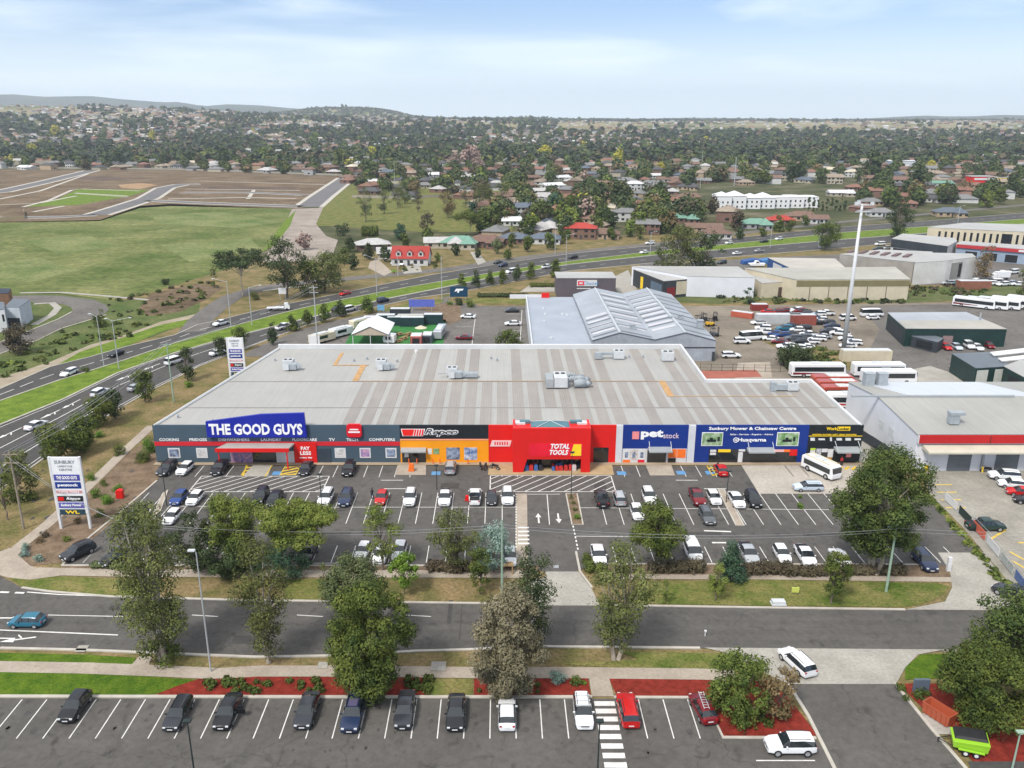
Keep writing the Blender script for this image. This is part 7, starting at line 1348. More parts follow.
T(656,572,503,60,'deep','round','round topped green tree in front of the white wagon with roof gear',leaf=.17,dens=1.8,nc=36,cbf=.34,crf=.3); T(730,582,537,38,'blueg','cone','conical blue green tree in front of the silver pickup',leaf=.16,dens=1.7,nc=26,cbf=.04,crf=.34); T(715,601,563,22,'lime','round','small lollipop tree with yellow green crown on the verge',leaf=.14,dens=1.6,nc=14,cbf=.25,crf=.4); T(831,604,550,34,'deep','round','dense dark green young tree in front of the white sedans',leaf=.15,dens=1.9,nc=26,cbf=.14,crf=.34)
T(325,598,562,18,'olive','round','tiny sapling on the verge behind the feathery gum',leaf=.14,dens=1,nc=10,cbf=.3,crf=.4); T(666,603,578,16,'lime','round','small yellow green sapling on the grass behind the roadside gum',leaf=.14,dens=1.1,nc=10,cbf=.1,crf=.4); T(165,664,636,50,'deep','round','leafy regrowth at the foot of the tall left gum',leaf=.18,dens=1.0,nc=16,cbf=.02,crf=.3,name='shrub',cat='shrub'); T(372,697,664,60,'dark','round','dark understorey bush below the dense round green tree',leaf=.18,dens=1.2,nc=20,cbf=.02,crf=.3,name='shrub',cat='shrub')
T(739,716,657,82,'deep','round','spreading bright green bush tree in the corner mulch bed',leaf=.17,dens=1.5,nc=46,cbf=.06,crf=.24); T(778,716,668,46,'rust','round','reddish green bush right of the spreading bush tree',leaf=.17,dens=1.2,nc=30,cbf=.05,crf=.27)
T(982,718,648,112,'deep','round','large glossy green tree over the orange skip bin',leaf=.18,dens=1.7,nc=66,cbf=.06,crf=.22); T(1014,680,599,112,'forest','round','tall grey green gum above the large glossy tree at the right edge',leaf=.2,dens=1.4,nc=60,cbf=.3,crf=.23); T(1062,745,650,60,'olive','gum','olive gum cut by the lower right edge',leaf=.2,dens=1.1,nc=30,cbf=.15)
# highway side young trees
ROAD = [(188,381,344,22),(145,402,369,26),(100,426,391,34),(116,419,388,26),(82,452,413,42),(57,463,424,42),(222,357,336,18),(241,350,326,18),(292,331,312,16),(273,345,320,15),(308,327,307,16),(325,322,301,16),(341,317,299,17),(368,313,294,18),(462,290,271,13),(476,288,269,13),(490,286,270,12),(503,284,268,12),(517,281,262,13),(531,279,262,13),(555,277,257,16)]
NM = ['behind the pylon signs','below the lamp posts','beside the large white wagon','just right of the large white wagon','in the dense clump near the white sedan','at the left of the dense clump near the white sedan','left of the smaller pylon sign','right of the smaller pylon sign','below the white flatbed truck','left of the white pickup in the near lanes','fourth along the verge behind the shop roof','fifth along the verge behind the shop roof','left of the white van','beside the navy wagon','left end of the row past the lot entrance','second of the row past the lot entrance','third of the row past the lot entrance','fourth of the row past the lot entrance','fifth of the row past the lot entrance','sixth of the row past the lot entrance','last of the row above the purple building']
for i, (x, y, t, w_) in enumerate(ROAD): T(x, y, t, w_, 'deep' if i % 3 else 'dark', 'round' if i < 8 else 'cone', 'dark green young roadside tree '+NM[i], leaf=.24 if i < 8 else .32, dens=1.6, nc=18, cbf=.16, crf=.4, group='young trees along the highway')
T(20,354,320,34,'brown','round','dark brown green round tree by the estate road at the left',leaf=.32,dens=1.4,nc=26,cbf=.04); T(100,327,307,18,'deep','round','small dark tree at the bend of the estate road',leaf=.3,dens=1.5,nc=14,cbf=.05,crf=.4); T(22,500,448,42,'olive','round','rusty green tree in front of the timber power pole',leaf=.24,dens=1.3,nc=24,cbf=.05); T(8,520,470,24,'deep','round','green bush tree at the left edge by the footpath',leaf=.24,dens=1.3,nc=16,cbf=.03)
T(243,296,246,60,'dark','umbrella','wide dark gum with spreading flat crown beside the side road',leaf=.42,dens=1.1,nc=34,cbf=.35,crf=.22,bark=BARKW); T(287,299,236,52,'dark','gum','tallest dark gum in the group beside the side road',leaf=.42,dens=1.1,nc=34,cbf=.22,crf=.25,trunks=2); T(325,292,248,58,'olive','round','olive green gum at the right of the dark gum group',leaf=.42,dens=1.2,nc=30,cbf=.2,crf=.26); T(308,296,258,30,'deep','round','low bushy gum inside the dark gum group',leaf=.4,dens=1.2,nc=16,cbf=.1); T(214,282,262,16,'olive','gum','thin leaning gum left of the dark gum group',leaf=.4,dens=.8,nc=10,cbf=.3)
T(680,276,224,46,'olive','round','big olive gum left of pair above the white warehouse',leaf=.42,dens=1.3,nc=34,cbf=.1,crf=.26); T(705,274,230,44,'dark','round','big dark gum right of pair above the white warehouse',leaf=.42,dens=1.2,nc=30,cbf=.12,crf=.26); T(662,272,236,20,'deep','round','slim gum at the left of the big pair above the white warehouse',leaf=.4,dens=1.2,nc=14,cbf=.1); T(825,250,221,32,'deep','round','round bushy tree on the highway verge right of centre',leaf=.42,dens=1.3,nc=24,cbf=.16); T(897,240,194,30,'dark','round','tall dark tree behind the charcoal sign shop',leaf=.45,dens=1.3,nc=26,cbf=.1); T(982,280,244,24,'rust','gum','dull reddish gum at the corner of the concrete block',leaf=.42,dens=1.0,nc=20,cbf=.12); T(508,350,327,32,'deep','round','yellow green bushy tree behind the back parapet beside the lot',leaf=.3,dens=1.5,nc=22,cbf=.03,crf=.3)
T(797,367.5,345,46,'dark','round','large round dark bush behind the white coach',leaf=.3,dens=1.9,nc=34,cbf=0,crf=.28,name='bush',cat='bush'); T(749,304,286,14,'blueg','round','dark bush at the corner of the long white warehouse',leaf=.36,dens=1.3,nc=12,cbf=0,name='bush',cat='bush'); T(1020,300,268,20,'deep','round','green tree at the right edge above the row of buses',leaf=.4,dens=1.2,nc=14,cbf=.05)
PARKT = [(366,222,185,22,'teal'),(398,208,184,16,'olive'),(384,214,186,18,'teal'),(418,212,190,14,'brown'),(448,218,190,26,'rust'),(466,208,186,14,'teal'),(428,232,212,22,'brown'),(470,236,206,36,'deep'),(492,232,208,24,'dark'),(483,212,180,26,'olive'),(405,204,180,20,'deep'),(342,236,222,18,'dark'),(502,206,180,16,'deep')]
for i, (x, y, t, w_, c) in enumerate(PARKT): T(x, y, t, w_, c, 'umbrella' if i == 7 else 'round', f"{['grey green','olive','grey green','brown tinted','rust tinted','thin grey green','low brown','wide flat topped','dark','olive','tall green','dark','slim green'][i]} tree in the grassy park, number {['one','two','three','four','five','six','seven','eight','nine','ten','eleven','twelve','thirteen'][i]} from the left road end" if False else f"{['grey green tree at the left edge of the grassy park','small olive tree by the paling fence of the park','grey green tree behind the leftmost park tree','brown tinted tree by the paling fence','rust tinted bare tree in the middle of the park','thin grey green tree right of the rust tinted tree','low brown bush like tree at the lower edge of the park','wide flat topped tree at the lower right of the park','dark tree right of the wide flat topped park tree','tall olive tree at the upper right of the park','green tree behind the paling fence left of centre','dark tree left of the grey hipped house','slim green tree at the right border of the park'][i]}", leaf=.48, dens=1.0, nc=16, cbf=.15, crf=.34, group='trees in the grassy park')
# hedges and shrubs
def hedge(px0, px1, py, hgt, dep, kind, label, leaf=.16, dens=1.3, name='hedge'):
    X0, Y = P(px0, py); X1 = P(px1, py)[0]; n = max(2, int((X1-X0)/1.1)); rs = np.random.RandomState(int(px0)); cs = [np.array([(i+.5)*(X1-X0)/n, rs.normal()*.15, hgt*.5]) for i in range(n)]; rr = [[.85, dep/2, hgt*.55*rs.uniform(.85, 1.15)] for _ in cs]
    r = empty(name, (X0, Y, .05), 0, label, name, 'hedges along the car park edge'); v, f = leaf_quads(cs, rr, int(n*420*dens), leaf, int(px1)); npmesh('foliage', v, f, LF[kind], r); m = MB()
    for c in cs: m.tube((c[0], c[1], 0), (c[0], c[1], hgt*.6), .05, n=5)
    m.build('stems', BARK, r)['kind'] = 'stuff'
hedge(428,478,571,1.5,1.8,'brown','dark brown hedge left of the pale green pole'); hedge(585,605,572,1.5,1.8,'deep','short green hedge at the right corner of the entrance drive'); hedge(648,704,572,1.8,2.0,'brown','long dark brown hedge behind the long white van'); hedge(742,790,574,1.8,2.0,'brown','dark brown hedge right of the conical tree'); hedge(790,826,576,1.5,1.6,'brown','brown hedge with the yellow green sign in it'); hedge(845,905,574,1.3,1.8,'brown','low brown hedge under the big dark tree'); hedge(92,130,568,.9,1.2,'teal','low grey green hedge below the black hatchback at the left'); hedge(210,262,570,1.6,2.2,'blueg','dense green hedge under the bright crowned tree'); hedge(346,372,572,1.3,1.6,'brown','short brown hedge left of the vivid ball tree')
hedge(530,556,287,1.5,2.5,'deep','clipped hedge left of the plum grey showroom'); hedge(478,528,297,1.3,3,'dark','dark hedge across the lot entrance garden'); hedge(362,378,236,5,5,'deep','tall green hedge beside the grey hipped house',leaf=.4)
SMALL = [(586,562,1.4,'deep','round green shrub at the corner by the white sedan'),(120,455,2.0,'deep','green shrub at the left end wall of the shops'),(150,452,2.6,'bright','bright green shrub against the left corner of the shops'),(143,462,2.2,'deep','green shrub mass below the left corner of the shops'),(118,492,1.3,'bright','bright shrub beside the red clothing bin'),(108,503,1.5,'bright','bright shrub left of the red clothing bin'),(100,516,1.3,'lime','yellow green shrub in the middle of the left garden bed'),(92,480,1.4,'bright','green shrub at the top of the left garden bed'),(96,497,1.5,'bright','green shrub right of the pylon sign'),(104,486,1.2,'lime','yellow green shrub upper left garden bed'),(66,541,1.0,'lime','yellow green tuft below the pylon sign'),(78,524,1.1,'rust','brownish shrub behind the pylon legs'),(45,537,1.0,'brown','brown shrub near the footpath at the corner bed'),(40,543,.9,'rust','dry shrub lowest but one in the corner bed'),(26,549,1.0,'silver','silver shrub in the corner bed near the footpath'),(25,556,1.2,'silver','larger silver shrub at the corner of the bed'),(40,561,1.1,'silver','silver shrub by the lower kerb of the corner bed'),(86,380-8,1.5,'deep','low bush near the highway trees'),(188,387,1.6,'bright','bright bush below the tree behind the pylon'),(101,437,1.4,'bright','bright bush under the roadside pair of trees'),(86,444,2.0,'dark','dark bush under the dense roadside clump'),(30,500,1.8,'deep','green bush by the timber power pole'),(12,482,1.8,'lime','yellow bush behind the timber power pole'),(571,499,.6,'olive','first small plant in the entrance island'),(573,504,.6,'olive','second small plant in the entrance island'),(575,511,.65,'olive','third small plant in the entrance island'),(577,519,.9,'bright','largest plant at the road end of the entrance island'),(800,508,.9,'bright','small shrub in the right bays'),(800,498,.6,'bright','tiny shrub in the right bays'),(556,682,1.5,'silver','grey green spreading shrub in the mulch left of the zebra path'),(577,683,1.0,'deep','small shrub beside the zebra path'),(583,684,.6,'bright','tiny shrub at the edge of the zebra path'),(458,310-5,2.6,'dark','dark round bush beside the navy lot sign'),(470,307,2.2,'deep','green bush right of the navy lot sign'),(450,305,1.6,'bright','low green bush left of the navy lot sign'),(166,285,2.5,'dark','round dark bush on the edge of the paddock'),(62,333,1.2,'dark','little dark bush by the estate road rail'),(255,300,3,'olive','low scrub on the triangle by the side road')]
for x, y, hh, c, lb in SMALL:
    X, Y = P(x, y); T(x, y, 0, hh*1.5, c, 'round', lb, leaf=.12 if y > 440 else .2, dens=1.5, nc=9, cbf=.02, crf=.45, world=(X, Y), hgt=hh, name='shrub', cat='shrub', group='shrubs in the garden beds')
# strappy tufts in the red mulch beds
v, f = leaf_quads([np.array([0, 0, .22])], [[.38, .38, .3]], 90, .13, 5, up=.1); pro = npmesh('grass_tuft', v, f, LF['deep']); TUFT = pro; rs = random.Random(4); n = 0
for i in range(74):
    if i < 34: x, y, w_ = rs.uniform(205, 330), rs.uniform(681, 694), 'in the red mulch bed left of the dense green tree'
    elif i < 50: x, y, w_ = rs.uniform(385, 432), rs.uniform(680, 694), 'in the red mulch bed right of the dense green tree'
    elif i < 60: x, y, w_ = rs.uniform(478, 588), rs.uniform(682, 694), 'in the red mulch bed below the grey brown tree'
    elif i < 68: x, y, w_ = rs.uniform(740, 800), rs.uniform(700, 728), 'in the red corner mulch bed'
    else: x, y, w_ = rs.uniform(900, 930), rs.uniform(690, 705), 'in the red mulch bed near the skip bin'
    o = pro.copy(); COL.objects.link(o); o.location = (*P(x, y), .07); o.rotation_euler = (0, 0, rs.uniform(0, 6)); s = rs.uniform(.7, 1.5); o.scale = (s, s, s); tag(o, 'small strappy green plant '+w_, 'plant', 'strappy plants '+w_)
bpy.data.objects.remove(pro)
# ---------------- suburb: houses ----------------
def in_suburb(px, py):
    if py < 121 or inpoly(px, py, SUB_EXCL): return False
    return not (inpoly(px, py, PADDOCK) or inpoly(px, py, SUBDIV) or inpoly(px, py, PARK2) or py > lerp(SUBLOW, px))
PARK2 = [(352,192),(440,196),(478,202),(478,236),(330,232),(290,232),(296,206),(345,176)]
SUBLOW = [(-100,168),(345,176),(352,190),(440,194),(480,200),(485,248),(512,246),(612,238),(662,234),(730,226),(800,219),(842,214),(928,206),(1024,198),(1150,190)]
SUB_EXCL = [(690,182),(862,186),(862,216),(830,220),(690,219)]
RC = dict(terracotta=(.20, .105, .075), grey=(.17, .17, .17), charcoal=(.07, .07, .075), brown=(.16, .10, .075), green=(.14, .26, .20), red=(.36, .05, .035), pale=(.38, .37, .36), white=(.52, .52, .52), tan=(.26, .21, .16), cream=(.48, .43, .33), slate=(.10, .12, .15))
RM = {k: M('roof_tiles_'+k, v, .8, .15, .5, rnd=.06) for k, v in RC.items()}
WC = dict(brick=(.17, .10, .075), cream=(.40, .36, .28), white=(.48, .48, .46), brown=(.16, .10, .075), grey=(.30, .30, .30), tan=(.36, .27, .18)); WM = {k: M('house_wall_'+k, v, .85, .12, .6, rnd=.05) for k, v in WC.items()}
HSH = [(15, 10, 2.7, 'hip', 0), (17, 11, 2.8, 'hip', 1), (13, 9, 2.7, 'gable', 0), (16, 10, 5.4, 'hip', 0), (19, 9, 2.7, 'gable', 1), (12, 11, 5.2, 'gable', 0)]
def house_geo(sh):
    w_, d_, h_, ty, ell = HSH[sh]; wl, rf, wn, dr = MB(), MB(), [], MB()
    def roofp(x0, x1, y0, y1, z, ty):
        e = .6; x0 -= e; x1 += e; y0 -= e; y1 += e; ry = (y0+y1)/2; rh = (y1-y0)/2*.42; k = (y1-y0)/2 if ty == 'hip' else 0
        if x1-x0 < y1-y0 and ty == 'hip': k = (x1-x0)/2*.98
        rf.idx([(x0,y0,z),(x1,y0,z),(x1,y1,z),(x0,y1,z),(x0+k,ry,z+rh),(x1-k,ry,z+rh)], [(0,1,5,4),(1,2,5),(2,3,4,5),(3,0,4),(3,2,1,0)])
        if ty != 'hip': wl.idx([(x0+e,y0+e,z-.01),(x0+e,y1-e,z-.01),(x0+e,ry,z+rh-.3),(x1-e,y0+e,z-.01),(x1-e,y1-e,z-.01),(x1-e,ry,z+rh-.3)], [(0,2,1),(3,4,5)])
    wl.box(-w_/2, w_/2, -d_/2, d_/2, 0, h_); roofp(-w_/2, w_/2, -d_/2, d_/2, h_, ty)
    if ell: wl.box(w_*.08, w_*.45, -d_/2-4.5, -d_/2+.01, 0, h_-.15); roofp(w_*.08, w_*.45, -d_/2-4.5, d_/2-2, h_+.02, 'hip')
    for z in ([1.0] if h_ < 4 else [1.0, 3.6]):
        for x in (-.36, -.12, .2, .4):
            yy_ = -d_/2-4.5 if ell and .08 < x < .45 else -d_/2
            m = MB(); m.box(w_*x-.8, w_*x+.8, yy_-.05, yy_-.005, z, z+1.2); wn.append(m)
    m = MB(); m.box(-w_/2-.05, -w_/2-.005, -1.5, .5, 1, 2.2); wn.append(m)
    dr.box(-.1*w_+1.7, -.1*w_+2.7, -d_/2-.06, -d_/2-.005, 0, 2.1); return wl, rf, wn, dr
HP = {}
def house(X, Y, z, hd, sh, roof, wall, label, group, small=False, scale=1, cat='house'):
    key = (sh, small)
    if key not in HP:
        wl, rf, wn, dr = house_geo(sh)
        if small:
            m = MB()
            for q, mi in [(wl, 1), (rf, 0), (dr, 2)]+[(x, 2) for x in wn]: m.idx(q.v, q.f, mi)
            o = m.build('house_proto', [RM['grey'], WM['cream'], GLASS]); KIDS[o.name] = []
        else:
            o = empty('house_proto', (0, 0, 0)); wl.build('wall', WM['cream'], o); rfo = rf.build('roof', RM['grey'], o); [x.build('window', GLASS, o) for x in wn]; dr.build('door', CHAR, o); m = MB(); m.box(-2.6, -2, .3, .9, HSH[sh][2]+.9, HSH[sh][2]+2.9); m.build('chimney', WM['brick'], rfo); reg(o)
        HP[key] = o
    r = copy_tree(HP[key]); r.name = 'house'; r.location = (X, Y, z); r.rotation_euler = (0, 0, hd); r.scale = (scale,)*3; tag(r, label, cat, group)
    def setm(o, i, m): o.material_slots[i].link = 'OBJECT'; o.material_slots[i].material = m
    if small: setm(r, 0, RM[roof]); setm(r, 1, WM[wall])
    else:
        for ch in r.children:
            if ch.name.startswith('wall'): setm(ch, 0, WM[wall])
            elif ch.name.startswith('roof'): setm(ch, 0, RM[roof])
    return r
occ = []
HH = [(373,249,15,0,'pale','brown','pale grey hip roofed brick house left of the red roofed one',0),(393,258,8,2,'pale','cream','low pale roofed house behind the hedge beside the red roofed one',0),(445,247,5,4,'pale','cream','cream garage wing with flat pale roof right of the red roofed house',0),(459,247,0,1,'green','cream','pale green roofed cream house second right of the red roofed one',0),(485,246,-5,1,'brown','brick','brown roofed brick house with red trim on the service road',0),(500,199,-8,4,'brown','brown','long brown roofed house beyond the park corner',1),(497,186,0,0,'pale','tan','beige roofed house above the long brown roofed one',0),(515,243,-8,0,'slate','brick','dark slate roofed house by the service road',0),(545,243,-8,0,'slate','white','grey hip roofed house second along the service road',0),(580,238,-8,3,'red','brick','two storey brick house with bright red tiled roof',0),(604,238,-10,0,'brown','tan','cream house with brown hip roof right of the bright red roof',0),
(626,221,-8,3,'grey','white','white two storey house with grey roof above the service road',0),(634,190,0,3,'white','white','white flat fronted two storey house in mid suburb',0),(648,233,-12,5,'grey','brick','brick gabled house left of the big olive gum',0),(684,222,-8,1,'green','brick','brick house with pale green roof above the big gums',0),(674,204,0,0,'terracotta','cream','orange roofed cream house in mid suburb',0),(523,215,15,5,'slate','white','white gabled house with round window left of centre suburb',0),(512,205,0,1,'tan','brick','tan roofed house left of the white gabled one',0),(510,225,0,2,'white','white','white roofed low house by the white gabled one',0),(433,180,0,5,'white','white','white gabled house beyond the park fence',0),(373,184,0,2,'white','white','flat white roofed unit at the top left of the park',0),(398,190,0,4,'charcoal','grey','charcoal roofed house row end behind the park fence',0),(425,188,0,0,'grey','cream','grey roofed cream house behind the park fence',0),(370,194,0,1,'charcoal','brown','charcoal roofed house left behind the park fence',0),(405,198,0,4,'charcoal','white','low charcoal roofed house touching the park fence',0),(466,172,0,0,'terracotta','tan','terracotta roofed house above the park',0),(440,176,0,0,'brown','brick','brown roofed brick house beside the white gabled one',0),(552,188,30,4,'white','white','first white stepped terrace house on the hill street',0),(560,180,30,4,'white','white','second white stepped terrace house on the hill street',0),(566,172,30,4,'pale','white','third white stepped terrace house on the hill street',0),(530,180,30,4,'brown','brown','long brown roofed terrace left of the white stepped ones',0),(524,188,30,1,'brown','tan','brown hip roofed terrace lower left of the white stepped ones',0),(540,194,10,2,'pale','cream','pale roofed house in front of the stepped terraces',0),
(655,178,0,2,'white','white','bright white gabled house in the middle distance',0),(688,200,0,1,'brown','brick','maroon brick house by the orange roof',0),(700,183,0,4,'grey','brown','grey roofed long house left of the tall pale pole',0),(752,160,0,0,'red','white','distant house with red roof right of centre',0),(745,185,0,0,'tan','tan','tan roofed house behind the white townhouse row',0),(703,232,-8,4,'brown','tan','brown roofed house behind the big dark gum',0),(715,238,-8,0,'brown','white','white fronted house with brown roof on the service road',0),(755,228,-8,1,'green','grey','dull green hipped roof house on the service road',0),(780,224,-8,0,'red','brick','low red brick house below the townhouses',0),(800,220,-8,1,'brown','tan','brown hip roofed house right below the townhouses',0),(815,223,-8,2,'brown','white','white gable fronted house with brown roof near the cypress row',0),(840,196,0,4,'white','cream','cream house with long white roof right of the townhouses',0),(855,190,0,0,'terracotta','brick','maroon roofed house behind the long white roof',0),(870,205,-8,0,'grey','tan','grey roofed house near the cypress row',0),(880,216,-8,0,'grey','white','grey roofed house above the charcoal sign shop',0),(948,216,-8,1,'slate','tan','slate roofed house facing the highway above the office block',0),(940,186,0,4,'green','white','long pale green roofed hall at the right',0),(958,193,0,1,'terracotta','brick','terracotta roofed brick house right of the green hall',0),(975,188,0,0,'terracotta','tan','second terracotta roofed house near the green hall',0),(835,180,0,0,'brown','brick','brown roofed house in the trees above the cypress row',0)]
for (x, y, hd, sh, rf, wl, lb, f2) in HH:
    X, Y = P(x, y); occ.append((x, y)); house(X, Y, 0, R(hd), sh, rf, wl, lb, 'houses beyond the highway', Y > 620)
# the red roofed house with three dormers
X, Y = P(411, 265); r = empty('red_roofed_house', (X, Y+3, 0), R(-4), 'white house with bright red roof and three dormer windows across the highway', 'house'); w_, d_, h_ = 15, 10, 3.2; m = MB(); m.box(-w_/2, w_/2, -d_/2, d_/2, 0, h_); ry = 4.2; m.idx([(-w_/2,-d_/2,h_-.01),(-w_/2,d_/2,h_-.01),(-w_/2,0,h_+ry-.2),(w_/2,-d_/2,h_-.01),(w_/2,d_/2,h_-.01),(w_/2,0,h_+ry-.2)], [(0,2,1),(3,4,5)]); m.build('wall', WM['white'], r)
RED2 = M('red_roof_sheet', (.30, .032, .024), .6, .08, .5); m = MB(); m.idx([(-w_/2-.4,-d_/2-.5,h_-.3),(w_/2+.4,-d_/2-.5,h_-.3),(w_/2+.4,0,h_+ry),(-w_/2-.4,0,h_+ry),(w_/2+.4,d_/2+.5,h_-.3),(-w_/2-.4,d_/2+.5,h_-.3)], [(0,1,2,3),(3,2,4,5)]); ro = m.build('roof', RED2, r); ro.modifiers.new('t', 'SOLIDIFY').thickness = .15
for x in (-4.6, 0, 4.6):
    m = MB(); m.slab([(x-1.0, h_+.6), (x+1.0, h_+.6), (x+1.0, h_+2.2), (x, h_+3.0), (x-1.0, h_+2.2)], -d_/2+.6, -.8); dm = m.build('dormer', WM['white'], ro); 
    m = MB(); m.box(x-.5, x+.5, -d_/2+.52, -d_/2+.59, h_+1.0, h_+2.1); m.build('window', GLASS, ro); m = MB(); m.idx([(x-1.25,-d_/2+.4,h_+2.1),(x,-d_/2+.4,h_+3.15),(x+1.25,-d_/2+.4,h_+2.1),(x-1.25,-.5,h_+2.1),(x,-.5,h_+3.15),(x+1.25,-.5,h_+2.1)], [(0,1,4,3),(1,2,5,4)]); q = m.build('dormer_roof', RED2, ro); q.modifiers.new('t', 'SOLIDIFY').thickness = .12
for x in (-5.5, -3.4, 2.4, 5): m = MB(); m.box(x-.7, x+.7, -d_/2-.05, -d_/2-.005, .9, 2.3); m.build('window', GLASS, r)
m = MB(); m.box(-.9, .1, -d_/2-.06, -d_/2-.005, 0, 2.2); m.build('door', CHAR, r)
occ.append((411, 258))
# cypress row
for i in range(9): X, Y = P(808+i*4.6, 211); T(800+i, 210, 0, 2.6, 'dark', 'column', f"{['first','second','third','fourth','fifth','sixth','seventh','eighth','ninth'][i]} narrow cypress from the white townhouses", leaf=.4, dens=6, nc=7, cbf=.02, crf=.6, world=(X, Y), hgt=9, group='row of narrow cypresses', name='cypress')
BIG = [(690,134,60,'distant'),]
def far_box(px, py, w_, d_, h_, wm, rm, label, name='retail_shed', cat='shop building'):
    X, Y = P(px, py); z = ground_z(X, Y); r = empty(name, (X, Y, z-.3), 0, label, cat); m = MB(); m.box(-w_/2, w_/2, 0, d_, 0, h_); m.build('wall', wm, r); m = MB(); m.box(-w_/2-.3, w_/2+.3, -.3, d_+.3, h_+.001, h_+.5); m.build('roof', rm, r); m = MB(); m.box(-w_*.4, w_*.4, -.3, -.01, h_*.5, h_*.8); m.build('sign_band', WPOST, r)
far_box(1010, 162, 95, 40, 8, M('salmon_wall', (.50, .25, .17), .8, .1, .1), RM['pale'], 'wide salmon walled shopping centre at the right edge'); far_box(985, 160, 30, 20, 7, WM['white'], M('light_blue_roof', (.35, .45, .55), .7, .1, .1), 'pale blue roofed store left of the salmon shopping centre'); far_box(983, 183, 22, 12, 6, REDP, RM['pale'], 'bright red walled store at the right'); far_box(1000, 183, 26, 12, 5, YSIGN, RM['pale'], 'yellow walled store right of the red store'); far_box(905, 166, 40, 24, 6, M('powder_wall', (.30, .38, .50), .8, .1, .1), RM['white'], 'powder blue long building in the right middle distance'); far_box(850, 160, 30, 16, 5, WM['white'], RM['white'], 'white roofed hall above the cypress row'); far_box(198, 147, 34, 16, 5, WM['cream'], RM['white'], 'long white roofed school building above the bare earth'); far_box(105, 139, 40, 16, 5, WM['cream'], RM['white'], 'white roofed hall in the left far suburb'); far_box(668, 166, 40, 10, 5, WM['tan'], RM['terracotta'], 'terracotta roofed long block in the middle distance')
occ += [(1010,160),(985,160),(983,183),(1000,183),(905,166),(850,160),(198,147),(105,139)]
rs = random.Random(21); nh = len(HH)+14; fh = MB(); tries = 0; names = ['terracotta','grey','charcoal','brown','pale','tan','white','slate','cream']; wts = [.11, .27, .15, .20, .08, .09, .03, .06, .01]; wn_ = list(WC)
def zone(x, y):
    a = 'above the bare earth estate' if x < 250 and y > 150 else 'on the hillside suburb at the left' if x < 400 and y <= 150 else 'beyond the grassy park' if x < 480 else 'in the middle suburb' if x < 700 else 'behind the white townhouses' if x < 860 else 'in the suburb at the right'
    b = 'nearest' if y > 185 else 'in the near rows' if y > 165 else 'in the middle rows' if y > 150 else 'in the far rows'
    return a, b
allh = []
while tries < 60000:
    tries += 1; x = rs.uniform(-60, 1085); y = 127.5+124*rs.random()**1.8
    if not in_suburb(x, y) : continue
    k = (y-119.5)/H*.955
    if any(abs(x-a) < 19.5*k+1 and abs(y-b) < .5+8.5*k*(y-119.5)/330+.012*(y-119.5) for a, b in occ): continue
    occ.append((x, y)); allh.append((x, y))
allh.sort(key=lambda q: -q[1]); cand = allh[:300-len(HH)-3]; resth = allh[300-len(HH)-3:]
for i, (x, y) in enumerate(cand):
    X, Y = P(x, y); z = ground_z(X, Y); X, Y = X, Y; rf = rs.choices(names, wts)[0]; wl = rs.choice(wn_); a, b = zone(x, y); ang = R(-18)+rs.choice((0, 1.57, 3.14, 4.71))+rs.gauss(0, .12); sh = rs.choice((0, 0, 1, 1, 2, 3, 4, 5))
    rn = {'grey': 'mid grey', 'pale': 'pale grey', 'tan': 'sandy tan'}.get(rf, rf)
    house(X, Y, z-.1, ang, sh, rf, wl, f"{rn} roofed {wl} house {b} {a}", f"{rn} roofed {wl} houses {b} {a}", Y > 560, rs.uniform(.95, 1.15))
def field(X, Y): return math.sin(X/170+.8*math.sin(Y/260))*math.sin(Y/330+.9*math.sin(X/240)+1)+.35*math.sin(X/61+Y/90)
# the far houses beyond the nearest three hundred: one mass
mats = [RM[k] for k in names]+[WM['white'], WM['cream'], WM['brick'], WM['tan']]; fh = MB(); n = 0; tries = 0
while n < 2300+len(resth) and tries < 60000:
    tries += 1; x = rs.uniform(-150, 1170); y = 104+52*rs.random()**.9
    if n < len(resth): x, y = resth[n]
    # march to find the ground under this line of sight when it is above the flat plane
    if n < len(resth) or y > 127: X, Y = P(x, y)
    else: Y = rs.uniform(1700, 3650 if x < 440 else 4300); X = (x-500)*Y/871
    z = ground_z(X, Y); py = 119.5+(57-z)/Y*914
    if n >= len(resth) and (Y < 1000 or py > 150): continue
    dens = .45 if x < 300 else .4 if x < 420 else .2 if x < 800 else .35
    if n >= len(resth) and Y > 1500 and x > 440 and 122 < py < 130 and rs.random() < .9: continue
    if n >= len(resth) and (rs.random() > dens*1.6 or field(X, Y) < .05 or (x > 560 and Y > 2500)): continue
    n += 1; w_, d_, h_ = rs.uniform(12, 19), rs.uniform(9, 12), rs.choice((3, 3, 5.5)); a = rs.choice((0, .4, 1.57, -.3, 1.2)); c, s_ = math.cos(a), math.sin(a); k = len(fh.v); ri = names.index(rs.choices(names, wts)[0]); wi = len(names)+rs.randrange(4)
    for (u, v_, q) in ((-1,-1,0),(1,-1,0),(1,1,0),(-1,1,0),(-1,-1,1),(1,-1,1),(1,1,1),(-1,1,1)): uu, vv = u*w_/2, v_*d_/2; fh.v.append((X+uu*c-vv*s_, Y+uu*s_+vv*c, z-1+q*(h_+1)))
    for u in (-.4, .4): fh.v.append((X+u*w_*c, Y+u*w_*s_, z+h_+2.4))
    for f_ in ((0,1,5,4),(1,2,6,5),(2,3,7,6),(3,0,4,7)): fh.f.append(tuple(q+k for q in f_)); fh.m.append(wi)
    for f_ in ((4,5,9,8),(5,6,9),(6,7,8,9),(7,4,8)): fh.f.append(tuple(q+k for q in f_)); fh.m.append(ri)
tag(fh.build('far_houses', mats), kind='stuff')
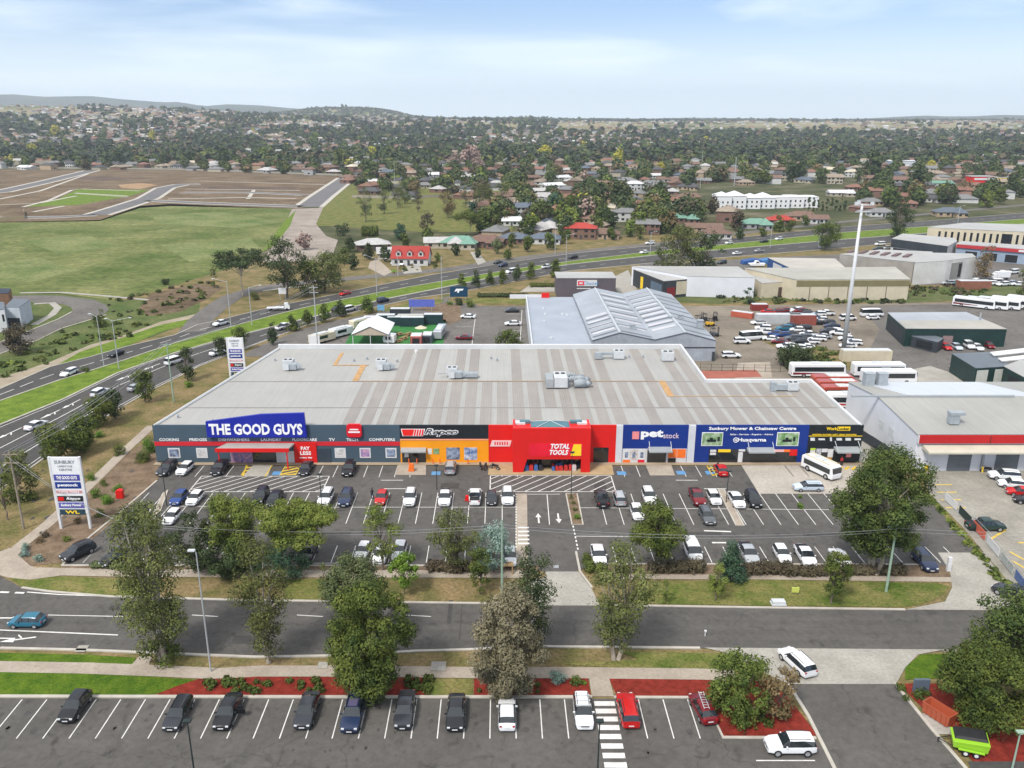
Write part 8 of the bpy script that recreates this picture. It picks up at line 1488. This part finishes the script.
# ---------------- suburb trees: individuals nearest, the rest one mass ----------------
KN = ['forest','dark','olive','teal','brown','yellow','pink','lime','rust','blueg']; KW = [.22, .30, .17, .12, .08, .008, .006, .02, .036, .04]; TP = {}
def tproto(kind, v):
    if (kind, v) not in TP:
        rs_ = np.random.RandomState(hash((sum(map(ord, kind)), v)) % 9999); h = 1.0; sh = ('round', 'gum', 'round', 'cone')[v]; cs, rr = crown_clumps(10, 4.2, 1.6, sh, 15, 1.7, rs_); a, f = leaf_quads(cs, rr, 620, .62, v+3); r = empty('tree_proto', (0, 0, 0)); npmesh('crown', a, f, LF[kind], r); m = MB(); m.tube((0, 0, 0), (0, 0, 5.5), .22, .12, n=6)
        for c in cs[:5]: m.tube((0, 0, c[2]*.5), tuple(c), .09, .03, n=4)
        m.build('trunk', BARK, r); reg(r); TP[(kind, v)] = r
    return TP[(kind, v)]
KL = dict(deep='mid green', forest='forest green', dark='dark green', olive='olive', teal='grey green', brown='brown tinted', yellow='golden yellow', pink='pale pink', lime='light green', rust='rusty', blueg='blue green')
nt_existing = 72+9; cand = []; tries = 0
HAND = [(33,155,'yellow',11),(8,152,'lime',10),(58,146,'yellow',12),(68,151,'lime',9),(153,148,'yellow',11),(265,162,'lime',14),(315,148,'lime',11),(372,158,'yellow',10),(340,168,'olive',18),(470,170,'pink',20),(478,172,'pink',14),(455,166,'pink',12),(545,160,'yellow',14),(530,166,'olive',12),(618,168,'yellow',16),(660,174,'yellow',12),(602,176,'deep',12),(647,222,'yellow',13),(200,168,'brown',12),(225,167,'dark',16),(120,166,'dark',14),(165,167,'dark',14),(185,170,'teal',12),(210,160,'lime',12),(435,156,'dark',12),(305,250,'pink',17),(560,226,'deep',22),(530,236,'deep',22),(596,236,'deep',16),(617,208,'dark',24),(600,212,'dark',24),(588,214,'deep',20),(572,214,'deep',18),(555,213,'blueg',18),(630,237,'lime',16),(660,204,'dark',20),(550,250,'deep',14),(527,252,'deep',16),(512,248,'deep',12),(472,222,'blueg',16),(737,230,'brown',16),(715,214,'brown',18),(805,226,'deep',10),(778,232,'deep',14),(952,204,'dark',18),(870,180,'dark',24),(913,195,'dark',28),(792,182,'dark',18),(765,184,'deep',14),(800,178,'dark',14),(1000,204,'deep',16),(1010,196,'dark',20),(985,208,'lime',16),(930,172,'yellow',10),(870,172,'rust',10),(982,176,'rust',9),(345,264,'deep',14),(354,270,'dark',14),(385,262,'dark',14),(405,247,'deep',12),(350,252,'dark',12),(438,262,'lime',9),(455,256,'dark',12),(478,258,'dark',9),(497,254,'teal',13),(508,260,'deep',11),(428,243,'deep',15),(368,260,'dark',15),(400,240,'blueg',14),(528,240,'dark',14),(566,244,'deep',12),(640,240,'olive',13),(612,240,'deep',12),(740,240,'dark',12),(762,237,'deep',10),(790,232,'deep',11)]
for x, y, k, w_ in HAND: cand.append((x, y, k, w_))
allt = []
while len(allt) < 8600 and tries < 90000:
    tries += 1; x = rs.uniform(-80, 1110); y = 140+112*rs.random()**1.15
    if not in_suburb(x, y) or (698 < x < 836 and 190 < y < 231): continue
    kk = (y-119.5)/H*.955
    if any(abs(x-a) < 8*kk and 0 < y-b < (6+9*(y-119.5)/330)*kk for a, b in occ): continue
    if y > 185 and 350 < x < 860 and rs.random() < .1: continue
    allt.append((x, y, rs.choices(KN, KW)[0], None))
allt.sort(key=lambda q: -q[1]); ni = 214-len(cand); cand += allt[:ni]; restt = allt[ni:]
for x, y, k, w_ in cand:
    X, Y = P(x, y); z = ground_z(X, Y); s = (w_/PPM(y)/8.4 if w_ else rs.uniform(.9, 1.5)); v = rs.choice((0, 0, 1, 2, 2, 3)); r = copy_tree(tproto(k, v)); r.name = 'suburb_tree'; r.location = (X, Y, z-.1); r.scale = (s, s, s*rs.uniform(.85, 1.1)); r.rotation_euler = (0, 0, rs.uniform(0, 6.28)); a, b = zone(x, y)
    b = b.replace('in the ', ''); tag(r, f"{KL[k]} tree among houses, {b}, {a}", 'tree', f"{KL[k]} trees among houses, {b}, {a}")
# far woodland as one mass of leaf clumps
VV, FF, MI = [], [], []; off = 0; rsn = np.random.RandomState(77)
def far_tree(X, Y, z, rad, h, n, ki):
    global off
    d = rsn.normal(size=(n, 3)); d /= np.linalg.norm(d, axis=1)[:, None]; p = np.array([X, Y, z+h*.55])+d*np.array([rad, rad, h*.45])*(rsn.uniform(.45, 1.1, n)[:, None]); nr = d+rsn.normal(size=(n, 3))*.5; nr[:, 2] += .3; nr /= np.linalg.norm(nr, axis=1)[:, None]
    a = np.cross(nr, rsn.normal(size=(n, 3))); a /= np.linalg.norm(a, axis=1)[:, None]; b = np.cross(nr, a); s = (rad*2.3/math.sqrt(n))*rsn.uniform(.7, 1.3, n)[:, None]; a *= s; b *= s*.8
    VV.append(np.stack([p-a, p-b, p+a, p+b], 1).reshape(-1, 3)); FF.append(np.arange(4*n).reshape(-1, 4)+off); off += 4*n; MI.append(np.full(n, ki))
LF['smoke'] = leafmat('smoky_green', (.022, .032, .020), (.050, .060, .038)); FK = ['forest','dark','olive','smoke','brown','yellow','lime','pink','rust']; FW = np.array([.17,.27,.2,.16,.12,.015,.025,.01,.02]); FW /= FW.sum(); cnt = 0
for x, y, k, _w in restt:                                  # the rest of the suburb's trees
    X, Y = P(x, y); big = rsn.uniform(.75, 1.35); far_tree(X, Y, ground_z(X, Y), 4.6*big, rsn.uniform(6.5, 11.5)*big, 150 if y > 190 else 90 if y > 170 else 50, FK.index(k) if k in FK else 1)
cnt = 0
while cnt < 12500:                                           # valley and hillside woods
    t = rsn.uniform(); Y = 1150/(1-t*.84); x = rsn.uniform(-320, 1320); X = (x-500)*Y/871; z = ground_z(X, Y); py = 119.5+(57-z)/Y*914
    if Y < 1500 and x < 260 and rsn.uniform() < .25: continue
    k = math.sin(X/310+1.3)*math.sin(Y/470+.5)+.5*math.sin(X/130+Y/210)
    if x > 560 and Y > 2550 and Y < 4550 and rsn.uniform() < .93: continue
    fl = field(X, Y)
    if fl > .15 and rsn.uniform() < .72: continue
    if x <= 420 and Y > 2600 and k > .5: continue
    s = rsn.uniform(.5, 1.35)*(1+Y/11000); far_tree(X, Y, z-1, 6.2*s, 9.5*s, 18 if Y < 2200 else 10, rsn.choice(5, p=[.03, .37, .06, .44, .10])); cnt += 1
for _ in range(3200):                                       # woods on the dome hill and ridge lines
    Y = rsn.uniform(4300, 5600); x = rsn.uniform(255, 700); X = (x-500)*Y/871; far_tree(X, Y, ground_z(X, Y)-2, 8, 8, 6, rsn.choice([1, 4, 3]))
for _ in range(700):
    Y = rsn.uniform(4700, 5600); x = rsn.uniform(560, 1180); X = (x-500)*Y/871; far_tree(X, Y, ground_z(X, Y)-2, 11, 11, 6, rsn.choice([1, 3]))
tag(npmesh('far_woodland', np.concatenate(VV), np.concatenate(FF), [LF[k] for k in FK], mi=np.concatenate(MI)), kind='stuff')
# scrub on verges by the estate road
VV, FF, MI, off = [], [], [], 0
for poly_, n_, kk in (([(108,300),(150,290),(205,276),(225,283),(200,300),(160,318),(112,320)], 55, (0, 2, 4)), ([(0,366),(60,335),(110,322),(160,322),(120,342),(50,364),(0,384)], 60, (0, 6, 2)), ([(720,293),(905,292),(905,304),(720,304)], 170, (0, 2, 3)), ([(905,286),(985,286),(985,296),(905,297)], 60, (0, 4)), ([(745,333),(800,346),(865,355),(862,366),(820,366)], 40, (2, 0)), ([(400,262),(440,262),(440,270),(390,274)], 25, (8, 2)), ([(925,497),(929,496),(1026,606),(1018,606)], 60, (0, 6))):
    xs0 = [p[0] for p in poly_]; ys0 = [p[1] for p in poly_]; c = 0
    while c < n_:
        x, y = rsn.uniform(min(xs0), max(xs0)), rsn.uniform(min(ys0), max(ys0))
        if inpoly(x, y, poly_): X, Y = P(x, y); s = rsn.uniform(.4, 1.1)*(1 if y < 400 else .5); far_tree(X, Y, .0, 1.1*s, .9*s, 16, kk[rsn.randint(len(kk))]); c += 1
tag(npmesh('roadside_scrub', np.concatenate(VV), np.concatenate(FF), [LF[k] for k in FK], mi=np.concatenate(MI)), kind='stuff')
# ---- remove the prototypes everything was copied from ----
def kill(o):
    for c in list(o.children): kill(c)
    bpy.data.objects.remove(o)
for o in list(PROTO.values())+list(HP.values())+list(TP.values()): kill(o)
for o in COL.objects:
    for k in ('_c', '_p'):
        if k in o: del o[k]
